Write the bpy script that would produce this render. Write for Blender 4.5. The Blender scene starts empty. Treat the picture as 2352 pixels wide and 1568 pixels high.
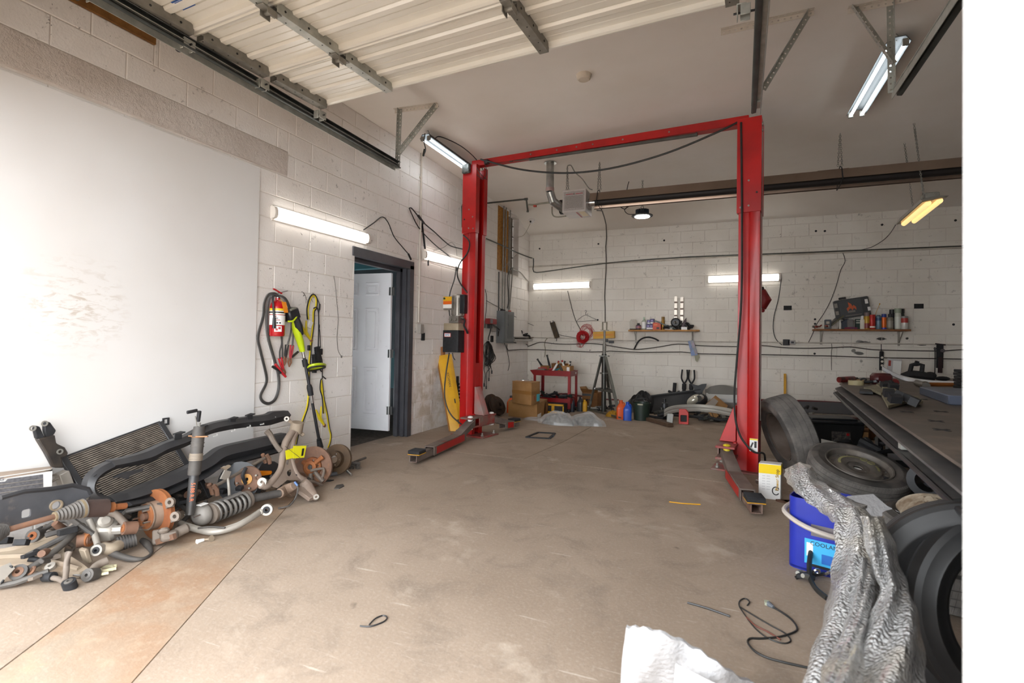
import bpy,bmesh,math,random
import numpy as np
from mathutils import Vector as V,Matrix as Mx
from mathutils.geometry import tessellate_polygon
random.seed(7)
SC=bpy.context.scene
COL=SC.collection
PI=math.pi
# ------------------------------------------------------------- camera
FPX,YAW,PITCH,ROLL=1165.588,.3856,.0181,-.0165
CAM=V((3.6174,0.0,1.1948));OX,OY=6.27,-19.08
RC=(Mx.Rotation(YAW,3,'Z')@Mx.Rotation(PITCH,3,'X')@Mx.Rotation(ROLL,3,'Y'))
cd=bpy.data.cameras.new('camera');cam=bpy.data.objects.new('camera',cd);COL.objects.link(cam)
cx_,cy_,cz_=RC.col[0],RC.col[1],RC.col[2]
cam.matrix_world=Mx(((cx_[0],cz_[0],-cy_[0],CAM[0]),(cx_[1],cz_[1],-cy_[1],CAM[1]),(cx_[2],cz_[2],-cy_[2],CAM[2]),(0,0,0,1)))
cd.sensor_width=36;cd.lens=FPX/2352*36
cd.shift_x=-OX/2352;cd.shift_y=OY/2352
cd.clip_start=.02
cd.dof.use_dof=True;cd.dof.focus_distance=5.0;cd.dof.aperture_fstop=2.8
SC.camera=cam
# ------------------------------------------------------------- world, exposure
wd=bpy.data.worlds.new('overcast_sky');SC.world=wd;wd.use_nodes=True
nt_=wd.node_tree;bg=nt_.nodes['Background'];bg.inputs[1].default_value=10.5
tc_=nt_.nodes.new('ShaderNodeTexCoord');sx_0=nt_.nodes.new('ShaderNodeSeparateXYZ');rp_=nt_.nodes.new('ShaderNodeValToRGB')  # overcast sky: three times brighter overhead than at the horizon
nt_.links.new(tc_.outputs['Generated'],sx_0.inputs[0]);nt_.links.new(sx_0.outputs[2],rp_.inputs[0]);nt_.links.new(rp_.outputs[0],bg.inputs[0])
e_0=rp_.color_ramp.elements;e_0[0].position=0;e_0[0].color=(.74,.77,.8,1);e_0[1].position=1;e_0[1].color=(.93,.97,1,1)
SC.view_settings.view_transform='Standard';SC.view_settings.look='None'
SC.view_settings.exposure=0.28;SC.view_settings.gamma=1;SC.view_settings.use_curve_mapping=False
pl_=bpy.data.lights.new('door_portal','AREA');pl_.shape='RECTANGLE';pl_.size=3.7;pl_.size_y=3.0;pl_.cycles.is_portal=True
po_=bpy.data.objects.new('door_portal',pl_);COL.objects.link(po_);po_.location=(2.0,.56,1.5);po_.rotation_euler=(PI/2,0,PI)
LED_E,TUBE_E=6.0,9.0
SC.cycles.max_bounces=8;SC.cycles.diffuse_bounces=4;SC.cycles.glossy_bounces=4
SC.cycles.sample_clamp_indirect=6.0
# ------------------------------------------------------------- pixel rays
def ray(px,py):return RC@V(((px-1176-OX)/FPX,1,-(py-784-OY)/FPX))
def at(px,py,ax,v):
    d=ray(px,py);return CAM+d*((v-CAM[ax])/d[ax])
def F(px,py,z=0.0):return at(px,py,2,z)
def L(px,py,x=0.0):return at(px,py,0,x)
def Y(px,py,y):return at(px,py,1,y)
DW=9.6253
def B(px,py,off=0.0):return at(px,py,1,DW-off)
# ------------------------------------------------------------- materials
MATS={}
def lin(c):
    if isinstance(c,str):
        c=[int(c[i:i+2],16)/255 for i in(0,2,4)]
        return tuple(x/12.92 if x<=.04045 else((x+.055)/1.055)**2.4 for x in c)+(1,)
    return tuple(c)+(1,)
class NT:
    def __init__(s,name):
        s.m=bpy.data.materials.new(name);s.m.use_nodes=True;s.t=s.m.node_tree
        s.b=s.t.nodes['Principled BSDF'];s.o=s.t.nodes['Material Output']
    def n(s,ty,**kw):
        x=s.t.nodes.new(ty)
        for k,v in kw.items():
            if k.startswith('i_'):
                k=k[2:];x.inputs[int(k)if k.isdigit()else k].default_value=v
            else:setattr(x,k,v)
        return x
    def l(s,a,b):s.t.links.new(a,b)
    def coord(s,kind='Object'):
        if kind=='pos':return s.n('ShaderNodeNewGeometry').outputs['Position']
        return s.n('ShaderNodeTexCoord').outputs[kind]
    def noise(s,vec,scale,detail=4,rough=.55,dist=0):
        x=s.n('ShaderNodeTexNoise',i_Scale=scale,i_Detail=detail,i_Roughness=rough,i_Distortion=dist)
        if vec is not None:s.l(vec,x.inputs['Vector'])
        return x.outputs['Fac']
    def ramp(s,fac,a,b,ca=(0,0,0,1),cb=(1,1,1,1)):
        x=s.n('ShaderNodeValToRGB');e=x.color_ramp.elements
        e[0].position=a;e[1].position=b;e[0].color=ca;e[1].color=cb
        s.l(fac,x.inputs[0]);return x.outputs[0]
    def mix(s,fac,a,b,mode='MIX'):
        x=s.n('ShaderNodeMix',data_type='RGBA',blend_type=mode)
        for sock,v in((x.inputs[0],fac),(x.inputs[6],a),(x.inputs[7],b)):
            if isinstance(v,(int,float)):sock.default_value=v
            elif isinstance(v,tuple):sock.default_value=v
            else:s.l(v,sock)
        return x.outputs[2]
    def math(s,op,a,b=None):
        x=s.n('ShaderNodeMath',operation=op)
        for i,v in enumerate((a,b)):
            if v is None:continue
            if isinstance(v,(int,float)):x.inputs[i].default_value=v
            else:s.l(v,x.inputs[i])
        return x.outputs[0]
    def bump(s,h,strength=.3,dist=.01):
        x=s.n('ShaderNodeBump',i_Strength=strength,i_Distance=dist);s.l(h,x.inputs['Height']);s.l(x.outputs[0],s.b.inputs['Normal'])
def pm(name,col,rough=.5,metal=0.,var=None,scale=9.,dirt=None,dscale=5.,damt=.5,bump=0.,bscale=40.,kind='Object',emit=0.,coat=0.,alpha=1.,trans=0.):
    if name in MATS:return MATS[name]
    t=NT(name);b=t.b;c=lin(col)
    b.inputs['Roughness'].default_value=rough;b.inputs['Metallic'].default_value=metal
    src=c
    vec=t.coord(kind)if(var or dirt or bump)else None
    if var:src=t.mix(t.ramp(t.noise(vec,scale),.35,.68),c,lin(var))
    if dirt:
        d=t.ramp(t.noise(vec,dscale,6,.65),1-damt-.08,1-damt+.12)
        src=t.mix(d,src,lin(dirt))
        if metal>.4:t.l(t.math('MULTIPLY',t.math('SUBTRACT',1.,d),metal),b.inputs['Metallic'])
    if bump:t.bump(t.noise(vec,bscale,5,.6),bump,.004)
    if isinstance(src,tuple):b.inputs['Base Color'].default_value=src
    else:t.l(src,b.inputs['Base Color'])
    if emit:
        b.inputs['Emission Color'].default_value=c;b.inputs['Emission Strength'].default_value=emit
    if coat:b.inputs['Coat Weight'].default_value=coat;b.inputs['Coat Roughness'].default_value=.15
    if alpha<1:b.inputs['Alpha'].default_value=alpha
    if trans:b.inputs['Transmission Weight'].default_value=trans
    MATS[name]=t.m;return t.m
# ------------------------------------------------------------- mesh builder
def frame(d,up=None):
    """rotation whose Z is d"""
    z=V(d).normalized();u=V(up)if up is not None else V((0,0,1))
    if abs(z.dot(u.normalized()))>.98:u=V((0,1,0))if abs(z[1])<.9 else V((1,0,0))
    x=u.cross(z).normalized();y=z.cross(x)
    return Mx((x,y,z)).transposed()
def TR(loc=(0,0,0),rot=(0,0,0),R=None):
    m=R.to_4x4()if R is not None else(Mx.Rotation(rot[2],4,'Z')@Mx.Rotation(rot[1],4,'Y')@Mx.Rotation(rot[0],4,'X'))
    return Mx.Translation(V(loc))@m
def spline(pts,k=6,closed=False):
    P=[V(p)for p in pts];n=len(P);out=[]
    if n<3:return P
    for i in range(n if closed else n-1):
        a,b,c,d=(P[(i-1)%n],P[i],P[(i+1)%n],P[(i+2)%n])if closed else(P[max(i-1,0)],P[i],P[i+1],P[min(i+2,n-1)])
        for j in range(k):
            t=j/k
            out.append(.5*((2*b)+(c-a)*t+(2*a-5*b+4*c-d)*t*t+(3*b-a-3*c+d)*t**3))
    if not closed:out.append(P[-1])
    return out
class MB:
    def __init__(s):s.v=[];s.f=[];s.mi=[];s.m=0;s.X=None
    def add(s,vs,fs):
        o=len(s.v)
        s.v+=[s.X@V(p)for p in vs]if s.X is not None else[V(p)for p in vs]
        s.f+=[tuple(i+o for i in f)for f in fs];s.mi+=[s.m]*len(fs);return s
    def box(s,c,d,M=None):
        c=V(c);x,y,z=[k/2 for k in d]
        vs=[V((i*x,j*y,k*z))for i in(-1,1)for j in(-1,1)for k in(-1,1)]
        if M is not None:vs=[M@p for p in vs]
        return s.add([p+c for p in vs],[(0,1,3,2),(4,6,7,5),(0,4,5,1),(2,3,7,6),(0,2,6,4),(1,5,7,3)])
    def hexa(s,p):  # 8 points: bottom ring 0-3 (ccw from above), top ring 4-7
        return s.add(p,[(3,2,1,0),(4,5,6,7),(0,1,5,4),(1,2,6,5),(2,3,7,6),(3,0,4,7)])
    def bar(s,a,b,w,h,up=None):
        a,b=V(a),V(b);R=frame(b-a,up);vs=[]
        for p in(a,b):
            for i,j in((-1,-1),(1,-1),(1,1),(-1,1)):vs.append(p+R@V((i*w/2,j*h/2,0)))
        return s.hexa(vs)
    def cyl(s,a,b,r,r2=None,n=12,caps=True):
        a,b=V(a),V(b);r2=r if r2 is None else r2;R=frame(b-a);vs=[]
        for p,q in((a,r),(b,r2)):
            vs+=[p+R@V((q*math.cos(2*PI*i/n),q*math.sin(2*PI*i/n),0))for i in range(n)]
        fs=[(i,(i+1)%n,n+(i+1)%n,n+i)for i in range(n)]
        if caps:fs+=[tuple(range(n-1,-1,-1)),tuple(range(n,2*n))]
        return s.add(vs,fs)
    def lathe(s,prof,M=None,n=24,closed=False,arc=2*PI):
        M=M if M is not None else Mx.Identity(4);k=len(prof);vs=[];full=abs(arc-2*PI)<1e-6
        m=n if full else n+1
        for i in range(m):
            a=arc*i/n;c,q=math.cos(a),math.sin(a)
            vs+=[M@V((r*c,r*q,z))for r,z in prof]
        fs=[]
        for i in range(n):
            i2=(i+1)%m
            for j in range(k if closed else k-1):
                j2=(j+1)%k;fs.append((i*k+j,i2*k+j,i2*k+j2,i*k+j2))
        return s.add(vs,fs)
    def tube(s,pts,r,n=6,k=0,closed=False,caps=True,flat=1.):
        P=spline(pts,k,closed)if k else[V(p)for p in pts]
        m=len(P);rr=r if isinstance(r,(list,tuple))else None
        T=[((P[(i+1)%m]-P[i-1])if closed else(P[min(i+1,m-1)]-P[max(i-1,0)])).normalized()for i in range(m)]
        R=frame(T[0]);vs=[]
        for i in range(m):
            if i:
                q=T[i-1].rotation_difference(T[i]);R=q.to_matrix()@R
            if rr:x=i/(m-1)*(len(rr)-1);a=int(min(x,len(rr)-2))if len(rr)>1 else 0;rad=rr[a]+(rr[a+1]-rr[a])*(x-a)
            else:rad=r
            vs+=[P[i]+R@V((rad*math.cos(2*PI*j/n),flat*rad*math.sin(2*PI*j/n),0))for j in range(n)]
        fs=[]
        for i in range(m if closed else m-1):
            i2=(i+1)%m
            fs+=[(i*n+j,i*n+(j+1)%n,i2*n+(j+1)%n,i2*n+j)for j in range(n)]
        if caps and not closed:fs+=[tuple(range(n-1,-1,-1)),tuple((m-1)*n+j for j in range(n))]
        return s.add(vs,fs)
    def prism(s,loops,M,t):
        """loops: outer [, holes...] of (u, v); extruded by t along local z of M"""
        if not isinstance(loops[0][0],(tuple,list)):loops=[loops]
        flat=[p for lp in loops for p in lp];n=len(flat)
        tri=tessellate_polygon([[V((p[0],p[1],0))for p in lp]for lp in loops])
        vs=[M@V((p[0],p[1],0))for p in flat]+[M@V((p[0],p[1],t))for p in flat]
        fs=[]
        for a,b,c in tri:
            A,Bq,C=flat[a],flat[b],flat[c]
            if(Bq[0]-A[0])*(C[1]-A[1])-(Bq[1]-A[1])*(C[0]-A[0])<0:a,c=c,a
            fs+=[(c,b,a),(a+n,b+n,c+n)]
        o=0
        for lp in loops:
            k=len(lp)
            fs+=[(o+i,o+(i+1)%k,n+o+(i+1)%k,n+o+i)for i in range(k)];o+=k
        return s.add(vs,fs)
    def sheet(s,fn,nu,nv,t=0.):
        vs=[V(fn(i/nu,j/nv))for i in range(nu+1)for j in range(nv+1)]
        w=nv+1
        fs=[(i*w+j,(i+1)*w+j,(i+1)*w+j+1,i*w+j+1)for i in range(nu)for j in range(nv)]
        if not t:return s.add(vs,fs)
        N=[V((0,0,0))for _ in vs]
        for f in fs:
            q=(vs[f[2]]-vs[f[0]]).cross(vs[f[3]]-vs[f[1]])
            for i in f:N[i]+=q
        n=len(vs);vs2=vs+[p-N[i].normalized()*t for i,p in enumerate(vs)]
        f2=fs+[tuple(n+i for i in reversed(f))for f in fs]
        ed=[(i*w,(i+1)*w)for i in range(nu)]+[((i+1)*w+nv,i*w+nv)for i in range(nu)]
        ed+=[(j+1,j)for j in range(nv)]+[(nu*w+j,nu*w+j+1)for j in range(nv)]
        f2+=[(b,a,n+a,n+b)for a,b in ed]
        return s.add(vs2,f2)
    def ball(s,c,r,n=12,m=8,sq=(1,1,1),M=None):
        c=V(c);vs=[V((0,0,-1))];
        for j in range(1,m):
            a=-PI/2+PI*j/m
            vs+=[V((math.cos(a)*math.cos(2*PI*i/n),math.cos(a)*math.sin(2*PI*i/n),math.sin(a)))for i in range(n)]
        vs.append(V((0,0,1)))
        vs=[V((p[0]*sq[0],p[1]*sq[1],p[2]*sq[2]))*r for p in vs]
        if M is not None:vs=[M@p for p in vs]
        fs=[(0,1+(i+1)%n,1+i)for i in range(n)]
        for j in range(m-2):
            o=1+j*n;fs+=[(o+i,o+(i+1)%n,o+n+(i+1)%n,o+n+i)for i in range(n)]
        o=1+(m-2)*n;fs+=[(o+i,o+(i+1)%n,len(vs)-1)for i in range(n)]
        return s.add([p+c for p in vs],fs)
    def mesh(s,name,mats,smooth=True,bevel=0.,ang=38):
        me=bpy.data.meshes.new(name)
        me.from_pydata([tuple(p)for p in s.v],[],s.f)
        for m in(mats if isinstance(mats,(list,tuple))else[mats]):me.materials.append(m)
        if any(s.mi):me.polygons.foreach_set('material_index',s.mi)
        bm=bmesh.new();bm.from_mesh(me)
        bmesh.ops.recalc_face_normals(bm,faces=bm.faces)
        if bevel:
            es=[e for e in bm.edges if len(e.link_faces)==2 and e.calc_face_angle(0)>.6]
            bmesh.ops.bevel(bm,geom=es,offset=bevel,segments=1,affect='EDGES',clamp_overlap=True)
        if smooth:
            a=math.radians(ang)
            for f in bm.faces:f.smooth=True
            for e in bm.edges:
                if len(e.link_faces)!=2 or e.calc_face_angle(0)>a:e.smooth=False
        bm.to_mesh(me);bm.free();return me
    def build(s,name,mats,parent=None,smooth=True,bevel=0.,ang=38,local=False,kind=None,label=None):
        root=parent
        while root is not None and root.parent is not None:root=root.parent
        if root is not None and not local:
            iv=root.matrix_world.inverted()if root.type=='MESH' else root['_m']and Mx([root['_m'][i*4:i*4+4]for i in range(4)]).inverted()
            s.v=[iv@p for p in s.v]
        o=bpy.data.objects.new(name,s.mesh(name,mats,smooth,bevel,ang));COL.objects.link(o)
        if parent is not None:o.parent=parent
        if kind:o['kind']=kind
        if label:o['label']=label
        return o
def tag(o,label,cat,group=None,kind=None):
    o['label']=label;o['category']=cat
    if group:o['group']=group
    if kind:o['kind']=kind
    return o
def thing(name,label,cat,M=(0,0,0),group=None):
    """Empty at the base of a thing; M: location or 4x4"""
    o=bpy.data.objects.new(name,None);COL.objects.link(o);o.empty_display_size=.05
    if not isinstance(M,Mx):M=Mx.Translation(V(M))
    o.matrix_world=M;o['_m']=[M[i][j]for i in range(4)for j in range(4)]
    return tag(o,label,cat,group)
def solo(name,mb,mats,label,cat,group=None,base=None,kind=None,**kw):
    """thing made of a single mesh, origin moved to its base"""
    if base is None:
        n=len(mb.v);base=V((sum(p[0]for p in mb.v)/n,sum(p[1]for p in mb.v)/n,min(p[2]for p in mb.v)))
    base=V(base);mb.v=[p-base for p in mb.v]
    o=mb.build(name,mats,**kw);o.location=base
    return tag(o,label,cat,group,kind)
def struct(name,mb,mats,parent=None,**kw):
    o=mb.build(name,mats,parent,**kw)
    if parent is None:o['kind']='structure'
    return o
def dup(root,M,label=None,group=None):
    r=root.copy();COL.objects.link(r)
    M=M if isinstance(M,Mx)else Mx.Translation(V(M));r.matrix_world=M
    r['_m']=[M[i][j]for i in range(4)for j in range(4)]
    if label:r['label']=label
    if group:r['group']=group
    for ch in list(root.children):
        c=ch.copy();COL.objects.link(c);c.parent=r
        for g in ch.children:
            d=g.copy();COL.objects.link(d);d.parent=c
    return r
def rr(a,b):return random.uniform(a,b)
def rect(w,h,r=0,n=4,cx=0,cy=0):
    if not r:return[(cx-w/2,cy-h/2),(cx+w/2,cy-h/2),(cx+w/2,cy+h/2),(cx-w/2,cy+h/2)]
    out=[]
    for sx,sy,a0 in((1,-1,-PI/2),(1,1,0),(-1,1,PI/2),(-1,-1,PI)):
        for i in range(n+1):
            a=a0+PI/2*i/n;out.append((cx+sx*(w/2-r)+r*math.cos(a),cy+sy*(h/2-r)+r*math.sin(a)))
    return out
def circ(r,n=14,cx=0,cy=0,a0=0):return[(cx+r*math.cos(a0+2*PI*i/n),cy+r*math.sin(a0+2*PI*i/n))for i in range(n)]
def text(name,body,size,M,mat,parent=None,ext=.0006,align='CENTER',sx=1.,label=None):
    cu=bpy.data.curves.new(name,'FONT');cu.body=body;cu.size=size;cu.extrude=ext;cu.align_x=align;cu.align_y='CENTER'
    cu.resolution_u=2
    tmp=bpy.data.objects.new(name,cu);COL.objects.link(tmp)
    dg=bpy.context.evaluated_depsgraph_get();dg.update()
    me=bpy.data.meshes.new_from_object(tmp.evaluated_get(dg));bpy.data.objects.remove(tmp)
    mb=MB();mb.add([M@V((p.co[0]*sx,p.co[1],p.co[2]))for p in me.vertices],[tuple(p.vertices)for p in me.polygons])
    bpy.data.meshes.remove(me)
    return mb.build(name,mat,parent,smooth=False,label=label)
# ============================================================= ROOM
CH=.2032;CEIL=3.62;RW=9.2
def paint_mat(name,base,var,blots=(),peel=None):
    t=NT(name);p=t.coord('pos');b=t.b;b.inputs['Roughness'].default_value=.62
    c=t.mix(t.ramp(t.noise(p,1.3,3),.3,.7),lin(base),lin(var))
    oi=t.n('ShaderNodeObjectInfo').outputs['Random']
    c=t.mix(t.math('MULTIPLY',oi,.22),c,lin(var))
    spk=t.math('MULTIPLY',t.ramp(t.noise(p,14,6,.7),.6,.72),t.ramp(t.noise(p,1.7,3),.38,.62))
    c=t.mix(t.math('MULTIPLY',spk,.75),c,lin('5a4e44'))
    scr=t.ramp(t.noise(p,38,2,.4,1.5),.7,.76)
    c=t.mix(t.math('MULTIPLY',scr,t.ramp(t.noise(p,.9,2),.45,.65)),c,lin('4c443d'))
    sep=t.n('ShaderNodeSeparateXYZ');t.l(p,sep.inputs[0])
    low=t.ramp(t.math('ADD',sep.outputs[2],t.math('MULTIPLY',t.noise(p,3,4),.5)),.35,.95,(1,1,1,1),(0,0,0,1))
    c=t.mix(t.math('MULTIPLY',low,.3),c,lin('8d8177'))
    if peel:
        d=t.n('ShaderNodeVectorMath',operation='DISTANCE');t.l(p,d.inputs[0]);d.inputs[1].default_value=peel
        k=t.ramp(t.math('ADD',d.outputs['Value'],t.math('MULTIPLY',t.noise(p,4,5,.65),.7)),.7,.95,(1,1,1,1),(0,0,0,1))
        c=t.mix(t.math('MULTIPLY',t.math('MULTIPLY',k,t.ramp(t.noise(p,6,5),.42,.6)),.7),c,lin('b3a38d'))
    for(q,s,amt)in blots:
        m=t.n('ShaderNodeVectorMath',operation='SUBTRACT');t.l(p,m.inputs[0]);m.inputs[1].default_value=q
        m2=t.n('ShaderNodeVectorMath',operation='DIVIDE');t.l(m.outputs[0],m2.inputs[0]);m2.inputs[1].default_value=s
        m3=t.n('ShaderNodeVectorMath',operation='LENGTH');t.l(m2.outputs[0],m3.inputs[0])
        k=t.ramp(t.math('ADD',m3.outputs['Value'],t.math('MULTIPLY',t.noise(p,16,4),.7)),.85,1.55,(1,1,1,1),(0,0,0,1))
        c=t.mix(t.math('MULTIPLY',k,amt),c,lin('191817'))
    t.l(c,b.inputs['Base Color'])
    t.bump(t.math('ADD',t.noise(p,70,4,.6),t.math('MULTIPLY',t.noise(p,9,3),1.2)),.35,.006)
    return t.m
def blot(px,py,w,h,a=.95):
    q=B(px,py);return(tuple(q),(w,.3,h),a)
PL=paint_mat('white_painted_block','f2eeea','e3dcd5',peel=(0,6.0,.42))
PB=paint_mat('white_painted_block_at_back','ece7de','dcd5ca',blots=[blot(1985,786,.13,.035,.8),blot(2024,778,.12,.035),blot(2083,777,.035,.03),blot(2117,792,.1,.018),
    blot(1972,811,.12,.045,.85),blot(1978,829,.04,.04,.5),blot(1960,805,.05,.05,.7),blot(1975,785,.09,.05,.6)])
MORTAR=pm('painted_mortar','e2dad2',.8,var='cfc5bb',scale=3,kind='pos',bump=.3)
BLK={}
def block_mesh(w,h):
    k=(round(w,3),round(h,3))
    if k not in BLK:
        g,c,d=.0028,.004,.005;a,b=w/2-g,h/2-g;a2,b2=a-c,b-c
        m=MB();m.add([(-a,-b,-.002),(a,-b,-.002),(a,b,-.002),(-a,b,-.002),(-a,-b,d-.003),(a,-b,d-.003),(a,b,d-.003),(-a,b,d-.003),(-a2,-b2,d),(a2,-b2,d),(a2,b2,d),(-a2,b2,d)],
              [(8,9,10,11)]+[(i,(i+1)%4,4+(i+1)%4,4+i)for i in range(4)]+[(4+i,4+(i+1)%4,8+(i+1)%4,8+i)for i in range(4)])
        BLK[k]=m
    return BLK[k]
def cut(rects,ex):
    out=[]
    for(a,b,c,d)in rects:
        e,f,g,h=ex
        if e>=b-.02 or f<=a+.02 or g>=d-.02 or h<=c+.02:out.append((a,b,c,d));continue
        if a<e-.03:out.append((a,e,c,d))
        if b>f+.03:out.append((f,b,c,d))
        a2,b2=max(a,e),min(b,f)
        if c<g-.03:out.append((a2,b2,c,g))
        if d>h+.03:out.append((a2,b2,h,d))
    return out
def block_wall(root,M,u0,u1,ztop,phase,holes,covers,mat,vis,limit=295):
    rows=[]
    for i in range(int(ztop/CH)+1):
        z0,z1=i*CH,min((i+1)*CH,ztop)
        if z1-z0<.03:continue
        ph=phase+(0 if i%2==0 else.2032);n0=math.floor((u0-ph)/.4064)
        n=n0
        while ph+n*.4064<u1:
            a,b=max(u0,ph+n*.4064),min(u1,ph+(n+1)*.4064);n+=1
            if b-a<.03:continue
            rs=[(a,b,z0,z1)]
            for h in holes:rs=cut(rs,h)
            for r in rs:
                if any(r[0]>c[0]and r[1]<c[1]and r[2]>c[2]and r[3]<c[3]for c in covers):continue
                if r[1]-r[0]>.03 and r[3]-r[2]>.03:rows.append(r)
    rows.sort(key=lambda r:(0 if vis((r[0]+r[1])/2,(r[2]+r[3])/2)else 1,(M@V(((r[0]+r[1])/2,(r[2]+r[3])/2,0))-CAM).length))
    cache={};far=MB()
    for j,(a,b,c,d)in enumerate(rows):
        if j<limit:
            k=(round(b-a,3),round(d-c,3))
            if k not in cache:cache[k]=block_mesh(*k).mesh('block',mat,smooth=False)
            o=bpy.data.objects.new('block',cache[k]);COL.objects.link(o);o.parent=root
            o.matrix_local=M@Mx.Translation(V(((a+b)/2,(c+d)/2,rr(-.0012,.0012))))@Mx.Rotation(rr(-.003,.003),4,'X')@Mx.Rotation(rr(-.002,.002),4,'Y')
        else:
            m=block_mesh(b-a,d-c);far.X=M@Mx.Translation(V(((a+b)/2,(c+d)/2,0)));far.add(m.v,m.f)
    if far.v:far.X=None;far.build('blockwork',mat,root,smooth=False,local=True,kind='stuff')
LM=Mx(((0,0,1,0),(1,0,0,0),(0,1,0,0),(0,0,0,1)))
BM=Mx(((1,0,0,0),(0,0,-1,DW),(0,1,0,0),(0,0,0,1)))
def wall_slab(name,M,u0,u1,ztop,holes,mat,t=.2):
    rs=[(u0,u1,0,ztop)]
    for h in holes:rs=cut(rs,h)
    m=MB()
    for a,b,c,d in rs:
        m.X=M;m.box(((a+b)/2,(c+d)/2,-t/2),(b-a,d-c,t))
    m.X=None
    o=m.build(name,mat,None,smooth=False);o['kind']='structure';return o
DY0,DY1,DZ=4.345,5.40,2.135  # doorway in the left wall
LINT=(.7,3.42,2.65,2.87)
WOOD=(.7,2.25,3.19,3.40)
BRD=(8.03,9.03,2.46,3.59)  # boarded window
wl=wall_slab('wall_left',LM,.5,DW+.2,CEIL+.1,[(DY0,DY1,-1,DZ),(8.52,9.03,2.46,3.59)],MORTAR)
def vis_l(u,z):return u>1.35
block_wall(wl,LM,.7,DW,CEIL,3.298,[(DY0,DY1,-1,DZ),LINT,WOOD,BRD],[(.5,3.05,.2,2.6)],PL,vis_l)
m=MB();m.X=LM;m.box(((LINT[0]+LINT[1])/2,(LINT[2]+LINT[3])/2,.002),(LINT[1]-LINT[0]-.006,LINT[3]-LINT[2]-.006,.014));m.X=None
t=NT('rough_plaster');p=t.coord('pos');t.l(t.mix(t.ramp(t.noise(p,2,3),.3,.7),lin('dfd6cf'),lin('cbbfb5')),t.b.inputs['Base Color']);t.b.inputs['Roughness'].default_value=.8
t.bump(t.noise(p,26,6,.7),1.,.02);ROUGH=t.m
struct('lintel',m,ROUGH,wl,bevel=.004)
m=MB();m.X=LM;m.box(((WOOD[0]+WOOD[1])/2,(WOOD[2]+WOOD[3])/2,.005),(WOOD[1]-WOOD[0],WOOD[3]-WOOD[2],.03));m.X=None
struct('timber_plate',m,pm('old_timber','8a5f2c',.75,var='6d4719',scale=14,dirt='3a2b1c',dscale=6,damt=.3,kind='pos'),wl)
m=MB();m.X=LM;m.box((8.27,3.02,.0),(.46,1.12,.016));m.X=None  # plywood over the old window
struct('plywood_sheet',m,pm('osb_sheet','b07a2a',.7,var='8f5a18',scale=25,dirt='6b3d10',dscale=30,damt=.35,kind='pos'),wl)
m=MB();m.X=LM
m.box((8.775,3.02,-.13),(.5,1.13,.01))
for zz in(2.62,2.82,3.02,3.22,3.42):m.box((8.775,zz,-.115),(.5,.012,.03))
m.X=None
struct('window_recess',m,pm('grey_recess','8d8479',.8,var='6f675e',scale=4,kind='pos'),wl)
wb=wall_slab('wall_back',BM,-.2,RW,3.45,[],MORTAR)
block_wall(wb,BM,.0,RW,3.375,4.761,[],[],PB,lambda u,z:u<7.05,299)
m=MB();m.box((RW+.1,DW/2+.3,1.9),(.2,DW,3.8));struct('wall_right',m,PL)
# front wall: white painted, the open doorway we look through
FW=pm('white_front_wall','efeeec',.5,kind='pos',var='e9e8e6',scale=2)
m=MB();m.box((-.02,.6,1.9),(.36,.2,3.8));m.box((2.0,.6,3.075),(3.72,.2,1.45));m.box((3.862+(RW-3.862)/2,.6,1.9),(RW-3.862,.2,3.8))
wf=struct('wall_front',m,FW,bevel=.006)
m=MB();m.box((3.2,.2,2.62),(13.5,.7,.12));m.build('added_shade_slab',FW,wf)  # added unseen slab over the doorway, cuts sky light on the near floor
# ceiling: flat, then sloping down to the back wall
CEM=pm('ceiling_paint','efe9e2',.7,var='e6ded4',scale=.8,kind='pos',bump=.12,bscale=30)
m=MB();m.add([(-.2,.5,CEIL),(RW,.5,CEIL),(RW,8.78,CEIL),(-.2,8.78,CEIL),(RW,8.9,CEIL-.015),(-.2,8.9,CEIL-.015),(RW,DW,3.37),(-.2,DW,3.37),
      (-.2,.5,CEIL+.2),(RW,.5,CEIL+.2),(RW,DW,CEIL+.2),(-.2,DW,CEIL+.2)],
      [(0,3,2,1),(3,5,4,2),(5,7,6,4),(8,9,10,11),(0,1,9,8),(6,7,11,10),(0,8,11,7,5,3),(1,2,4,6,10,9)])
struct('ceiling',m,CEM,smooth=True,ang=50)
# floor
t=NT('old_concrete');p=t.coord('pos');b=t.b
sep=t.n('ShaderNodeSeparateXYZ');t.l(p,sep.inputs[0])
c=t.mix(t.ramp(t.noise(p,.7,4,.6),.3,.7),lin('a19080'),lin('8c7b6b'))
c=t.mix(t.math('MULTIPLY',t.ramp(t.noise(p,3.1,6,.7,.6),.5,.68),.55),c,lin('776a5e'))
pat=t.ramp(t.noise(p,1.6,5,.62,.4),.6,.68)
c=t.mix(t.math('MULTIPLY',pat,.5),c,lin('b9aa9a'))
c=t.mix(t.math('MULTIPLY',t.ramp(t.noise(p,60,3,.6),.5,.75),.22),c,lin('bfb5aa'))
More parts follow.
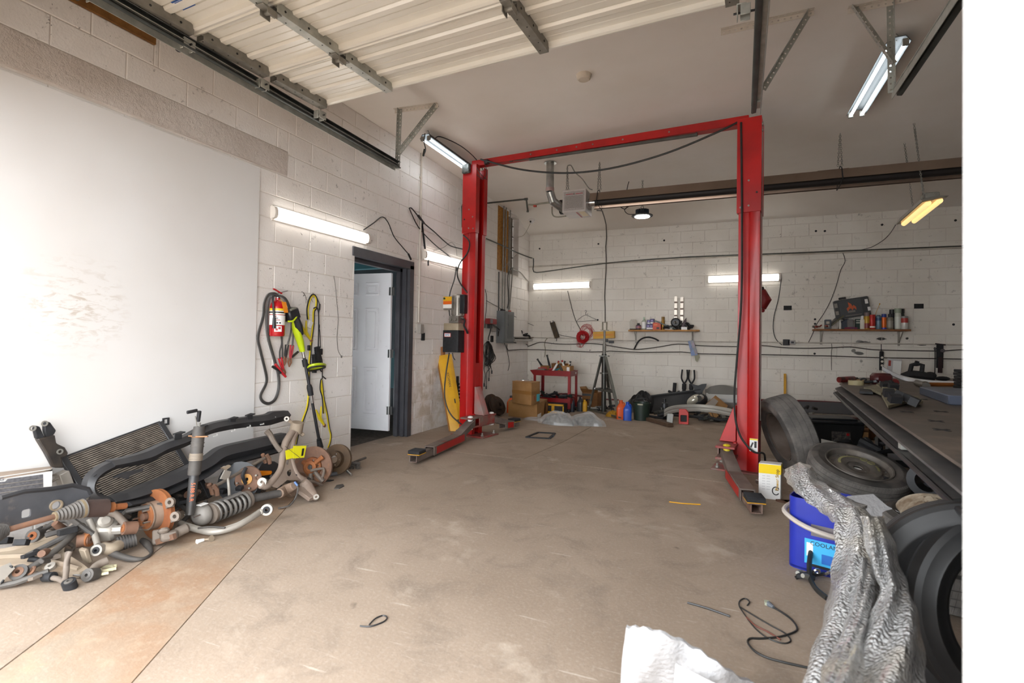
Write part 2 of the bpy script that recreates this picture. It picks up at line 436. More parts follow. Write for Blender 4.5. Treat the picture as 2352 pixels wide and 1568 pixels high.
# oily work area under the lift and beyond
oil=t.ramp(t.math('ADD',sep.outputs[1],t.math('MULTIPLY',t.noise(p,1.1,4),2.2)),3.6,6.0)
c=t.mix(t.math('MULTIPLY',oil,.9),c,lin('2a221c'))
sc=t.n('ShaderNodeMapping');t.l(p,sc.inputs[0]);sc.inputs['Rotation'].default_value=(0,0,.9);sc.inputs['Scale'].default_value=(1,14,1)
c=t.mix(t.math('MULTIPLY',t.ramp(t.noise(sc.outputs[0],3,3,.6),.66,.72),.45),c,lin('cbbfb2'))
drk=t.ramp(t.noise(p,5.5,3,.5,.2),.72,.77);c=t.mix(t.math('MULTIPLY',drk,.5),c,lin('3d342d'))
t.l(c,b.inputs['Base Color']);b.inputs['Roughness'].default_value=.82;b.inputs['Specular IOR Level'].default_value=.3
t.bump(t.noise(p,55,6,.7),.25,.006)
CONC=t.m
def conc2():
    t=NT('rust_stained_apron');p=t.coord('pos');b=t.b
    c=t.mix(t.ramp(t.noise(p,2.2,5,.6,.5),.34,.62),lin('94745a'),lin('938473'))
    c=t.mix(t.ramp(t.noise(p,7,6,.7),.5,.66),c,lin('a08a74'));c=t.mix(t.math('MULTIPLY',t.ramp(t.noise(p,45,4,.6),.52,.8),.3),c,lin('b9ab9b'))
    t.l(c,b.inputs['Base Color']);b.inputs['Roughness'].default_value=.75;t.bump(t.noise(p,55,6,.7),.25,.006);return t.m
RUSTC=conc2()
m=MB();m.box((RW/2-.5,2.0,-.16),(RW+3,16.2,.3))
fl=struct('floor',m,pm('joint_dirt','3a322b',.9,kind='pos',var='5c5147',scale=20),smooth=False)
d0=V((.33,-.545)).normalized()
def jl(q,s):return(q[0]+d0[0]*s,q[1]+d0[1]*s)
A,Bq=V((.932,1.538)),V((1.38,1.757))
nn=V((-d0[1],d0[0]))*.005
def slab(poly,mat):
    m=MB();m.prism(poly,Mx.Translation(V((0,0,-.02))),.02);m.build('slab',mat,fl,smooth=False)
s1,s2=-1.75,2.6
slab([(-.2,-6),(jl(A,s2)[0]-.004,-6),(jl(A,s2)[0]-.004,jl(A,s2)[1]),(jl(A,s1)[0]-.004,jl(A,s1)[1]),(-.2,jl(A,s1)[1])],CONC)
slab([(jl(A,s2)[0]+.004,jl(A,s2)[1]),(jl(Bq,s2)[0]-.003,jl(Bq,s2)[1]),(jl(Bq,s1)[0]-.003,jl(Bq,s1)[1]),(jl(A,s1)[0]+.004,jl(A,s1)[1])],RUSTC)
yk=4.86
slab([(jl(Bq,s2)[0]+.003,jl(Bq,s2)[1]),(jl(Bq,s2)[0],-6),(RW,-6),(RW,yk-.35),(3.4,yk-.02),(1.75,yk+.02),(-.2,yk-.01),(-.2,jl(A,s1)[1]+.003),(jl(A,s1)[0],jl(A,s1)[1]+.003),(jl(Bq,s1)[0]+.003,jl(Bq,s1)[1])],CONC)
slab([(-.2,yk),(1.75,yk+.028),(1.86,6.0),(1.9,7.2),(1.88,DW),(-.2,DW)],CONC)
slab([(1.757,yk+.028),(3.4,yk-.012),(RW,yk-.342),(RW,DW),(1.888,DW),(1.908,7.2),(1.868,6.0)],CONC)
# white sheet screwed to the left wall
t=NT('white_board');p=t.coord('pos')
c=t.mix(t.ramp(t.noise(p,.9,3),.3,.7),lin('e1dfdd'),lin('d8d4d0'))
dd=t.n('ShaderNodeVectorMath',operation='DISTANCE');t.l(p,dd.inputs[0]);dd.inputs[1].default_value=tuple(L(165,705))
k=t.ramp(t.math('ADD',dd.outputs['Value'],t.math('MULTIPLY',t.noise(p,7,5),.35)),.18,.52,(1,1,1,1),(0,0,0,1))
mp=t.n('ShaderNodeMapping');t.l(p,mp.inputs[0]);mp.inputs['Scale'].default_value=(1,1,3.2)
c=t.mix(t.math('MULTIPLY',t.math('MULTIPLY',k,t.ramp(t.noise(mp.outputs[0],9,5,.7,.8),.5,.62)),.6),c,lin('a48f74'))
c=t.mix(t.math('MULTIPLY',t.ramp(t.noise(p,5,6,.75,.3),.66,.74),.25),c,lin('8f857c'))
t.l(c,t.b.inputs['Base Color']);t.b.inputs['Roughness'].default_value=.4;t.bump(t.noise(p,3,2),.06,.01)
m=MB();m.box((.0125,1.92,1.37),(.016,2.39,2.495))
solo('wall_panel',m,t.m,'large smooth white sheet fastened over the blocks of the left wall','panel',smooth=False)
# ------------------------------------------------------------- doorway
GF=pm('dark_grey_gloss','4a4a4f',.38,var='3d3d42',scale=5,dirt='6b6a6a',dscale=14,damt=.28,kind='pos',bump=.1)
WD=pm('white_door_paint','f6f7fa',.4,var='f0f0f4',scale=3,dirt='9d978f',dscale=12,damt=.26,kind='pos')
STEEL=pm('hinge_steel','9a9a98',.35,.9,kind='Object')
dr=bpy.data.objects.new('door_1',None);COL.objects.link(dr);dr['kind']='structure';dr['_m']=[1,0,0,0,0,1,0,0,0,0,1,0,0,0,0,1]
m=MB()
m.box((-.09,DY1-.015,DZ/2),(.22,.03,DZ));m.box((.012,DY1+.0,DZ/2),(.024,.09,DZ));m.box((-.13,DY1-.055,DZ/2),(.06,.05,DZ));m.box((-.05,DY1-.045,DZ/2),(.05,.03,DZ))
m.box((.012,(DY0+DY1)/2,DZ-.0),(.024,DY1-DY0+.09,.1));m.box((-.09,(DY0+DY1)/2,DZ-.02),(.2,DY1-DY0,.045));m.box((-.13,(DY0+DY1)/2,DZ-.06),(.06,DY1-DY0,.05))
m.build('frame',GF,dr,bevel=.004)
HX,HY=-.17,5.235;hd=V((-1,-.075,0)).normalized()
DM=Mx(((hd[0],0,-hd[1],HX),(hd[1],0,hd[0],HY),(0,1,0,.075),(0,0,0,1)))  # u along leaf, v up, n toward the camera
if(DM.to_3x3()@V((0,0,1))).y>0:DM=DM@Mx.Scale(-1,4,(0,0,1))
W_,H_=.83,1.955
m=MB();m.X=DM;m.box((W_/2,H_/2,-.018),(W_,H_,.036))
m.X=None;leaf=m.build('leaf',WD,dr,bevel=.003)
for(v0,v1)in((.2,.78),(.98,1.52),(1.68,1.84)):
    for u in(.165,.47):
        m=MB();m.X=DM
        w=.2
        m.prism([rect(w,v1-v0,0,1,u+w/2,(v0+v1)/2),rect(w-.045,v1-v0-.045,0,1,u+w/2,(v0+v1)/2)],Mx.Translation(V((0,0,-.001))),.012)
        m.prism(rect(w-.085,v1-v0-.085,0,1,u+w/2,(v0+v1)/2),Mx.Translation(V((0,0,-.001))),.012)
        m.X=None;m.build('moulding',WD,leaf,bevel=.006)
for z in(.28,.98,1.75):
    m=MB();a=V((HX+.012,HY-.012,z));m.cyl(a,a+V((0,0,.1)),.008,n=8);m.box(a+V((.02,.012,.05)),(.04,.004,.1));m.box(a+V((-.016,-.002,.05)),(.03,.004,.1))
    m.build('hinge',STEEL,dr)
# the unlit room behind the doorway
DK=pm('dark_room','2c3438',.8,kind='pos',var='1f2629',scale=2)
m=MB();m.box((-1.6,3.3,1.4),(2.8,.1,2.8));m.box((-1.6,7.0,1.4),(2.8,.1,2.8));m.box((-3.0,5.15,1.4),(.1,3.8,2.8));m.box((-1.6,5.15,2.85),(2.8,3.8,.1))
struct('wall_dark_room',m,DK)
m=MB();m.box((-1.2,6.2,2.3),(1.0,.05,.1));m.box((-.9,6.0,2.25),(.9,.05,.05));m.box((-.32,5.75,1.55),(.1,.12,.5));m.box((-.42,5.9,.8),(.22,.3,.5))
struct('trim_2',m,pm('teal_trim','2f5a60',.6),smooth=False)
# ============================================================= LIFT
RED=pm('lift_red','b80d0a',.42,var='980808',scale=3,dirt='4a1210',dscale=7,damt=.22,kind='pos',coat=.08)
REDD=pm('lift_red_dusty','8e1512',.5,var='6d5c53',scale=4,dirt='7b6d63',dscale=5,damt=.42,kind='pos')
ARMG=pm('dusty_grey_steel','776a62',.62,.2,var='5f524b',scale=6,dirt='8e1512',dscale=3,damt=.3,kind='pos')
GALV=pm('galvanised','b7b8b1',.42,.35,var='9a9c95',scale=12,kind='pos')
GALD=pm('galvanised_dull','918e86',.5,.3,var='77746d',scale=10,kind='pos')
BLK1=pm('black_plastic','1b1b1d',.42,var='27272a',scale=20)
BLKM=pm('black_matt','141416',.7,var='232326',scale=30)
RUB=pm('black_rubber','202022',.75,var='343335',scale=14,kind='Object',bump=.2)
CHROME=pm('bright_steel','c9c9c8',.22,.95)
YEL=pm('yellow_paint','d9a10f',.45,var='c08a0a',scale=5)
WHT=pm('white_plastic','e3e2df',.4)
LANG=math.atan2(.52,3.43);ex=V((math.cos(LANG),-math.sin(LANG),0));ey=V((math.sin(LANG),math.cos(LANG),0));P0=V((.52,5.79,0))
def LP(u,v,z):return P0+ex*u+ey*v+V((0,0,z))
LFT=Mx(((ex[0],ey[0],0,P0[0]),(ex[1],ey[1],0,P0[1]),(0,0,1,0),(0,0,0,1)))
lift=thing('car_lift','tall red two-post car lift with grey hoses hanging from its overhead beam','car lift',LFT)
def chan(w,d,t=.012,lip=.075,o=0.):
    a=[(-o,-o),(.085,-o),(.1,.018-o),(w+o,.018-o),(w+o,lip),(w+o-t,lip),(w+o-t,.018+t-o),(.1,.018+t-o),(.08,t-o),(t-o,t-o),(t-o,d-t+o),(w-t+o,d-t+o),(w-t+o,d-lip),(w+o,d-lip),(w+o,d+o),(-o,d+o)]
    return a
U2=3.472
for side,top in((0,3.46),(1,3.375)):
    def fx(poly):return poly if side==0 else[(U2-x,y)for x,y in poly][::-1]
    m=MB();m.prism(fx(chan(.19,.24)),Mx.Identity(4),top-.1);post=m.build('post',RED,lift,bevel=.002,local=True)
    sl=[(-.008,-.01),(.205,-.01),(.205,.07),(.195,.07),(.195,0),(.002,0),(.002,.24),(.195,.24),(.195,.17),(.205,.17),(.205,.25),(-.008,.25)]
    zb=2.585 if side==0 else 2.47
    m=MB();m.prism(fx(sl),Mx.Translation(V((0,0,zb))),top-zb);m.build('sleeve',RED,post,bevel=.002,local=True)
    for(u,z)in((.1,zb+.06),(.03,zb+.18),(.16,zb+.2),(.1,zb+.3),(.17,zb+.05)):
        m=MB();uu=u if side==0 else U2-u;m.cyl((uu,-.016,z),(uu,-.009,z),.009,n=8);m.build('bolt',GALD if u!=.03 else BLKM,post,local=True)
    m=MB();c=.16 if side==0 else U2-.16
    m.box((c,.12,.009),(.5,.36,.018));m.build('base_plate',REDD,post,local=True,bevel=.003)
    for(du,dv)in((-.2,-.13),(.2,-.13),(-.2,.15),(.2,.15)):
        m=MB();m.cyl((c+du,.12+dv*.95,.018),(c+du,.12+dv*.95,.034),.018,n=6);m.cyl((c+du,.12+dv*.95,.034),(c+du,.12+dv*.95,.06),.009,n=8);m.build('anchor_bolt',GALD,post,local=True)
    # carriage inside the post
    s=1 if side==0 else-1;e=.19 if side==0 else U2-.19
    m=MB();m.box((e-s*.03,.12,.56),(.06,.085,.72));m.box((e+s*.012,.12,.2),(.03,.27,.16));car=m.build('carriage',RED,lift,bevel=.004,local=True)
    m=MB()  # sloping gusset plate on the carriage
    q=[(e+s*.01,.04,.62),(e+s*.03,.04,.62),(e+s*.16,.04,.27),(e+s*.01,.04,.27)]
    m.add([V(a)for a in q]+[V(a)+V((0,.12,0))for a in q],[(0,1,2,3),(7,6,5,4),(0,4,5,1),(1,5,6,2),(2,6,7,3),(3,7,4,0)])
    m.build('gusset',pm('scuffed_red','a5403a',.6,var='8c7a74',scale=4,kind='pos')if side==0 else RED,car,local=True,bevel=.003)
    m=MB();m.box((e+s*.07,.06,.255),(.17,.56,.022));m.box((e+s*.07,.06,.15),(.17,.56,.022));m.box((e+s*.155,.12,.2),(.014,.34,.11));m.build('arm_bracket',REDD,car,local=True,bevel=.003)
    px_=.11 if side==0 else.06
    for v in(-.18,.29):
        m=MB();m.cyl((e+s*px_,v,.12),(e+s*px_,v,.27),.032,n=14);m.ball((e+s*px_,v,.27),.034,12,6,(1,1,.5));m.build('pivot_pin',pm('yellow_cap','c9b21f',.5)if side else WHT,car,local=True)
    # arms: one reaching toward the doorway, one folded to the rear
    lf=LFT.inverted()
    for far in(0,1):
        piv=V((e+s*px_,-.18 if not far else.29,.2))
        if not far:end=lf@(V((.90,4.16,.075))if side==0 else V((3.86,3.93,.075)))
        else:end=piv+V((s*.04,.6,-.125))
        d=(end-piv);d.z=0;D_=d.length;d.normalize();n_=V((-d[1],d[0],0))
        def ap(t,w,z):q=piv+d*t+n_*w;return V((q[0],q[1],z))
        m=MB()
        h1,h0=.245,.165
        for w0,w1 in((-.05,.05),):
            m.hexa([ap(-.05,w0,h0),ap(.42,w0*1.1,.05),ap(.42,w1*1.1,.05),ap(-.05,w1,h0),ap(-.05,w0,h1),ap(.42,w0*1.1,.125),ap(.42,w1*1.1,.125),ap(-.05,w1,h1)])
        m.hexa([ap(.25,-.056,.035),ap(D_*.76,-.056,.03),ap(D_*.76,-.064+.02,.03),ap(.25,-.044,.035),ap(.25,-.056,.13),ap(D_*.76,-.056,.12),ap(D_*.76,-.044,.12),ap(.25,-.044,.13)])
        m.hexa([ap(.25,.044,.035),ap(D_*.76,.044,.03),ap(D_*.76,.056,.03),ap(.25,.056,.035),ap(.25,.044,.13),ap(D_*.76,.044,.12),ap(D_*.76,.056,.12),ap(.25,.056,.13)])
        m.hexa([ap(.2,-.056,.12),ap(D_*.76,-.056,.11),ap(D_*.76,.056,.11),ap(.2,.056,.12),ap(.2,-.056,.132),ap(D_*.76,-.056,.122),ap(D_*.76,.056,.122),ap(.2,.056,.132)])
        arm=m.build('arm',ARMG,lift,local=True,bevel=.003)
        m=MB()  # inner tube, hollow end
        for w0,w1,z0,z1 in((-.04,-.031,.03,.1),(.031,.04,.03,.1),(-.04,.04,.03,.038),(-.04,.04,.092,.1)):
            m.hexa([ap(.5,w0,z0),ap(D_,w0,z0),ap(D_,w1,z0),ap(.5,w1,z0),ap(.5,w0,z1),ap(D_,w0,z1),ap(D_,w1,z1),ap(.5,w1,z1)])
        m.build('inner_arm',ARMG if side==0 else pm('rusty_arm','7a5a4c',.7,.1,var='5d4c44',scale=8,dirt='8b7a70',dscale=6,damt=.4,kind='pos'),arm,local=True,bevel=.002)
        m=MB();m.hexa([ap(.3,.0565,.045),ap(D_*.72,.0565,.04),ap(D_*.72,.058,.04),ap(.3,.058,.045),ap(.3,.0565,.12),ap(D_*.72,.0565,.11),ap(D_*.72,.058,.11),ap(.3,.058,.12)])
        m.hexa([ap(.3,-.058,.045),ap(D_*.72,-.058,.04),ap(D_*.72,-.0565,.04),ap(.3,-.0565,.045),ap(.3,-.058,.12),ap(D_*.72,-.058,.11),ap(D_*.72,-.0565,.11),ap(.3,-.0565,.12)])
        m.build('red_side',RED,arm,local=True)
        m=MB();c=ap(D_-.075,0,0)
        Rz=Mx.Rotation(math.atan2(d[1],d[0]),3,'Z')
        m.m=0;m.box((c[0],c[1],.118),(.14,.12,.03),Rz)
        for i in range(9):m.box(ap(D_-.075-.064+i*.016,0,.136),(.006,.12,.008),Rz)
        pad=m.build('rubber_pad',BLKM,arm,local=True,bevel=.002)
        m=MB();m.box((c[0],c[1],.1015),(.142,.122,.006),Rz);m.build('pad_edge',YEL,arm,local=True)
# overhead beam
bx0,bx1=.07,3.40
def bz(u):return 3.545+(3.428-3.545)*(u-.0)/3.4
m=MB()
def bseg(u0,u1,w,h,dz=0):
    m.hexa([(u0,.12-w/2,bz(u0)-h+dz),(u1,.12-w/2,bz(u1)-h+dz),(u1,.12+w/2,bz(u1)-h+dz),(u0,.12+w/2,bz(u0)-h+dz),(u0,.12-w/2,bz(u0)+dz),(u1,.12-w/2,bz(u1)+dz),(u1,.12+w/2,bz(u1)+dz),(u0,.12+w/2,bz(u0)+dz)])
bseg(.07,1.7,.1,.075);bseg(1.6,3.36,.108,.083,.004)
beam=m.build('overhead_beam',RED,lift,bevel=.003,local=True)
for u in(.95,1.3,1.55,1.75,2.1,2.6):
    m=MB();m.cyl((u,.062,bz(u)-.04),(u,.072,bz(u)-.04),.009,n=8);m.build('bolt',GALD,beam,local=True)
for u in(.09,3.33):
    m=MB();m.box((u,.12,bz(u)-.12),(.06,.11,.15));m.build('end_bracket',RED,beam,local=True,bevel=.003)
lfi=LFT.inverted()
def lv(px,py,v):  # pixel to lift-local point in the vertical plane v
    n=ey;o=P0+ey*v;d=ray(px,py);return lfi@(CAM+d*((o-CAM).dot(n)/d.dot(n)))
m=MB();m.cyl(lv(1216,366,.09),lv(1602,309,.09),.017,n=10);m.cyl(lv(1174,369,.09),lv(1217,366,.09),.005,n=8)
m.cyl(lv(1174,369,.09),lv(1174,360,.09),.005,n=6);m.cyl(lv(1600,309,.09),lv(1600,296,.09),.006,n=6);m.cyl(lv(1171,369.5,.09),lv(1177,368.5,.09),.014,n=8)
m.build('padded_shutoff_bar',pm('grey_foam','56524d',.85,var='48443f',scale=10),lift,local=True)
HOSE=pm('black_hose','1d1d1c',.5,var='2c2c2a',scale=10)
m=MB();m.tube([lv(1104,366,.0),lv(1130,373,-.02),lv(1190,388,-.03),lv(1258,396,-.03),lv(1330,396,-.03),lv(1420,383,-.02),lv(1530,352,0),lv(1640,307,.02),lv(1698,279,.05)],.011,8,k=5)
m.build('crossover_hose',HOSE,lift,local=True)
m=MB();m.tube([lv(1702,281,-.015),lv(1704,480,-.03),lv(1703,680,-.04),lv(1693,820,-.05),lv(1687,900,-.05),lv(1689,960,-.05),lv(1700,1000,-.05),lv(1719,1027,-.05),lv(1735,1039,-.04),lv(1752,1040,.0),lv(1757,1050,.12),lv(1757,1080,.12)],.0095,8,k=5)
m.build('hydraulic_hose',HOSE,lift,local=True)
m=MB();m.tube([lv(1064,540,-.02),lv(1078,555,-.02),lv(1074,580,-.04),lv(1056,605,-.06),lv(1050,628,-.06),lv(1057,650,-.05),lv(1073,672,-.03)],.009,8,k=5)
m.tube([lv(1048,612,-.06),lv(1044,640,-.06),lv(1034,672,-.06),lv(1031,700,-.05),lv(1034,735,-.02)],.007,8,k=5)
m.tube([lv(1032,810,-.03),lv(1024,860,-.1),lv(1021,905,-.1),lv(1027,935,-.1),lv(1038,955,-.08),lv(1052,968,-.04),lv(1060,974,-.01)],.009,8,k=5)
m.tube([lv(1039,810,0),lv(1041,820,0),lv(1045,826,0)],.006,6,k=3)
m.build('power_cord',HOSE,lift,local=True)
m=MB();m.cyl((U2+.012,.03,.5),(U2+.012,.03,3.3),.0025,n=5);m.build('steel_cable',GALD,lift,local=True)
m=MB();m.cyl((U2-.01,.02,3.3),(U2+.02,.02,3.3),.02,n=12);m.cyl((U2-.01,.02,3.24),(U2+.02,.02,3.24),.012,n=10);m.build('pulley',GALD,lift,local=True)
m=MB();m.box((.06,-.03,3.41),(.12,.05,.12));m.build('shutoff_switch',pm('clear_grey','6f7370',.25,.2,var='2f3332',scale=30),lift,local=True,bevel=.012)
m=MB();m.tube([lv(1112,372,.05),lv(1118,395,.06),lv(1110,412,.05),lv(1095,400,.0)],.004,6,k=4);m.tube([lv(1095,385,-.03),lv(1106,402,-.02),lv(1118,412,.05)],.004,6,k=4);m.box(lv(1118,372,.04),(.05,.05,.05));m.build('switch_wire',HOSE,lift,local=True)
# power unit
GRM=pm('cast_aluminium','9b948b',.45,.5,var='7d766d',scale=9,kind='pos')
pu=LFT.inverted()
UX=-.13
m=MB()
m.cyl((UX+.1,-.02,1.52),(UX+.1,-.02,1.78),.085,n=20);m.cyl((UX+.1,-.02,1.78),(UX+.1,-.02,1.80),.085,.06,n=20)
for i in range(14):
    a=2*PI*i/14;m.bar((UX+.1+.088*math.cos(a),-.02+.088*math.sin(a),1.53),(UX+.1+.088*math.cos(a),-.02+.088*math.sin(a),1.75),.006,.016)
mo=m.build('power_unit',GRM,lift,local=True)
m=MB();m.box((UX+.02,-.12,1.68),(.14,.06,.17));m.build('switch_box',GRM,mo,local=True,bevel=.008)
for z,h,c,nm in((1.735,.055,'e0a714','yellow_label'),(1.686,.04,'e06413','orange_label'),(1.64,.048,'e9e4dc','white_label')):
    m=MB();m.box((UX+.02,-.151,z),(.135,.002,h));m.build(nm,pm('label_'+c,c,.5),mo,local=True)
m=MB();m.cyl((UX-.025,-.15,1.74),(UX-.025,-.164,1.74),.013,n=12);m.build('green_button',pm('button_green','23402f',.4),mo,local=True)
m=MB();m.box((UX+.2,-.05,1.67),(.075,.07,.24));m.build('capacitor_box',BLK1,mo,local=True,bevel=.006)
m=MB();m.box((UX+.09,-.05,1.475),(.15,.12,.09))
for k in(-.04,.04):m.cyl((UX+.09+k,-.11,1.475),(UX+.09+k,-.135,1.475),.02,n=12)
m.cyl((UX+.09,-.11,1.46),(UX+.09,-.125,1.46),.007,n=8);m.cyl((UX+.165,-.05,1.5),(UX+.21,-.05,1.49),.015,n=10);m.build('valve_block',GRM,mo,local=True,bevel=.004)
m=MB();m.prism(rect(.235,.2,.02,3,UX+.06,-.03),Mx.Translation(V((0,0,1.335))),.09);m.build('oil_tank',pm('yellowed_plastic','a2927b',.5,var='86765f',scale=7,dirt='5d4430',dscale=9,damt=.3,kind='pos'),mo,local=True,bevel=.02)
m=MB();m.prism(rect(.25,.21,.02,3,UX+.06,-.03),Mx.Translation(V((0,0,1.055))),.28);tk=m.build('tank_cover',BLKM,mo,local=True,bevel=.006)
m=MB();m.box((UX+.02,-.1365,1.275),(.105,.002,.05));m.build('tank_label_rim',pm('label_red','b8262a',.4),mo,local=True,bevel=.0)
m=MB();m.box((UX+.02,-.138,1.275),(.092,.002,.04));m.build('tank_label',WHT,mo,local=True)
TXB=pm('print_blue','1d4f95',.5);TXK=pm('print_black','1a1a1a',.5)
text('tank_lettering','BPD',.034,Mx.Translation(V((UX+.02,-.1395,1.275)))@Mx.Rotation(PI/2,4,'X'),TXB,None,sx=1.15)
o=bpy.data.objects['tank_lettering'];o.parent=mo
m=MB();m.tube([(UX+.18,-.05,1.49),(UX+.23,-.06,1.46),(UX+.22,-.06,1.4),(UX+.25,-.04,1.33),(UX+.25,-.02,1.3)],.013,8,k=4);m.build('pressure_hose',BLK1,mo,local=True)
m=MB();pq=lv(1734,1027,-.003);m.box((U2-.085+.045,-.001+.018-.02,.27),(.07,.002,.12));m.box((U2-.04,-.0025,.322),(.07,.002,.014));w_=m.build('warning_label',WHT,lift,local=True)
m=MB();m.box((U2-.04,-.0035,.322),(.07,.002,.014));m.build('yellow_strip',pm('label_yellow','e8d21c',.5),w_,local=True)
m=MB();m.box((U2-.055,-.0035,.27),(.014,.002,.05),Mx.Rotation(.35,3,'Y'));m.box((U2-.025,-.0035,.275),(.02,.002,.06));m.build('pictogram',TXK,w_,local=True)
# ============================================================= OVERHEAD DOOR
DPN=pm('ivory_steel','e6e2d8',.32,var='dfdace',scale=2,kind='pos',coat=.2)
DL=V((3.70-.60,3.014-3.214,0)).normalized();DV=V((-DL[1],DL[0],0));DO=V((.595,3.215,3.12))
def DP(u,v,z):return DO+DL*u+DV*v+V((0,0,z))
DWD=3.11
door=thing('overhead_door','ribbed ivory sectional garage door rolled up under the ceiling, seen from below','garage door',DO)
SECH=.535
def ribs():
    """(v, z) of the underside of one section"""
    p=[(0,-.012),(-.004,-.03),(-.02,-.034),(-.036,-.028),(-.04,0)]
    v=-.04
    for w,k in((.055,0),(.05,0),(.07,1),(.06,0),(.06,0),(.07,1),(.055,0),(.045,0)):
        if k:p+=[(v-.012,-.0),(v-.022,-.016),(v-w+.012,-.016),(v-w+.002,0)]
        p+=[(v-w+.005,0),(v-w+.0015,.014),(v-w-.0015,.014),(v-w-.005,0)];v-=w
    p+=[(-SECH+.03,0),(-SECH+.028,-.026),(-SECH+.012,-.032),(-SECH+.004,-.02)]
    return p
RB=ribs()
for s in range(4):
    v0=-s*(SECH+.0)
    m=MB();nr=len(RB)
    for u in(0,DWD):m.v+=[DP(u,v0+v,z)for v,z in RB]
    m.f+=[(i,i+1,nr+i+1,nr+i)for i in range(nr-1)]
    m.v+=[DP(u,v0+v,.045)for u in(0,DWD)for v in(0,-SECH)];o=2*nr
    m.f+=[(o,o+1,o+3,o+2),(0,o,o+2,nr),(nr-1,2*nr-1,o+3,o+1),tuple(list(range(nr))+[o+1,o]),tuple(list(range(2*nr-1,nr-1,-1))+[o+2,o+3])]
    m.mi=[0]*len(m.f)
    sec=m.build('section',DPN,door,ang=25)
    for u,w in((.035,.07),(.7,.062),(1.96,.062),(DWD-.035,.07)):
        m=MB();a,b_=v0-.03,v0-SECH+.03
        m.hexa([DP(u-w/2,b_,-.062),DP(u+w/2,b_,-.062),DP(u+w/2,a,-.062),DP(u-w/2,a,-.062),DP(u-w/2,b_,-.06),DP(u+w/2,b_,-.06),DP(u+w/2,a,-.06),DP(u-w/2,a,-.06)])
        for sx in(-1,1):
            q=[(a,-.06),(a,-.012),(a-.02,.0),(v0-.15,0),(v0-.16,-.016),(v0-.2,-.016),(v0-.21,0),(v0-.33,0),(v0-.345,-.016),(v0-.385,-.016),(v0-.4,0),(b_+.02,0),(b_,-.02),(b_,-.06)]
            uu=u+sx*(w/2-.001)
            k=len(q);m.add([DP(uu-.001,v,z)for v,z in q]+[DP(uu+.001,v,z)for v,z in q],[tuple(range(k)),tuple(range(2*k-1,k-1,-1))]+[(i,(i+1)%k,k+(i+1)%k,k+i)for i in range(k)])
        st=m.build('stile',GALV if u in(.7,)else GALD,sec,bevel=0,ang=20)
        mh=MB()
        for i in range(6):
            q=DP(u+(.012 if i%2 else-.012),a-.04-i*.085,-.0635);mh.cyl(q,q+V((0,0,.002)),.0045,n=6)
        for i in range(3):q=DP(u+w/2+.001,a-.08-i*.17,-.032);mh.cyl(q,q+DL*.002,.007,n=8)
        mh.build('hole_rim',BLKM,sec)
    for u in((.7,1.96)if s else()):
        m=MB();m.box(DP(u,v0+.035,-.068),(.06,.06,.006));m.box(DP(u,v0-.035,-.068),(.06,.06,.006));m.cyl(DP(u-.03,v0,-.078),DP(u+.03,v0,-.078),.014,n=10);m.box(DP(u-.03,v0,-.085),(.006,.07,.04));m.box(DP(u+.03,v0,-.085),(.006,.07,.04));m.build('hinge',GALD,door,bevel=.002)
    # roller and its bracket at the left edge, and at the right
    for u,sg in((0.01,-1),(DWD-.01,1)):
        m=MB();q=DP(u+sg*.02,v0-.02,-.075);m.box(q,(.05,.075,.006));m.box(q+V((-sg*.02,0,-.03)),(.006,.075,.06));m.box(q+V((sg*.02,.03,-.03)),(.05,.006,.06));m.box(q+V((sg*.02,-.03,-.03)),(.05,.006,.06))
        br=m.build('roller_bracket',GALV,door,bevel=.002)
        m=MB();m.cyl(q+V((-sg*.04,0,-.03)),q+V((sg*.09,0,-.03)),.006,n=8);m.cyl(q+V((sg*.07,0,-.03)),q+V((sg*.088,0,-.03)),.024,n=14);m.build('roller',BLK1,br)
lb=DP(.32,-SECH*2-.20,-.002)
Rl=Mx((DL,DV,V((0,0,1)))).transposed().to_4x4()
m=MB();lq=F(421,8,3.112);m.box(lq,(.115,.075,.002),Rl.to_3x3());m.m=1;m.box(lq+V((0,-.033,-.0012)),(.115,.01,.001),Rl.to_3x3());m.box(lq+V((0,.034,-.0012)),(.115,.006,.001),Rl.to_3x3())
for i,w in enumerate((.06,.075,.05,.07)):m.box(lq+V((-.01,.02-i*.014,-.0012)),(w,.005,.0006),Rl.to_3x3())
m.build('data_label',[WHT,TXB],door,smooth=False)
# tracks with perforated hangers
def perf(m,a,b,wdir,w=.036,pitch=.04,t=.0025,n2=None):
    """perforated angle leg from a to b, flat face along wdir, with holes"""
    a,b=V(a),V(b);L_=(b-a).length;e=(b-a)/L_;wd=V(wdir);wd=(wd-e*wd.dot(e)).normalized();nn=e.cross(wd);k=max(1,int(L_/pitch));p=L_/k
    for i in range(k):
        c=a+e*(p*(i+.5));oc=[(p/2,w/2),(-p/2,w/2),(-p/2,-w/2),(p/2,-w/2)]
        M=Mx(((e[0],wd[0],nn[0],c[0]),(e[1],wd[1],nn[1],c[1]),(e[2],wd[2],nn[2],c[2]),(0,0,0,1)))
        h=[(.008*math.cos(PI/4+PI/2*j),.008*math.sin(PI/4+PI/2*j))for j in range(4)]
        o=len(m.v);m.add([M@V((x,y,0))for x,y in oc+h],[(j,(j+1)%4,4+(j+1)%4,4+j)for j in range(4)])
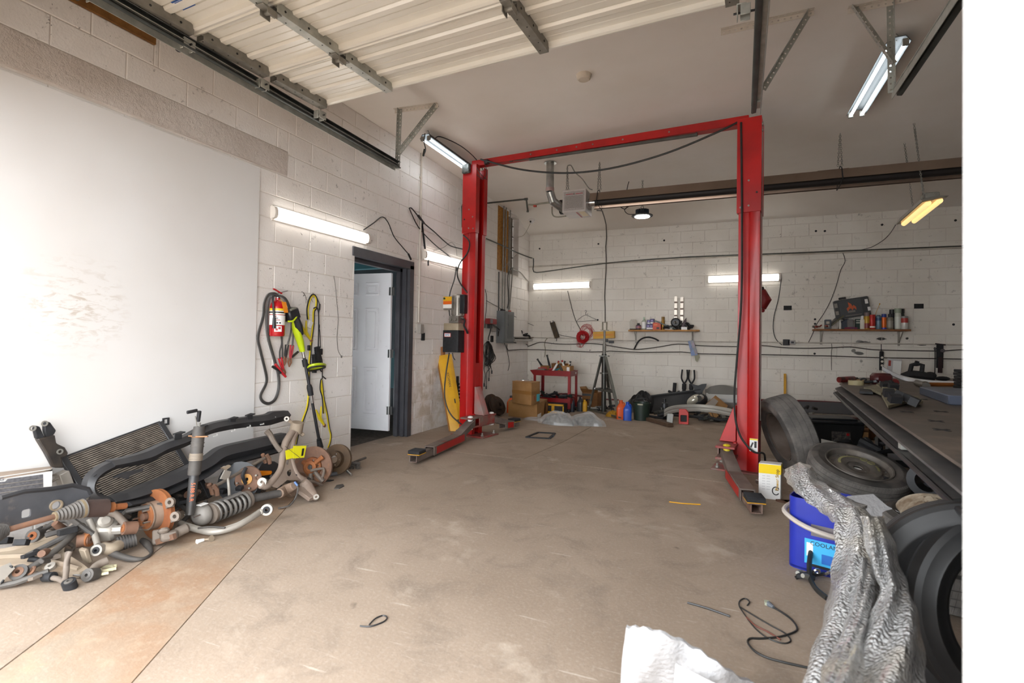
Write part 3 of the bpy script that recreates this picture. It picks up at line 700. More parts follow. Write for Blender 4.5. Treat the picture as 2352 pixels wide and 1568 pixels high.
def angle_iron(name,a,b,w1,w2,mat,parent):
    m=MB();a,b=V(a),V(b);e=(b-a).normalized();d1=(V(w1)-e*V(w1).dot(e)).normalized();d2=(V(w2)-e*V(w2).dot(e)).normalized()
    perf(m,a+d1*.018,b+d1*.018,d1);perf(m,a+d2*.018,b+d2*.018,d2)
    o=m.build(name,mat,parent,smooth=False)
    md=o.modifiers.new('thickness','SOLIDIFY');md.thickness=.003;md.offset=0
    return o
def track(label,p0,p1,s,hang,mats):
    """p0 far end, p1 near end; s: side the channel opens to (+1 = +x)"""
    p0,p1=V(p0),V(p1);T=thing('door_track',label,'door track',p0)
    d=(p1-p0).normalized();n=V((0,0,1)).cross(d).normalized();n=n if n.x*s>0 else-n;up=V((0,0,1))
    prof=[(.035,.028),(.028,.035),(.0,.03),(-.004,.0),(.0,-.03),(.028,-.035),(.035,-.028)]
    m=MB();k=len(prof)
    for q in(p0,p1):m.v+=[q+n*x+up*z for x,z in prof]
    m.f+=[(i,i+1,k+i+1,k+i)for i in range(k-1)];m.mi+=[0]*(k-1)
    o=m.build('rail',mats,T,ang=60);md=o.modifiers.new('thickness','SOLIDIFY');md.thickness=.003
    m=MB();m.bar(p0-n*.007+d*.01,p1-n*.007,.005,.06,up=n);m.bar(p0-n*.03+d*.01+up*-.03,p1-n*.03+up*-.03,.05,.004,up=n)
    m.build('stiffener',GALV,T)
    for(a,b,w1,w2)in hang:angle_iron('hanger',a,b,w1,w2,GALV if min(V(a).z,V(b).z)<3.5 else HPT,T)
    return T
HPT=pm('painted_hanger','d3cabf',.5)
DKT=pm('dark_zinc','5b5f5d',.4,.7,var='484b49',scale=6,kind='pos')
zt=3.02
e1=V((.484,4.41,zt));e1b=V((.71,.75,zt));e1b=e1+(V((.743,1.772,zt))-e1)*1.35;e1b.x=e1.x+(e1b.x-e1.x)*.35
track('steel door track running along the left wall, hung by a light perforated triangle bracket',e1,(.545,.75,zt),1,[
    ((.475,4.40,2.98),(.475,4.42,CEIL),(0,-1,0),(1,0,0)),((.50,4.38,3.14),(.90,4.46,CEIL),(0,-1,0),(0,0,-1)),((.42,4.42,CEIL-.002),(.92,4.46,CEIL-.002),(0,-1,0),(0,0,-1))],DKT)
e2=V((3.855,4.275,zt))
track('door track under the ceiling ending just above the right red lift post',e2,(3.73,.75,zt),-1,[
    ((3.84,4.12,3.0),(3.835,4.14,CEIL),(0,-1,0),(1,0,0)),((3.875,4.03,3.06),(4.18,4.14,CEIL),(0,-1,0),(0,0,-1)),((3.60,4.165,CEIL-.002),(4.22,4.14,CEIL-.002),(0,-1,0),(0,0,-1))],DKT)
e3=V((4.762,4.32,zt))
track('dark door track at upper right, hung on a V of perforated steel',e3,(4.71,.75,zt),1,[
    ((4.735,4.28,3.0),(4.71,4.22,CEIL),(0,-1,0),(-1,0,0)),((4.70,4.2,3.16),(4.46,4.2,CEIL),(0,-1,0),(0,0,1)),((4.44,4.21,CEIL-.002),(5.1,4.2,CEIL-.002),(0,-1,0),(0,0,-1))],DKT)
# ============================================================= LIGHTS
def emat(name,c,e):
    m=pm(name,c,.4,emit=e);return m
LEDM=emat('led_diffuser_lit','fffaf2',LED_E);TUBM=emat('tube_lit','f2fbff',TUBE_E);UFOM=emat('highbay_lit','fffdf8',95.)
ENDC=pm('lamp_end_cap','e6dfd6',.45)
def led(label,a,b,out,h=.1,d=.045):
    a,b=V(a),V(b);e=(b-a).normalized();o=V(out);up=o.cross(e).normalized();up=up if up.z>0 else-up
    T=thing('led_wrap_light',label,'light',a);L_=(b-a).length
    M=Mx(((o[0],up[0],e[0],a[0]),(o[1],up[1],e[1],a[1]),(o[2],up[2],e[2],a[2]),(0,0,0,1)))
    n=9;arc=[(.012+d*math.sin(PI*i/n)**.55,-h/2*math.cos(PI*i/n))for i in range(n+1)]
    m=MB();m.prism([(.0,-h/2)]+arc+[(.0,h/2)],M@Mx.Translation(V((0,0,.03))),L_-.06);m.build('diffuser',LEDM,T)
    for z in(0,L_-.032):
        m=MB();m.prism([(.0,-h/2-.004)]+[(x+.004,y*1.05)for x,y in arc]+[(.0,h/2+.004)],M@Mx.Translation(V((0,0,z))),.032);m.build('end_cap',ENDC,T)
    m=MB();m.prism([(-.001,-h/2-.02),(.012,-h/2-.012),(.012,h/2+.012),(-.001,h/2+.02)],M@Mx.Translation(V((0,0,.01))),L_-.02);m.build('backplate',ENDC,T)
    return T
led('bright LED strip light on the left wall beside the white sheet',L(621,487,.006),L(842,549,.006),(1,0,0))
led('bright LED strip light on the left wall half hidden by the red lift post',L(970,584,.006),(.006,6.85,L(970,584).z+.03),(1,0,0))
led('bright LED strip light high in the left corner of the back wall',B(1224,658.5,.006),B(1358,653.5,.006),(0,-1,0))
led('bright LED strip light on the back wall behind the right red post',B(1623,642,.006),B(1793,636.5,.006),(0,-1,0))
def tubes(label,c,L_,n,w,hang):
    c=V(c);T=thing('tube_light',label,'light',c)
    m=MB();m.prism([(-w/2,0),(-w*.3,.05),(w*.3,.05),(w/2,0),(w/2-.004,0),(w*.3-.004,.044),(-w*.3+.004,.044),(-w/2+.004,0)],TR(c+V((0,L_/2,.02)),(PI/2,0,0)),L_)
    m.build('housing',pm('lamp_housing_grey','4a4d4f',.5,.2),T)
    for i in range(n):
        x=(i-(n-1)/2)*w*.56
        m=MB();m.cyl(c+V((x,-L_/2+.02,.012)),c+V((x,L_/2-.02,.012)),.0135,n=10);m.build('tube',TUBM,T)
        for sg in(-1,1):m=MB();m.box(c+V((x,sg*(L_/2-.008),.02)),(.04,.02,.05));m.build('lamp_holder',GALD,T)
    for sg in(-1,1):
        m=MB();a=c+V((0,sg*L_*.46,.06));m.tube([a,a+V((.02,0,(CEIL-a.z)*.5)),V((a.x,a.y,CEIL))],.004,5);m.build('wire_hook',GALD,T)
    return T
tl=tubes('twin tube light hung by the ceiling above the left red post',(.47,5.55,3.49),1.22,2,.15,1)
m=MB();q=V((.52,5.05,3.53));m.tube([q,q+V((.03,.05,.05)),V((.62,5.25,3.58)),V((.66,5.5,3.58)),V((.66,5.85,3.56)),V((.62,6.2,3.5))],.006,6,k=5)
m.tube([V((.47,4.93,3.56)),V((.48,4.9,3.45)),V((.47,4.95,3.38)),V((.46,4.92,3.3))],.006,6,k=5);m.cyl((.46,4.92,3.3),(.47,4.93,3.38),.012,n=8);m.build('light_cord',HOSE,tl)
tubes('twin tube light on the ceiling at upper right behind the V shaped hanger',(4.85,5.27,3.5),1.3,2,.17,1)
q=Y(1475,497,7.6)
T=thing('high_bay_light','round black high bay LED lamp hanging on a short chain','light',q)
m=MB();m.lathe([(0,.004),(.108,.0),(.112,-.004),(.15,.0),(.155,.012),(.115,.03),(.075,.035),(.07,.1),(.05,.11),(0,.112)],TR(q),28);m.build('housing',BLK1,T)
m=MB()
for i in range(16):
    a=2*PI*i/16;m.box(q+V((.082*math.cos(a),.082*math.sin(a),.07)),(.03,.006,.06),Mx.Rotation(a,3,'Z'))
m.build('heat_sink',pm('heatsink_blue_grey','39424c',.4,.4),T)
m=MB();m.cyl(q+V((0,0,-.008)),q+V((0,0,-.002)),.106,n=28);m.build('diffuser',UFOM,T)
def chain(name,a,b,mat,parent,r=.0035,ln=.035):
    m=MB();a,b=V(a),V(b);L_=(b-a).length;k=max(1,int(L_/(ln*.72)));R=frame(b-a)
    for i in range(k):
        c=a+(b-a)*((i+.5)/k);Rz=R@Mx.Rotation(PI/2*(i%2),3,'Z');w=ln*.28
        m.tube([c+Rz@V((w*math.cos(t),0,ln/2*math.sin(t)))for t in[2*PI*j/8 for j in range(8)]],r,4,closed=True)
    return m.build(name,mat,parent,kind='stuff')
m=MB();m.lathe([(.018+.005*math.cos(t),.005*math.sin(t))for t in[2*PI*j/8 for j in range(8)]],TR(q+V((0,0,.135)),(PI/2,0,0)),16,closed=True);m.build('eye_ring',GALD,T)
chain('chain',q+V((0,0,.155)),(q.x,q.y,CEIL),GALD,T)
m=MB();m.tube([q+V((-.06,0,.04)),q+V((-.2,0,.05)),q+V((-.26,0,.12)),q+V((-.2,0,.17)),q+V((-.28,0,.2)),q+V((-.32,0,.17)),q+V((-.25,0,.13)),q+V((-.22,0,.2)),q+V((-.23,0,.4)),V((q.x-.2,q.y,CEIL))],.006,6,k=5);m.build('light_cord',HOSE,T)
# unlit troffer on chains at the right; glowing tubes imitate an amber reflection
A_,Bq_,C_,D_=Y(2057,516.5,7.45),Y(2110.8,503,7.45),Y(2179.6,449,6.35),Y(2118.4,462,6.35)
T=thing('shop_light','unlit shop light with a painted amber reflection hung on chains at a tilt over the steel bench','light',(A_+C_)/2)
un=(Bq_-A_).cross(D_-A_).normalized();un=un if un.z>0 else-un
m=MB();e_=.05;m.hexa([A_,Bq_,C_,D_]+[p+un*.05+((A_+C_)/2-p)*.25 for p in(A_,Bq_,C_,D_)]);m.build('housing',pm('lamp_housing_pale','a9a49c',.5,.2),T)
AMB=pm('amber_reflection_glow','ffd58e',.4,emit=.9);REFL=pm('lamp_reflector','8d7a5e',.25,.8)
m=MB();m.add([p+((A_+C_)/2-p)*.06-un*.003 for p in(A_,Bq_,C_,D_)],[(0,1,2,3)]);m.build('reflector',REFL,T)
for f in(.28,.72):
    m=MB();a,b_=A_.lerp(Bq_,f),D_.lerp(C_,f);m.cyl(a.lerp(b_,.06)-un*.02,a.lerp(b_,.94)-un*.02,.028,n=10);m.build('tube',AMB,T)
for a,b_ in((.3,.5),(.7,.5),(.85,.3)):
    p=A_.lerp(D_,a).lerp(Bq_.lerp(C_,a),b_)+un*.05;chain('chain',p,(p.x-.06,p.y+.1,CEIL),GALD,T,.003,.03)
m=MB();m.box(A_.lerp(D_,.8).lerp(Bq_.lerp(C_,.8),.6)+un*.07,(.12,.16,.06));m.build('ballast',GALD,T,bevel=.006)
m=MB();m.tube([A_,B(2045,535,.3),B(2028,552,.04),B(2000,568,.03),B(1965,576,.03)],.005,6,k=5);m.build('light_cord',HOSE,T)
# ============================================================= HEATER
HS=pm('reflector_aluminium','9c8a7c',.3,.8,var='8c7a6d',scale=2,kind='pos')
HT=pm('heater_tube','2a2523',.6,.3)
T=thing('tube_heater','long ceiling tube heater with a pale burner box, hung on chains across the bay','heater',(1.65,6.65,2.93))
hz=3.115
m=MB();m.box((1.8,6.66,3.085),(.32,.34,.3));bx=m.build('burner_box',pm('burner_enamel','b9b0aa',.4,var='a9a09a',scale=4),T,bevel=.004)
m=MB();m.box((1.8,6.486,3.085),(.28,.003,.25));m.build('spec_plate',pm('plate_grey','9e9690',.5,var='8a827c',scale=60),bx)
m=MB();m.box((1.74,6.484,3.175),(.1,.002,.008));m.box((1.87,6.484,3.175),(.1,.002,.008));m.box((1.83,6.66,2.9345),(.02,.28,.002));m.build('red_stripe',pm('label_red2','9c2a2a',.5),bx)
m=MB();m.box((1.9,6.62,2.934),(.08,.24,.002));m.build('pale_label',pm('label_cream','d8c9a4',.5),bx)
m=MB();m.add([(1.8,6.4835,3.195),(1.785,6.4835,3.165),(1.815,6.4835,3.165)],[(0,1,2)])
for i in range(9):
    m.box((1.8,6.4838,3.14-i*.018),(.24,.001,.007))
m.build('printing',pm('print_grey','6d655f',.6),bx)
m=MB();m.prism(rect(.2,.22,.05,3),TR((1.635,6.68,3.08),(0,PI/2,0)),.012);m.cyl((1.56,6.66,3.06),(1.63,6.66,3.06),.1,n=18);m.build('blower',BLK1,bx,bevel=.004)
hp=[(6.50,hz-.045),(6.51,hz-.03),(6.56,hz+.07),(6.62,hz+.085),(6.70,hz+.085),(6.76,hz+.06),(6.80,hz-.075),(6.79,hz-.09)]
m=MB();k=len(hp)
for x in(2.0,8.6):m.v+=[V((x,y,z))for y,z in hp]
m.f+=[(i,i+1,k+i+1,k+i)for i in range(k-1)];m.mi+=[0]*(k-1)
o=m.build('reflector',HS,T,ang=20);md=o.modifiers.new('t','SOLIDIFY');md.thickness=.002
m=MB();m.cyl((1.95,6.65,hz-.03),(8.5,6.65,hz-.03),.05,n=14);m.build('radiant_tube',HT,T)
m=MB();m.cyl((1.95,6.65,hz-.03),(2.05,6.65,hz-.03),.055,n=14);m.build('tube_collar',CHROME,T)
for x in(4.62,6.3):
    m=MB();m.v+=[V((x,y,z+.004))for y,z in hp]+[V((x+.3,y,z+.004))for y,z in hp];m.f+=[(i,i+1,k+i+1,k+i)for i in range(k-1)];m.mi+=[0]*(k-1)
    m.build('reflector_joint',HS,T,ang=20)
for x,x2 in((2.1,2.1),(4.85,4.85),(7.4,7.4)):
    m=MB();m.tube([(x,6.49,hz-.05),(x,6.55,hz+.08),(x,6.65,hz+.13),(x,6.75,hz+.08),(x,6.81,hz-.1)],.005,6);m.tube([(x,6.49,hz-.05),(x,6.65,hz-.09),(x,6.81,hz-.1)],.005,6);m.build('hanger_wire',BLKM,T)
    for sg in(-1,1):chain('chain',(x+sg*.02,6.65,hz+.13),(x,6.65,CEIL),GALD,T,.003,.032)
for sg in(-1,1):chain('chain',(1.66+sg*.015,6.66,3.235),(1.65,6.66,CEIL),GALD,T,.003,.032)
for x in(1.98,):
    m=MB();m.tube([(1.67,6.6,3.6),(1.72,6.6,3.6),(1.78,6.6,3.5),(1.88,6.6,3.4),(1.97,6.6,3.27),(2.02,6.6,3.24)],.008,6,k=5);m.build('conduit',GALD,T)
# vent duct down to the burner
DUCT=pm('duct_galvanised','b5b6b2',.28,.85,var='8d8f8c',scale=8,kind='pos')
T=thing('vent_duct','shiny round metal vent pipe from the ceiling down to the heater','duct',(1.45,6.5,CEIL))
qd=[Y(1262,352,6.45),Y(1263,440,6.45),Y(1270,462,6.5),Y(1286,474,6.58)]
qd[0].z=CEIL;qd[0].x=qd[1].x;
m=MB();m.cyl(qd[0],qd[1],.052,n=18);m.build('straight_pipe',DUCT,T)
m=MB();m.cyl(qd[1]+V((0,0,.0)),qd[2],.055,n=16);m.cyl(qd[2],qd[3],.055,n=16);m.cyl(qd[3],qd[3]+(qd[3]-qd[2]).normalized()*.07,.055,n=16);m.ball(qd[2],.055,16,8);m.ball(qd[3],.055,16,8);m.build('elbow',DUCT,T)
m=MB();m.lathe([(.053,0),(.056,0),(.056,.05),(.053,.05)],TR(qd[1]+V((0,0,-.0))),18,closed=True);m.build('foil_tape',pm('foil_tape','b39a94',.4,.5),T)
m=MB();m.lathe([(.05,0),(.085,0),(.085,.01),(.05,.01)],TR((qd[0].x,qd[0].y,CEIL-.012)),18,closed=True);m.build('ceiling_collar',DUCT,T)
# gas pipe feeding it
GP=pm('dark_gas_pipe','55564f',.5,.4,var='43443e',scale=10,kind='pos')
T=thing('gas_pipe','dark gas pipe with a red valve crossing under the ceiling to the heater','pipe',(.0,7.4,3.4))
a0=L(1062,470,.06);a1=Y(1209,457,7.0);a2=Y(1212,484,7.0)
m=MB();a00=L(1122,466,.06)
m.tube([L(1062,522,.06),L(1061,474,.06),L(1063,470,.06),a00,a1],.013,8);m.cyl(a1,a2,.013,n=8);m.cyl(a1+V((-.03,0,0)),a1+V((.02,0,0)),.018,n=10);m.cyl(a2+V((0,0,.0)),a2-V((0,0,.02)),.018,n=10);m.build('pipe',GP,T)
a3=Y(1213,470,7.0);m=MB();m.tube([a3,Y(1228,470,7.0),Y(1244,467,6.9),Y(1262,465,6.85)],.014,8,k=3);m.tube([Y(1268,475,6.8),Y(1269,492,6.75),Y(1278,498,6.7),Y(1300,496,6.66)],.010,8,k=4);m.build('flex_connector',pm('yellow_grey_flex','8d8a7c',.5,.4),T)
m=MB();m.box(Y(1229,473,6.99),(.05,.03,.03));m.build('red_valve',pm('valve_red','a6301d',.5),T,bevel=.005)
# smoke detector and camera on the ceiling
q=V((2.452,4.429,CEIL));m=MB();m.lathe([(0,-.045),(.05,-.044),(.062,-.034),(.066,-.01),(.07,0),(0,0)],TR(q),24);m.lathe([(.045,-.0455),(.047,-.047),(.049,-.0455)],TR(q),24)
solo('smoke_detector',m,pm('cream_plastic','d5c9b8',.5),'round cream smoke detector on the ceiling beyond the door panels','smoke detector',base=q)
q=V((.118,9.38,3.42));T=thing('security_camera','small white dome camera on the ceiling in the back left corner','camera',q)
q2=F(1221,507,3.44);m=MB();m.lathe([(0,.0),(.06,0),(.06,.02),(.045,.035),(0,.035)],TR(q2,(.15,0,0)),18);m.build('base',WHT,T)
m=MB();m.ball(q2+V((.01,-.02,-.02)),.04,14,8);m.build('dome',WHT,T)
m=MB();m.ball(q2+V((.0,-.05,-.025)),.02,10,6);m.build('lens',BLK1,T)
m=MB();m.tube([q2,V((.05,9.2,3.3)),V((.012,8.95,3.2))],.004,5,k=4);m.build('camera_wire',pm('wire_beige','8f8069',.6),T)
# ============================================================= LEFT WALL THINGS
def crop(ox,oy,s):return lambda x,y:(ox+x*s,oy+y*s)
def lw(c,pts,x=.02):return[L(*c(*p),x if len(p)<3 else p[2])if False else L(*c(p[0],p[1]),p[2]if len(p)>2 else x)for p in pts]
def bwp(c,pts,off=.02):return[B(*c(p[0],p[1]),p[2]if len(p)>2 else off)for p in pts]
c1=crop(580,620,200/784)
EXR=pm('extinguisher_red','b8141c',.25,var='a01018',scale=3,coat=.4)
q=L(636,772,.075);top=L(638,692,.075).z
T=thing('fire_extinguisher','red fire extinguisher on the left wall with an orange tag and draped black cables','fire extinguisher',q)
h=top-q.z;r=.062
m=MB();m.lathe([(0,.004),(r*.9,0),(r,.012),(r,h-.05),(r*.85,h-.015),(r*.45,h+.004),(.02,h+.012),(.02,h+.03),(0,h+.03)],TR(q),28);m.build('cylinder',EXR,T)
m=MB();m.cyl(q+V((0,0,h+.02)),q+V((0,0,h+.06)),.02,n=12);m.cyl(q+V((0,0,h+.045)),q+V((.0,.05,h+.05)),.01,n=8);m.build('valve',CHROME,T)
m=MB();m.bar(q+V((.0,-.02,h+.065)),q+V((.01,.09,h+.10)),.02,.006);m.build('lever',CHROME,T)
m=MB();m.bar(q+V((.0,-.05,h+.105)),q+V((.01,.03,h+.07)),.02,.008);m.build('red_handle',EXR,T)
for z0,z1,col,nm in((.62,.73,'e8e2d5','white_label'),(.735,.79,'e3c41d','yellow_label'),(.32,.60,'e9e6e2','instruction_label')):
    m=MB();m.lathe([(r+.0012,h*z0),(r+.0012,h*z1)],TR(q,(0,0,-2.1)),18,arc=2.9);m.build(nm,pm('label_'+col,col,.45),T)
for k,(a,z,w)in enumerate(((-.35,.36,.03),(0,.36,.03),(.35,.36,.03),(-.1,.5,.05),(.1,.45,.06),(.0,.67,.07),(-.2,.55,.025))):
    m=MB();m.lathe([(r+.002,h*z),(r+.002,h*(z+.02+.02*(k<3)))],TR(q,(0,0,-.75+a-w*4)),6,arc=w*8);m.build('printing',TXK if k<4 else pm('print_redbrown','9a3a30',.5),T)
m=MB();m.lathe([(r+.0015,h*.13),(r+.0015,h*.29)],TR(q,(0,0,-1.1)),10,arc=.95);m.build('round_badge',WHT,T)
m=MB();m.lathe([(r+.0022,h*.16),(r+.0022,h*.22)],TR(q,(0,0,-.95)),6,arc=.3);m.lathe([(r+.0022,h*.2),(r+.0022,h*.26)],TR(q,(0,0,-.6)),6,arc=.3);m.build('badge_print',pm('badge_red','b33a3a',.5),T)
m=MB();m.lathe([(r+.003,h*.66),(r+.003,h*.7)],TR(q),24);m.build('strap',BLK1,T)
m=MB();m.tube([q+V((0,-.02,h+.045)),q+V((.02,-.07,h+.03)),q+V((.035,-.075,h*.75)),q+V((.04,-.07,h*.5))],.009,8,k=5);m.cyl(q+V((.04,-.07,h*.52)),q+V((.04,-.07,h*.22)),.012,.015,n=10);m.build('discharge_hose',BLK1,T)
ot=[L(*c1(*p),.15)for p in((262,285),(302,288),(322,384),(284,384))]
m=MB();m.prism([(0,0),(1,0),(1,1),(0,1)],Mx.Identity(4),.001);vs=m.v;m.v=[ot[0].lerp(ot[1],p[0]).lerp(ot[3].lerp(ot[2],p[0]),p[1])+V((p[2],0,0))for p in vs];m.build('orange_tag',pm('tag_orange','e88b1e',.6),T)
m=MB();m.tube(lw(c1,[(235,270,.1),(255,268,.13),(275,288,.15)]),.002,4);m.build('tag_wire',YEL,T)
def clamp(name,mb_at,a,b,col,parent,jaw=True):
    """jumper clamp: two handles from hinge, jaws at b"""
    a,b=V(a),V(b);e=(b-a).normalized();s=V((1,0,0)).cross(e).normalized();L_=(b-a).length
    m=MB()
    for sg in(-1,1):
        m.tube([a+s*sg*.016,a+e*L_*.45+s*sg*.008,a+e*L_*.62+s*sg*.004],[.007,.009,.008],6)
    g=m.build(name,pm('clamp_'+col,col,.4),parent)
    m=MB()
    for sg in(-1,1):m.tube([a+e*L_*.55+s*sg*.006,a+e*L_*.8+s*sg*.016,b+s*sg*.003],[.007,.008,.003],6)
    m.build('jaws',pm('copper_jaw','9a6a52',.4,.6),g)
    return g
HK=pm('hook_steel','5d5954',.5,.6)
T=thing('jumper_cables','grey black jumper cables with red clamps looped over the fire extinguisher','jumper cables',L(*c1(195,215),.0))
GCB=pm('grey_black_cable','3a3836',.5,var='4a4745',scale=5)
def twin(pts,r,mat,mat2,name,parent,sep=.011,k=6):
    P=spline(pts,k);o1=[];
    for nm,sg,mm in(('a',-1,mat),('b',1,mat2)):
        Q=[]
        for i,p in enumerate(P):
            t=(P[min(i+1,len(P)-1)]-P[max(i-1,0)]).normalized();s=V((1,0,0)).cross(t);s=s.normalized()if s.length>1e-4 else V((0,1,0));Q.append(p+s*sg*sep/2)
        m=MB();m.tube(Q,r,6);m.build(name,mm,parent)
twin(lw(c1,[(240,235,.05),(195,212,.08),(140,225,.06),(108,300,.03),(96,420,.02),(50,600,.02),(72,730,.02),(124,950,.02),(118,1030,.02),(72,1130,.02),(95,1185,.02),(150,1200,.02),(205,1160,.02),(236,1060,.02),(232,940,.02),(195,800,.02),(140,600,.02),(130,420,.025),(150,260,.05),(195,225,.08),(235,235,.09)]),.0075,GCB,GCB,'cable',T)
m=MB();m.tube(lw(c1,[(240,232,.1),(290,262,.13),(328,345,.13),(350,450,.1),(345,560,.06),(315,675,.05)]),.0075,6,k=6);m.build('cable',GCB,T)
m=MB();m.tube(lw(c1,[(245,228,.1),(300,258,.12),(338,345,.12),(356,460,.09),(368,560,.06),(358,680,.05)]),.0075,6,k=6);m.build('cable',GCB,T)
for pts in([(258,590,.03),(262,660,.03),(246,730,.03),(246,800,.03)],[(266,590,.03),(268,680,.03),(270,740,.03),(268,800,.03)]):
    m=MB();m.tube(lw(c1,pts),.0065,6,k=5);m.build('cable',GCB,T)
def lcl(n,a,b,col,x=.045):clamp(n,None,L(*c1(*a),x),L(*c1(*b),x),col,T)
lcl('clamp',(312,672),(285,860),'2a2828');lcl('clamp',(356,675),(330,872),'a8323c');lcl('clamp',(248,792),(292,960),'b5202a')
m=MB();m.tube(lw(c1,[(205,848),(250,905),(300,962)],.06),[.012,.014,.01],6);m.build('clamp_handle',pm('clamp_b5202a','b5202a',.4),T)
m=MB();m.tube(lw(c1,[(180,868),(222,895),(255,925)],.06),.012,6);m.build('clamp_handle',BLK1,T)
m=MB();m.tube(lw(c1,[(356,782),(410,735)],.05),.01,6);m.build('clamp_handle',BLK1,T)
# string trimmer leaning against the wall
LIM=pm('lime_plastic','b9cc1c',.35,var='a9bc14',scale=4)
T=thing('string_trimmer','lime green and black string trimmer hanging upside down on the left wall','trimmer',F(733,1022,.06))
def tp(x,y,dx=.1):return L(*c1(x,y),dx)
sh0,sh1=tp(452,720,.1),L(735,1022,.17)
def sh(t):return sh0.lerp(sh1,t)
m=MB();m.cyl(sh(0),sh(.12),.013,n=10);m.build('inner_tube',CHROME,T)
m=MB();m.cyl(sh(.08),sh(.46),.0135,n=12);m.cyl(sh(.53),sh(1),.0135,n=12);m.build('shaft',BLK1,T)
m=MB();m.cyl(sh(.44),sh(.55),.017,n=10);m.build('bare_shaft',CHROME,T)
m=MB();m.cyl(sh(.36),sh(.39),.02,.026,n=12);m.cyl(sh(.39),sh(.47),.026,.024,n=12);m.build('coupler',BLKM,T)
m=MB();m.cyl(sh(.93),sh(.94),.02,n=12);m.cyl(sh(.945),sh(1.03),.022,.028,n=12);m.build('lower_collar',BLKM,T)
m=MB();m.tube([tp(372,450,.1),tp(398,550,.1),tp(428,640,.1),tp(450,732,.1)],[.035,.04,.036,.026],12,flat=.8);m.build('motor_housing',LIM,T)
m=MB();m.tube([tp(385,420,.12),tp(415,500,.13),tp(440,580,.12)],[.03,.035,.02],8);m.build('grip',BLKM,T)
bq=tp(348,400,.1);bd=(tp(428,640,.1)-tp(372,450,.1)).normalized()
m=MB();m.box(bq,(.1,.12,.1),frame(bd));m.build('battery',BLK1,T,bevel=.012)
m=MB();m.box(bq+bd*-.05+V((.01,0,0)),(.08,.07,.02),frame(bd));m.build('battery_cap',pm('trimmer_grey','6b6a5e',.5),T,bevel=.006)
m=MB();m.tube([tp(318,462,.13),tp(370,455,.16),tp(408,400,.13)],.008,6,k=3);m.build('lime_trim',LIM,T)
hp_=sh(.14);hb=[tp(497,888,.1),tp(520,862,.16),tp(570,850,.2),tp(630,848,.2),tp(652,858,.14),tp(600,876,.08),tp(540,888,.08)]
m=MB();m.tube(hb,.013,8,k=5,closed=True);m.build('loop_handle',LIM,T)
m=MB();m.tube([p+V((0,0,-.016))for p in hb],.01,8,k=5,closed=True);m.build('loop_grip',BLKM,T)
m=MB();m.cyl(sh(.1),sh(.17),.024,n=10);m.bar(sh(.14),tp(500,872,.1),.03,.03);m.build('handle_clamp',BLKM,T)
# yellow jumper cables
YC=pm('yellow_cable','d8c21c',.45,var='c7ae14',scale=6)
T=thing('jumper_cables','yellow and black jumper cables hanging on a nail by the doorway','jumper cables',L(*c1(545,215),.0))
twin(lw(c1,[(500,445),(495,350),(518,255),(550,225),(576,262),(572,340),(552,372),(548,480),(530,640),(512,850),(508,1000),(507,1120),(492,1240),(446,1370),(405,1500),(390,1570)],.025),.007,YC,BLK1,'cable',T,.012)
twin(lw(c1,[(640,1290),(632,1150),(612,1070),(620,985),(630,1060),(640,1150),(672,1300),(690,1420),(706,1490),(695,1560),(680,1600)],.025),.006,YC,BLK1,'cable',T,.01)
m=MB();m.tube(lw(c1,[(575,238),(600,300),(604,345),(596,400),(598,500),(606,560),(612,700)],.025),.004,6,k=5);m.tube(lw(c1,[(550,345),(575,335),(592,370),(596,470),(594,600),(592,690)],.03),.006,6,k=5);m.tube(lw(c1,[(612,760),(628,830),(628,980)],.025),.005,6,k=4);m.tube(lw(c1,[(604,890),(622,915)],.03),.006,6);m.tube(lw(c1,[(630,955),(660,980)],.03),.006,6);m.build('thin_lead',BLK1,T)
for a,b,d in(((605,305),(602,360),.008),((598,490),(600,520),.008)):m=MB();m.cyl(L(*c1(*a),.025),L(*c1(*b),.025),d,n=8);m.build('connector',BLK1,T)
for(a,b,w)in(((580,690),(596,838),.05),((558,758),(562,850),.04),((562,850),(556,925),.035)):
    m=MB();a,b=L(*c1(*a),.04),L(*c1(*b),.04);m.bar(a,b,.03,w);
    for i in range(7):m.bar(a.lerp(b,.1+i*.12)+V((.0,-w/2-.004,0)),a.lerp(b,.15+i*.12)+V((.0,-w/2-.004,0)),.02,.01)
    m.build('black_clamp',BLKM,T,bevel=.002)
m=MB();m.box(L(*c1(610,735),.03),(.03,.04,.06));m.box(L(*c1(508,700),.03),(.02,.03,.05));m.build('plug',BLK1,T,bevel=.004,kind='stuff')
for a,b,c in(((435,485),(538,645),1),((572,1258),(655,1412),1)):
    a,b=L(*c1(*a),.05),L(*c1(*b),.05);e=(b-a).normalized();s=V((1,0,0)).cross(e);L_=(b-a).length
    m=MB();m.tube([a,a+e*L_*.45-s*.012,b],[.008,.016,.008],6,flat=.8);m.tube([a+e*L_*.08-s*(-.07),a+e*L_*.45+s*.0,b],[.008,.016,.008],6,flat=.8);g=m.build('yellow_clamp',YC,T)
    m=MB();m.ball(b-e*.02,.018,8,6,(.7,1,1));m.build('jaws',pm('copper_jaw','9a6a52',.4,.6),g)
m=MB();m.box(L(*c1(516,490),.03),(.02,.05,.07),Mx.Rotation(-.4,3,'X'));m.build('white_tag',WHT,T,bevel=.004)
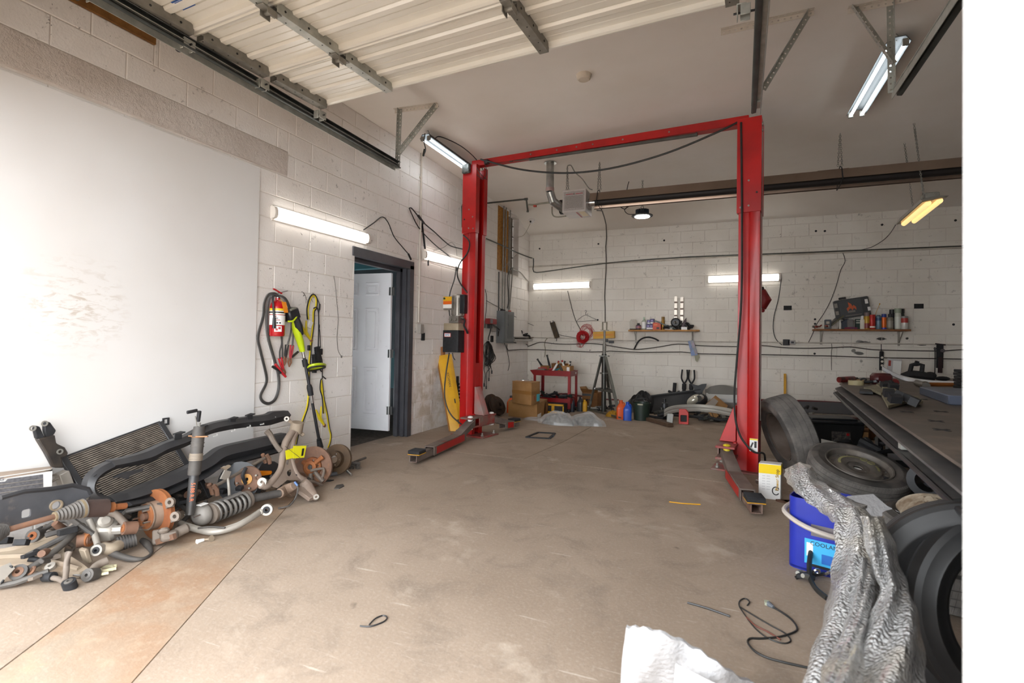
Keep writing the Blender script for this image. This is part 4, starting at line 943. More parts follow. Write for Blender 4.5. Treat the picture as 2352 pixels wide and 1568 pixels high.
# wires on the wall
m=MB()
for pts in([(440,195),(455,200),(470,215),(455,235),(475,225),(478,250),(495,270)],[(455,205),(478,240),(480,300)],[(490,270),(498,300)],[(540,205),(560,225),(550,250)],[(530,260),(545,290)]):m.tube(lw(c1,pts,.012),.0022,4,k=3)
solo('wire_hooks',m,HK,'bent bits of wire used as hooks above the yellow jumper cables','wire',kind='stuff')
c2=crop(550,560,600/1882)
m=MB();P=lw(c2,[(680,230),(690,300),(702,430),(712,540),(704,640),(703,700),(712,770),(735,812)],.008);m.tube(P,.003,5,k=4);m.cyl(P[-1]+V((0,0,.012)),P[-1]-V((0,0,.012)),.008,n=8)
solo('cord',m,pm('grey_cord','6b6660',.6),'thin grey cord hanging on the left wall beside the doorway','cord')
m=MB();P=lw(crop(0,0,1),[(835,528,.05),(858,512,.03),(878,498,.02),(892,512,.02),(905,543,.02),(925,568,.02),(938,583,.02)],.02);m.tube(P,.006,6,k=5);m.cyl(P[-1],P[-1]+V((.0,.06,-.06)),.012,n=8)
solo('cord',m,HOSE,'black lamp cord with a plug hanging above the doorway','cord')
c3=crop(900,240,400/1254)
T=thing('cord','black extension cord drooping across the left wall to the red lift post','cord',L(*c3(125,745),.01))
m=MB();m.tube(lw(c3,[(125,745),(190,880),(300,1000),(420,1100),(462,1165),(468,1200)],.02),.007,6,k=5);m.tube(lw(c3,[(125,748),(140,745),(175,785),(205,825),(250,870),(310,920),(380,985),(430,1020),(515,1042)],.03),.008,6,k=5);m.build('cable',HOSE,T)
m=MB();m.cyl(L(*c3(190,800),.03),L(*c3(230,855),.03),.017,n=8);m.build('plug',BLK1,T)
m=MB();m.bar(L(*c3(216,850),.015),L(*c3(238,1040),.015),.003,.03,up=(1,0,0));m.bar(L(*c3(262,1115),.015),L(*c3(262,1160),.015),.003,.02,up=(1,0,0));m.build('strap',BLKM,T)
m=MB();m.tube(lw(c3,[(300,1050),(370,1030),(410,1000),(435,995),(460,1030),(470,1090)],.012),.003,5,k=4);m.build('thin_wire',pm('grey_cord','6b6660',.6),T)
PC=pm('painted_conduit','cfc6bb',.5,var='b9afa4',scale=6,kind='pos')
T=thing('conduit','white painted conduit rising from a switch box right of the doorway','conduit',(.02,5.58,1.4))
m=MB();m.cyl((.022,5.57,1.43),(.022,5.57,CEIL),.013,n=10);m.build('pipe',PC,T)
m=MB();q=L(961,755,.0);m.box((.03,q.y,q.z),(.06,.075,.12));m.build('switch_box',pm('box_grey','a39d96',.5,.3),T,bevel=.004)
for z in(1.9,2.75,3.3):m=MB();m.box((.012,5.57,z),(.024,.05,.02));m.build('strap',PC,T)
q=L(970,773,.0);m=MB();m.prism([rect(.075,.1,.008,2),rect(.055,.08)],LM@Mx.Translation(V((q.y,q.z,.004))),.012);m.box((.006,q.y,q.z),(.004,.06,.085));m.box((.012,q.y,q.z+.02),(.01,.03,.02));solo('outlet_box',m,BLKM,'empty dark outlet box in the left wall under the conduit switch box','outlet')
# yellow case leaning behind the lift post
YM=pm('worn_yellow','d6a113',.45,var='c48f0b',scale=6,dirt='6d5224',dscale=10,damt=.25,kind='pos')
b0,t0=V((.30,6.02,0)),V((.035,6.30,1.09));b0=F(1030,994);b1=F(1058,990);b0.x,b0.y=.27,5.93
A1=[Y(1034,994,5.93),Y(1058,990,5.98)];T1=[Y(1004,817,6.13),Y(1029,813,6.19)]
T=thing('yellow_case','long yellow metal case leaning on the left wall behind the left lift post','case',A1[0])
nb=V((.3,.8,0)).normalized()*.07
A1=[V((p.x,p.y,max(p.z,.004)))for p in A1]
m=MB();m.hexa([A1[0],A1[1],A1[1]+nb,A1[0]+nb,T1[0],T1[1],T1[1]+nb,T1[0]+nb]);m.build('body',YM,T,bevel=.004)
lp=V((-.02,0,0))
m=MB();m.hexa([A1[0]+lp,A1[0],A1[0]+nb,A1[0]+nb+lp,T1[0]+lp,T1[0],T1[0]+nb,T1[0]+nb+lp]);m.build('wooden_edge',pm('edge_wood','8a5a1c',.7),T)
fn=(T1[0]-A1[0]).cross(A1[1]-A1[0]).normalized();fn=fn if fn.y<0 else-fn
up_=(T1[0]-A1[0]).normalized();sx_=up_.cross(fn)
for t in(.12,.38):
    m=MB();q=A1[1].lerp(T1[1],t)+fn*.006;m.box(q+sx_*0+V((-.01,0,0)),(.012,.01,.06),frame(up_));m.build('latch',HK,T)
q=A1[0].lerp(A1[1],.7).lerp(T1[0].lerp(T1[1],.7),.66)+fn*.002
text('lettering','KICHMAN',.045,Mx(((up_[0],-sx_[0],fn[0],q[0]),(up_[1],-sx_[1],fn[1],q[1]),(up_[2],-sx_[2],fn[2],q[2]),(0,0,0,1)))@Mx.Rotation(PI,4,'Z'),TXK,None)
o=bpy.data.objects['lettering'];o.parent=T;o.matrix_parent_inverse=T.matrix_world.inverted()
m=MB();a=L(1017,797,.03);m.bar(a+V((.0,0,.005)),L(1024,816,.03)+V((0,.0,-.6)),.04,.05);solo('timber_offcut',m,pm('offcut_wood','96633b',.7,var='7d4e2b',scale=12),'short wood offcut standing behind the yellow case','wood')
m=MB();
for i in range(11):
    q=Y(1050,884,6.4).lerp(Y(1055,962,6.4),i/10);m.cyl(q,q+V((.0,0,.03)),.035+.01*(i%2),n=10)
m.cyl((m.v[0].x-.03,6.4,0),(m.v[0].x-.03,6.4,.7),.02,n=8);solo('shock_boot',m,BLKM,'black ribbed rubber boot standing between the yellow case and the lift post','car part')
# services near the back left corner
T=thing('conduit_bundle','grey vertical conduits running up the left wall over the boarded window','conduit',(.03,8.2,1.7))
for px,y0,y1,r in((1153.5,712,458,.014),(1159,712,463,.013),(1168.5,712,478,.013)):
    a=L(px,y0,.03);m=MB();m.cyl(a,(.03,a.y,CEIL-.01),r,n=8);m.build('pipe',GALD,T)
a,b=L(1170,712,.03),L(1178,614,.03);m=MB();m.cyl(a,b,.013,n=8);m.build('pipe',GALD,T)
m=MB();m.tube([L(1145.5,738,.02),L(1145.5,700,.02),L(1146,624,.02)],.01,6);m.build('black_pipe',BLK1,T)
m=MB();m.tube([L(1165,708,.03),L(1168,690,.03),L(1166,640,.03),L(1170,622,.03),L(1176,615,.03)],.008,6,k=4);m.build('cable',HOSE,T)
m=MB();m.tube([L(1178,618,.02),L(1195,625,.02),L(1208,640,.03),L(1215,648,.05)],.01,6,k=4);m.tube([L(1157,615,.03),L(1175,595,.03),L(1187,584,.03)],.004,5);m.build('loose_cable',pm('cable_grey','8b8478',.5),T)
PNG=pm('panel_grey','74787a',.45,.2,var='6a6d6e',scale=4,kind='pos')
T=thing('breaker_panel','grey electrical breaker panel on the left wall near the back corner','electrical panel',(.0,8.27,1.2))
m=MB();m.box((.075,8.275,1.46),(.15,.45,.56));m.build('cabinet',PNG,T,bevel=.004)
m=MB();m.box((.155,8.275,1.46),(.012,.4,.51));d_=m.build('panel_door',PNG,T,bevel=.003)
m=MB();m.box((.163,8.3,1.47),(.004,.22,.42));m.box((.166,8.21,1.5),(.006,.02,.04));m.build('latch',pm('panel_dark','5d6163',.4,.2),d_)
m=MB();m.cyl((.08,8.1,1.74),(.08,8.1,1.77),.03,n=10);m.cyl((.08,8.2,1.74),(.08,8.2,1.765),.025,n=10);m.build('fitting',BLKM,T)
m=MB();m.cyl((.1,8.4,1.74),(.1,8.4,1.765),.03,n=10);m.build('red_fitting',pm('cap_red','a8381f',.5),T)
T=thing('battery_charger','small red and grey charger mounted on an outlet beside the breaker panel','charger',L(1128,752,.0))
q=L(1124,745,.0);m=MB();m.box((.025,q.y+.1,q.z-.02),(.05,.16,.2));m.build('outlet',pm('box_grey','a39d96',.5,.3),T,bevel=.005)
q=L(1128,738,.09);m=MB();m.box(q,(.08,.3,.09));m.build('case',pm('charger_red','8f2226',.4),T,bevel=.006)
m=MB();m.box(q+V((.042,-.07,0)),(.004,.09,.07));m.build('faceplate',pm('faceplate_grey','6f6f72',.4),T)
m=MB();m.box(q+V((-.02,.0,-.08)),(.05,.1,.07));m.tube([q+V((0,0,-.1)),L(1125,765,.04),L(1122,775,.03),L(1122,781,.03)],.009,6,k=4);m.tube([q+V((.02,.05,-.06)),L(1140,751,.06),L(1149,760,.06),L(1148,770,.05),L(1158,782,.04),L(1185,787,.03)],.012,6,k=4);m.build('cord',BLK1,T)
q=L(1128.5,778,0);m=MB();m.prism([rect(.1,.11,.008,2),rect(.075,.085)],LM@Mx.Translation(V((q.y,q.z,.004))),.014);m.box((.008,q.y,q.z),(.004,.08,.09));solo('outlet_box',m,BLKM,'empty dark outlet box in the left wall below the red charger','outlet')
c4=crop(1000,640,300/1069)
T=thing('cord_bundle','tangled bundle of black cords hung on the wall behind the left lift post','cord',L(*c4(430,505),.0))
random.seed(3)
for i in range(16):
    a=[(432+rr(-14,14),512+rr(-6,6),.03)];x0=400+rr(-8,60)
    m=MB();m.tube(lw(c4,[(430+rr(-10,10),508+rr(0,10),rr(.02,.06)),(x0,560+rr(-10,20),rr(.02,.07)),(x0+rr(-12,12),640,rr(.02,.07)),(425+rr(-25,25),705+rr(-20,15),rr(.02,.06)),(x0+rr(5,40),650,rr(.02,.07)),(450+rr(-8,15),560,rr(.02,.05)),(432,510,.03)]),.007,5,k=4);m.build('cord',[HOSE,BLK1,pm('cord_grey','57554f',.5)][i%3],T)
for pts in([(405,690),(398,740),(408,790),(400,860)],[(440,690),(448,730),(420,770),(416,880)],[(428,700),(440,760),(438,815)],[(450,700),(462,755)]):
    m=MB();P=lw(c4,pts,.03);m.tube(P,.006,5,k=4);m.cyl(P[-1]+V((0,0,.01)),P[-1]-V((0,0,.045)),.012,n=8);m.build('plug',BLK1,T)
m=MB();m.tube(lw(c4,[(408,85),(418,140),(420,190),(415,260),(408,330),(404,400)],.03),.006,6,k=4);m.tube(lw(c4,[(560,520),(580,560),(598,640),(606,700),(594,752)],.02),.006,6,k=4);m.tube(lw(c4,[(512,470),(520,430),(545,425),(560,470),(560,520)],.05),.01,6,k=4)
solo('cable',m,HOSE,'thin black cable trailing down the left wall below the breaker panel','cable',kind='stuff')
# small shelf with cords in the corner
T=thing('corner_shelf','short metal tube shelf in the back left corner piled with black cords','shelf',L(*c4(720,490),.1))
m=MB();m.cyl(L(*c4(640,495),.06),L(*c4(790,498),.06)if False else B(*c4(790,498),.08),.03,n=10);m.build('tube',CHROME,T)
m=MB();a=L(*c4(640,478),.1);b=B(*c4(785,480),.1);m.bar(a,b,.1,.012);m.build('board',pm('dark_board','4d453d',.7),T)
random.seed(11);m=MB()
for i in range(18):
    a=B(*c4(650+rr(0,90),462+rr(-20,10)),rr(.15,.4));m.tube([a,a+V((rr(-.12,.12),rr(-.08,.08),rr(-.04,.06))),a+V((rr(-.12,.12),rr(-.08,.08),rr(-.05,.05)))],rr(.008,.02),6,k=3)
m.build('cord_pile',BLKM,T,kind='stuff')
for pts in([(675,480),(685,515),(662,545),(665,568)],[(725,475),(735,510),(725,525),(760,545)],[(735,530),(730,570),(712,615)]):
    m=MB();m.tube(bwp(c4,pts,.12),.007,6,k=4);m.build('hanging_cord',BLK1,T)
# ============================================================= BACK WALL
ca=crop(1100,740,300/1960);cb=crop(1400,680,320/1520);cc=crop(1700,640,530/2308);cu=crop(1180,460,400/2091);cv=crop(1820,440,400/2091);c5=crop(1200,680,300/1425)
SILV=pm('dull_conduit','cfc6b9',.5,0,var='b0a79b',scale=7,kind='pos')
DC=pm('dark_cable','4b453e',.6,var='3b3630',scale=8)
def run(name,pts,r,mat,label,cat='pipe',k=4,n=7):
    m=MB();m.tube(pts,r,n,k=k);return solo(name,m,mat,label,cat)
R_=lambda pts,off=.02:[B(x,y,off)for x,y in pts]
run('pipe',R_([(1211,612.5),(1396,604),(1580,594),(1820,584),(2207,568.5),(2290,565)],.025),.016,SILV,'pale pipe running the length of the back wall above the lights',k=3)
m=MB();m.tube([L(1117,548,.03),L(1152,563,.03),L(1190,581,.03),B(1219,592,.03),B(1225,594,.03),B(1225,610,.04),B(1226,624,.04),B(1250,624,.04),B(1346,610,.05),B(1436,600,.045),B(1580,590,.045),B(1820,581,.045),B(2207,565,.045),B(2290,562,.045)],.011,7,k=2)
solo('pipe',m,GP,'thin dark pipe stepping down in the left corner and along the back wall','pipe')
run('conduit',R_([(1212,774.5),(1320,777),(1400,781.5),(1701,785),(1800,786),(2210,791.5),(2290,793)],.018),.011,SILV,'pale conduit along the back wall below the two shelves','conduit',1)
P1=[ca(*p)for p in((575,320),(620,352),(690,372),(770,350),(910,300),(1060,312),(1200,325),(1450,327),(1700,318))]+[cb(*p)for p in((0,540),(150,565),(270,580),(400,572),(560,550),(750,522),(1000,540),(1430,550))]+[cc(*p)for p in((215,668),(430,688),(650,695),(900,690),(1100,682),(1250,700),(1400,712),(1950,722),(2220,708),(2500,700))]
run('cable',R_(P1),.009,DC,'upper of two dark cables sagging along the back wall','cable',3,6)
P2=[ca(*p)for p in((420,330),(420,380),(437,420),(560,410),(900,410),(1300,428),(1700,445),(1860,440))]+[cb(*p)for p in((0,598),(340,613),(780,608),(1000,628),(1430,637))]+[cc(*p)for p in((215,758),(900,772),(1400,790),(1900,797),(2220,803),(2500,806))]
m=MB();m.tube([L(*P2[0],.03),L(*P2[1],.03),L(*P2[2],.03),L(*ca(620,409),.03)]+R_(P2[4:],.025),.009,6);solo('cable',m,DC,'lower of two dark cables sagging along the back wall','cable')
P3=[cu(*p)for p in((1020,65),(1050,100),(1070,180),(1105,260),(1118,340),(1115,440),(1105,560),(1110,700),(1108,850),(1098,1000),(1092,1150),(1097,1290),(1097,1470))]
m=MB();m.tube([V((2.05,6.75,3.0)),Y(1383,484,7.6),Y(1388,499,8.6),Y(1392,515,9.3)]+[B(*p,.03)for p in P3[5:]],.009,6);solo('cable',m,DC,'grey cable dropping from the heater down the back wall to the tripod jack','cable')
run('cord',R_([cu(*p)for p in((648,1085),(670,1180),(700,1300),(740,1430),(790,1530),(820,1580))],.02),.007,DC,'dark cord hanging from the left back wall light','cord')
run('cord',R_([(1794,640),(1792,660),(1787,690),(1778,725),(1776,755),(1782,778),(1796,792)],.02),.006,HOSE,'dark cord looping from the right back wall light to its outlet','cord')
T=thing('outlet_box','metal outlet box on the back wall conduit with a black adapter','outlet',B(1812,786))
q=B(1806,786,.02);m=MB();m.box(q,(.1,.05,.1));m.build('adapter',BLK1,T,bevel=.005)
q=B(1818,786,.02);m=MB();m.box(q,(.11,.05,.07));m.build('box',CHROME,T,bevel=.004)
m=MB();m.box(q+V((.01,-.03,0)),(.04,.01,.03));m.build('plug',BLK1,T)
run('wire',R_([(1936,581),(1941,600),(1931,620),(1921,655),(1908,690),(1892,720),(1877,742),(1867,765),(1857,786)],.03),.005,HOSE,'thin black wire slanting down the back wall to the cluttered right shelf','wire')
run('wire',R_([(1910,789),(1911,800),(1909.5,810),(1910,850)],.015),.004,DC,'short dark wire hanging down from the back wall conduit above the bench','wire',3)
run('wire',[L(1117,690,.02),L(1180,725,.02),B(1212,742,.02),B(1290,770,.02),B(1340,777,.02)],.005,DC,'thin wire slanting across the left corner to the back wall conduit','wire',2)
run('cord',R_([ca(*p)for p in((1090,230),(1040,232),(1000,270),(985,340),(997,410),(985,520))],.02),.006,pm('cable_olive','6b6340',.6),'olive cord hanging off the back wall conduit above the red cart','cord')
m=MB()
for px,py in((1239.5,571),(1374.5,560),(1525.5,552),(1874,530.5),(1894.5,530.5),(2026,516),(2194.5,506),(1373,734.5),(1872,733),(1872,743.5),(2190,745),(1871,812)):
    q=B(px,py,.004);m.cyl(q,q-V((0,.004,0)),.018,n=10)
m.build('drilled_holes',BLKM,wb,kind='stuff')
for i,(px,py)in enumerate(((1809,707),(2110,703))):
    q=B(px,py);m=MB();m.prism([rect(.12,.075),rect(.1,.05)],BM@Mx.Translation(V((q.x,q.z,.004))),.008);m.box((q.x,q.y-.004,q.z),(.1,.004,.05))
    solo('outlet_box',m,BLKM,['dark recessed outlet in the back wall beside the right lift post','dark recessed outlet in the back wall high above the steel bench'][i],'outlet')
# coat hanger, red wire coil, hung bits
m=MB();m.tube(bwp(c5,[(590,275),(600,262),(650,222),(688,205),(715,212),(760,235),(803,252),(798,260),(720,268),(640,276),(590,278)],.02),.004,5,k=2);m.tube(bwp(c5,[(690,208),(689,180),(698,170),(698,158),(688,155),(682,165)],.02),.004,5,k=3)
solo('coat_hanger',m,HK,'bare wire coat hanger on the back wall','hanger')
random.seed(5);T=thing('wire_coil','messy coil of bright red wire hung on the back wall','wire',B(*c5(660,420)))
RW_=pm('red_wire','b81a1f',.5)
m=MB();cq=B(*c5(662,445),.06)
for i in range(60):
    a0,ra=rr(0,6),rr(.06,.125);t=rr(-.5,.5)
    m.tube([cq+V((ra*math.cos(a),-rr(0,.07),ra*math.sin(a)*(.95+.2*math.sin(t))))for a in[a0+2*PI*j/11 for j in range(12)]],.0035,4)
m.build('tight_loops',RW_,T,kind='stuff')
m=MB();
for i in range(14):
    cq2=B(*c5(700+rr(-25,30),385+rr(-20,30)),.04);ra=rr(.09,.13);a0=rr(0,6)
    m.tube([cq2+V((ra*math.cos(a),rr(-.03,.02),ra*math.sin(a)))for a in[a0+2*PI*j/14 for j in range(13)]],.0022,4)
for i in range(7):
    m.tube([B(*c5(620+rr(-30,20),480),.03),B(*c5(610+rr(-20,30),545),.03),B(*c5(650,555),.03),B(*c5(660+rr(0,40),500),.03)],.0022,4,k=4)
m.build('loose_loops',RW_,T,kind='stuff')
m=MB();a,b=B(*c5(325,285),.04),B(*c5(380,455),.04);m.bar(a,b,.1,.03,up=(0,1,0));T=thing('bracket','long brown bracket hung at a slant on the back wall above the red cart','car part',b)
m.build('body',pm('brown_part','4a3a1e',.6,var='2e2516',scale=14),T,bevel=.004)
m=MB();m.tube(bwp(c5,[(300,275),(318,330),(350,400),(358,450)],.03),.008,5);m.tube(bwp(c5,[(332,265),(345,320),(370,350),(388,410),(375,450),(370,490)],.05),.007,5,k=3);m.build('rods',BLK1,T,kind='stuff')
m=MB();m.tube(bwp(cb,[(268,578),(310,500),(360,460),(425,447),(490,462),(537,488)],.05),.014,8,k=5);solo('hose',m,BLK1,'black rubber hose arching under the left shelf on the back wall','hose')
# hung blue bag
T=thing('blister_pack','blue printed pack hanging crooked from a wire under the left shelf','packaging',B(*cb(930,660),.03))
A_=[B(*cb(*p),.05)for p in((855,490),(915,482),(962,640),(893,652))]
m=MB();m.hexa([A_[3],A_[2],A_[2]+V((0,.03,0)),A_[3]+V((0,.03,0)),A_[0],A_[1],A_[1]+V((0,.02,0)),A_[0]+V((0,.02,0))]);m.build('pack',pm('pack_blue','3f66a8',.35,var='22355c',scale=12),T)
A_=[B(*cb(*p),.053)for p in((880,492),(915,482),(958,628),(935,640))]
m=MB();m.add(A_,[(0,1,2,3)]);m.build('dark_panel',pm('pack_black','1c1a20',.3,var='6a3550',scale=10),T)
A_=[B(*cb(*p),.04)for p in((925,640),(975,630),(985,665),(955,718),(935,700))]
m=MB();m.add(A_,[(0,1,2,3,4)]);m.build('leaf_tag',pm('pack_olive','8d8a70',.5),T)
m=MB();m.tube(bwp(cb,[(905,385),(906,430),(900,485)],.05),.003,4);m.build('wire',HK,T)
# ---- shelves
WDS=pm('shelf_pine','b98540',.6,var='9d6a2c',scale=20,kind='pos');WDS2=pm('shelf_brown','8e5a30',.6,var='70431f',scale=20,kind='pos')
def shelf(label,pa,pb,mat,brk,dep=.25,back=False):
    a,b=B(*pa,dep),B(*pb,dep);z=(a.z+b.z)/2
    T=thing('wall_shelf',label,'shelf',(a.x,DW,z-.03))
    m=MB();m.hexa([V((a.x,DW-dep,a.z-.028)),V((b.x,DW-dep,b.z-.028)),V((b.x+.0,DW-.006,b.z-.028)),V((a.x,DW-.006,a.z-.028)),V((a.x,DW-dep,a.z)),V((b.x,DW-dep,b.z)),V((b.x,DW-.006,b.z)),V((a.x,DW-.006,a.z))]);m.build('board',mat,T,bevel=.003)
    for px in brk:
        x=B(px,pa[1],.02).x;m=MB();m.box((x,DW-.009,z-.14),(.03,.006,.22));m.box((x,DW-.12,z-.032),(.03,.22,.006));m.bar((x,DW-.21,z-.035),(x,DW-.012,z-.19),.006,.02);m.build('bracket',pm('bracket_grey','9a948a',.5,.4),T)
    return lambda px,d=.13:V((B(px,pa[1],d).x,DW-d,z+.001))
S1=shelf('pine wall shelf on the back wall left of the right lift post',(1443,757),(1606,757),WDS,(1461,1591))
S2=shelf('brown wall shelf on the back wall over the steel bench',(1871,755),(2093,756),WDS2,(1886,2065))
def bottle(name,q,r,h,mat,label,cat='bottle',cap=None,caph=.2,neck=.45,lab=None,shoulder=.7,n=16,lr=(.2,.6)):
    T=thing(name,label,cat,q)
    m=MB();m.lathe([(0,0),(r*.94,0),(r,h*.02),(r,h*(shoulder-.08)),(r*.9,h*shoulder),(r*neck,h*(1-caph)),(r*neck,h*(1-caph*.5)),(0,h*(1-caph*.5))],TR(q),n);m.build('body',mat,T)
    if cap is not None:m=MB();m.lathe([(r*neck*1.12,h*(1-caph)),(r*neck*1.12,h-.002),(r*neck,h),(0,h)],TR(q),n);m.build('cap',cap,T)
    if lab is not None:m=MB();m.lathe([(r+.0012,h*lr[0]),(r+.0012,h*lr[1])],TR(q),n);m.build('label',lab,T)
    return T
def carton(name,q,d,mat,label,cat='box',rz=0,panel=None,tilt=0):
    T=thing(name,label,cat,TR(q,(0,tilt,rz)));m=MB();m.box((0,0,d[2]/2),d);m.build('body',mat,T,bevel=.002,local=True)
    for i,(cx,cz,w,h,mt)in enumerate(panel or[]):
        m=MB();m.box((cx,-d[1]/2-.0008,cz),(w,.0012,h));m.build('label',mt,T,local=True)
    return T
def clutter(name,q,n,ext,r,mats,label,cat,seed=1,lift=True):
    """a small heap of odd mechanical bits built as one thing with several parts"""
    random.seed(seed);T=thing(name,label,cat,q);q=V(q)
    for i in range(n):
        m=MB();a=q+V((rr(-ext[0],ext[0]),rr(-ext[1],ext[1]),rr(r,max(r*1.01,ext[2]))))
        k=i%4
        if k==0:m.tube([a,a+V((rr(-.5,.5)*ext[0],rr(-.5,.5)*ext[1],rr(-.3,.3)*ext[2])),a+V((rr(-1,1)*ext[0],rr(-.6,.6)*ext[1],rr(-.4,.3)*ext[2]))],r*.5,7,k=3)
        elif k==1:m.box(a,(r*rr(1.6,3),r*rr(1,2),r*rr(.6,1.2)),Mx.Rotation(rr(0,3),3,'Z')@Mx.Rotation(rr(-.5,.5),3,'X'))
        elif k==2:d=V((rr(-1,1),rr(-1,1),rr(-.4,.4))).normalized()*r*rr(1.5,3);m.cyl(a,a+d,r*.8,r*.6,n=10)
        else:m.lathe([(r*.9+r*.35*math.cos(t),r*.35*math.sin(t))for t in[2*PI*j/6 for j in range(6)]],TR(a,(rr(-1,1),rr(-1,1),0)),12,closed=True)
        mz=min(p.z for p in m.v)
        if mz<q.z:m.v=[p+V((0,0,q.z-mz))for p in m.v]
        m.build(['link','bracket','stub','ring'][k],mats[i%len(mats)],T,bevel=.002 if k==1 else 0)
    return T
PUR=pm('purple_print','3b2a66',.4,var='2a1d4c',scale=20);ORG=pm('orange_print','d0481c',.45,var='b53a12',scale=12)
bottle('jar',S1(1455,.15),.07,.2,pm('clear_dome','c9c6bd',.08,alpha=.28),'clear plastic jar with a dark base at the left end of the pine shelf','jar',None,.1,.7,BLKM,.8,lr=(0,.08))
bottle('oil_bottle',S1(1466),.05,.12,BLK1,'squat black bottle with a purple label on the pine shelf',cap=BLK1,lab=pm('lab_violet','6d4a86',.4,var='c07a3a',scale=20))
bottle('oil_bottle',S1(1479),.043,.23,pm('clear_bottle','c3cdb8',.1,alpha=.55),'clear bottle with a white label beside the purple cartons',cap=pm('pale_green','a9bfa5',.4),neck=.3,lab=WHT,lr=(.1,.62))
for i,(px,w,h,z)in enumerate(((1489,.075,.1,0),(1496.5,.08,.1,0),(1490,.06,.08,.1),(1498,.075,.1,.1))):
    carton('carton',S1(px)+V((0,0,z)),(w,.07,h),PUR,['purple carton at the left of the bottom row on the pine shelf','purple carton at the right of the bottom row, touching the orange box','small purple carton at the left of the top row','purple carton topmost beside the small one'][i],rz=rr(-.1,.1),panel=[(0,h*.25,w*.7,h*.25,WHT),(0,h*.65,w*.4,h*.3,pm('lab_lilac','8878b4',.4))])
carton('carton',S1(1509),(.14,.09,.13),ORG,'bright orange box on the pine shelf beside the purple cartons',panel=[(.02,.03,.05,.03,TXK),(-.02,.09,.06,.02,pm('lab_orange2','e88a4a',.5))])
bottle('spray_can',S1(1522.5,.08),.03,.24,pm('gold_can','a57d3a',.3,.5),'gold spray can standing at the back of the pine shelf',cap=pm('gold_cap','8a6a34',.5),neck=.8)
m=MB();a,b=S1(1505,.18)+V((0,0,.16)),S1(1545,.2)+V((0,0,.03));m.bar(a,b,.02,.02);m.cyl(b,b+(b-a).normalized()*.06,.02,n=8);solo('wrench',m,pm('dark_tool','3c4340',.4,.5),'long dark tool leaning across the orange box on the pine shelf','tool')
for i,px in enumerate((1551.5,1565.5)):
    T=thing('shock_strap',['left of two upright pale metal straps on the pine shelf','right of two upright pale metal straps on the pine shelf'][i],'car part',S1(px,.06))
    q=S1(px,.06);m=MB();m.box(q+V((0,0,.38-i*.015)),(.05,.006,.46));m.build('strap',pm('pale_strap','c9bfb2',.35,.6),T)
    m=MB()
    for j in range(3):m.box(q+V((0,-.004,.26+j*.12)),(.052,.006,.03))
    m.build('rungs',pm('strap_brown','7a6558',.5),T,kind='stuff')
    m=MB();m.box(q+V((0,0,.085)),(.03,.02,.17));m.build('foot',pm('strap_foot','4a4540',.5,.3),T)
clutter('metal_parts',S1(1543,.15),12,(.15,.06,.1),.03,[BLKM,pm('dark_metal','3a3a36',.5,.4)],'heap of dark metal parts in the middle of the pine shelf','car parts',4)
m=MB();m.lathe([(.03,0),(.085,0),(.085,.03),(.06,.05),(.03,.05)],TR(S1(1552,.19)+V((0,0,.13)),(PI/2,0,0)),22,closed=True);solo('pulley',m,BLK1,'round black pulley standing on the pine shelf below the metal straps','car part')
m=MB();a=S1(1571,.12);m.prism([(-.02,0),(.09,0),(.09,.22),(.04,.15)],TR(a+V((-.05,0,0)),(PI/2,0,0)),.04);solo('bracket',m,pm('maroon_dark','3a2226',.5),'dark maroon bracket on the pine shelf beside the metal straps','car part',bevel=.006)
clutter('glove_pile',S1(1585,.13),8,(.07,.06,.12),.035,[BLKM,BLK1],'black crumpled bundle at the right end of the pine shelf','bundle',9)
carton('label_card',S1(1571.5,.24),(.1,.004,.05),WHT,'small white card at the front of the pine shelf','card')
# right shelf
clutter('hose_scraps',S2(1884,.2),6,(.11,.04,.05),.022,[pm('grey_hose','5d5a52',.6),pm('red_hose','8a3a30',.5)],'grey and red odds and ends at the left end of the brown shelf','parts',21)
m=MB();q=S2(1900.5,.16);m.prism([rect(.09,.15,.01,2,0,.075),rect(.055,.1,.005,2,0,.075)],TR(q,(PI/2,0,0)),.06);m.box(q+V((0,-.03,.075)),(.06,.05,.012));solo('junction_box',m,pm('slate_plastic','4d5359',.5),'slate plastic frame box standing near the left end of the brown shelf','box',bevel=.003)
m=MB();q=S2(1912,.12);m.sheet(lambda u,v:q+V((-.02+.34*u,.06-.1*v,.05+.17*math.sin(PI*min(1,u*1.15+.05))*(1-.25*v)-.05*u)),12,6,.012);solo('face_shield',m,pm('charcoal_visor','3b3733',.35),'charcoal curved visor lying on the brown shelf','visor')
m=MB();a,b=S2(1910,.2)+V((0,0,.06)),S2(1937,.19)+V((0,0,.21));m.bar(a,b,.06,.02);solo('bar',m,pm('olive_grey','57543f',.5),'olive grey bar slanting on the brown shelf in front of the visor','car part')
bottle('glue_bottle',S2(1929.5,.2),.018,.15,pm('glue_white','cfcdc4',.4),'tiny white nozzle bottle on the brown shelf',cap=WHT,neck=.4)
m=MB();q=S2(1940,.14);m.prism([(-.09,0),(.09,0),(.08,.13),(.03,.17),(-.05,.12)],TR(q+V((0,.05,0)),(PI/2,0,0)),.1);solo('mask',m,pm('navy_grey','343a45',.5),'dark blue grey moulded case on the brown shelf','case',bevel=.01)
T=thing('drill_case','black hard case with an orange flame emblem tilted on top of the brown shelf','case',TR(S2(1960,.11)+V((.0,0,.17)),(0,-.16,0)))
m=MB();m.prism(rect(.47,.3,.02,3,0,.17),TR((0,.03,0),(PI/2,0,0)),.09);m.build('body',pm('charcoal_case','3a3b3d',.45),T,local=True,bevel=.004)
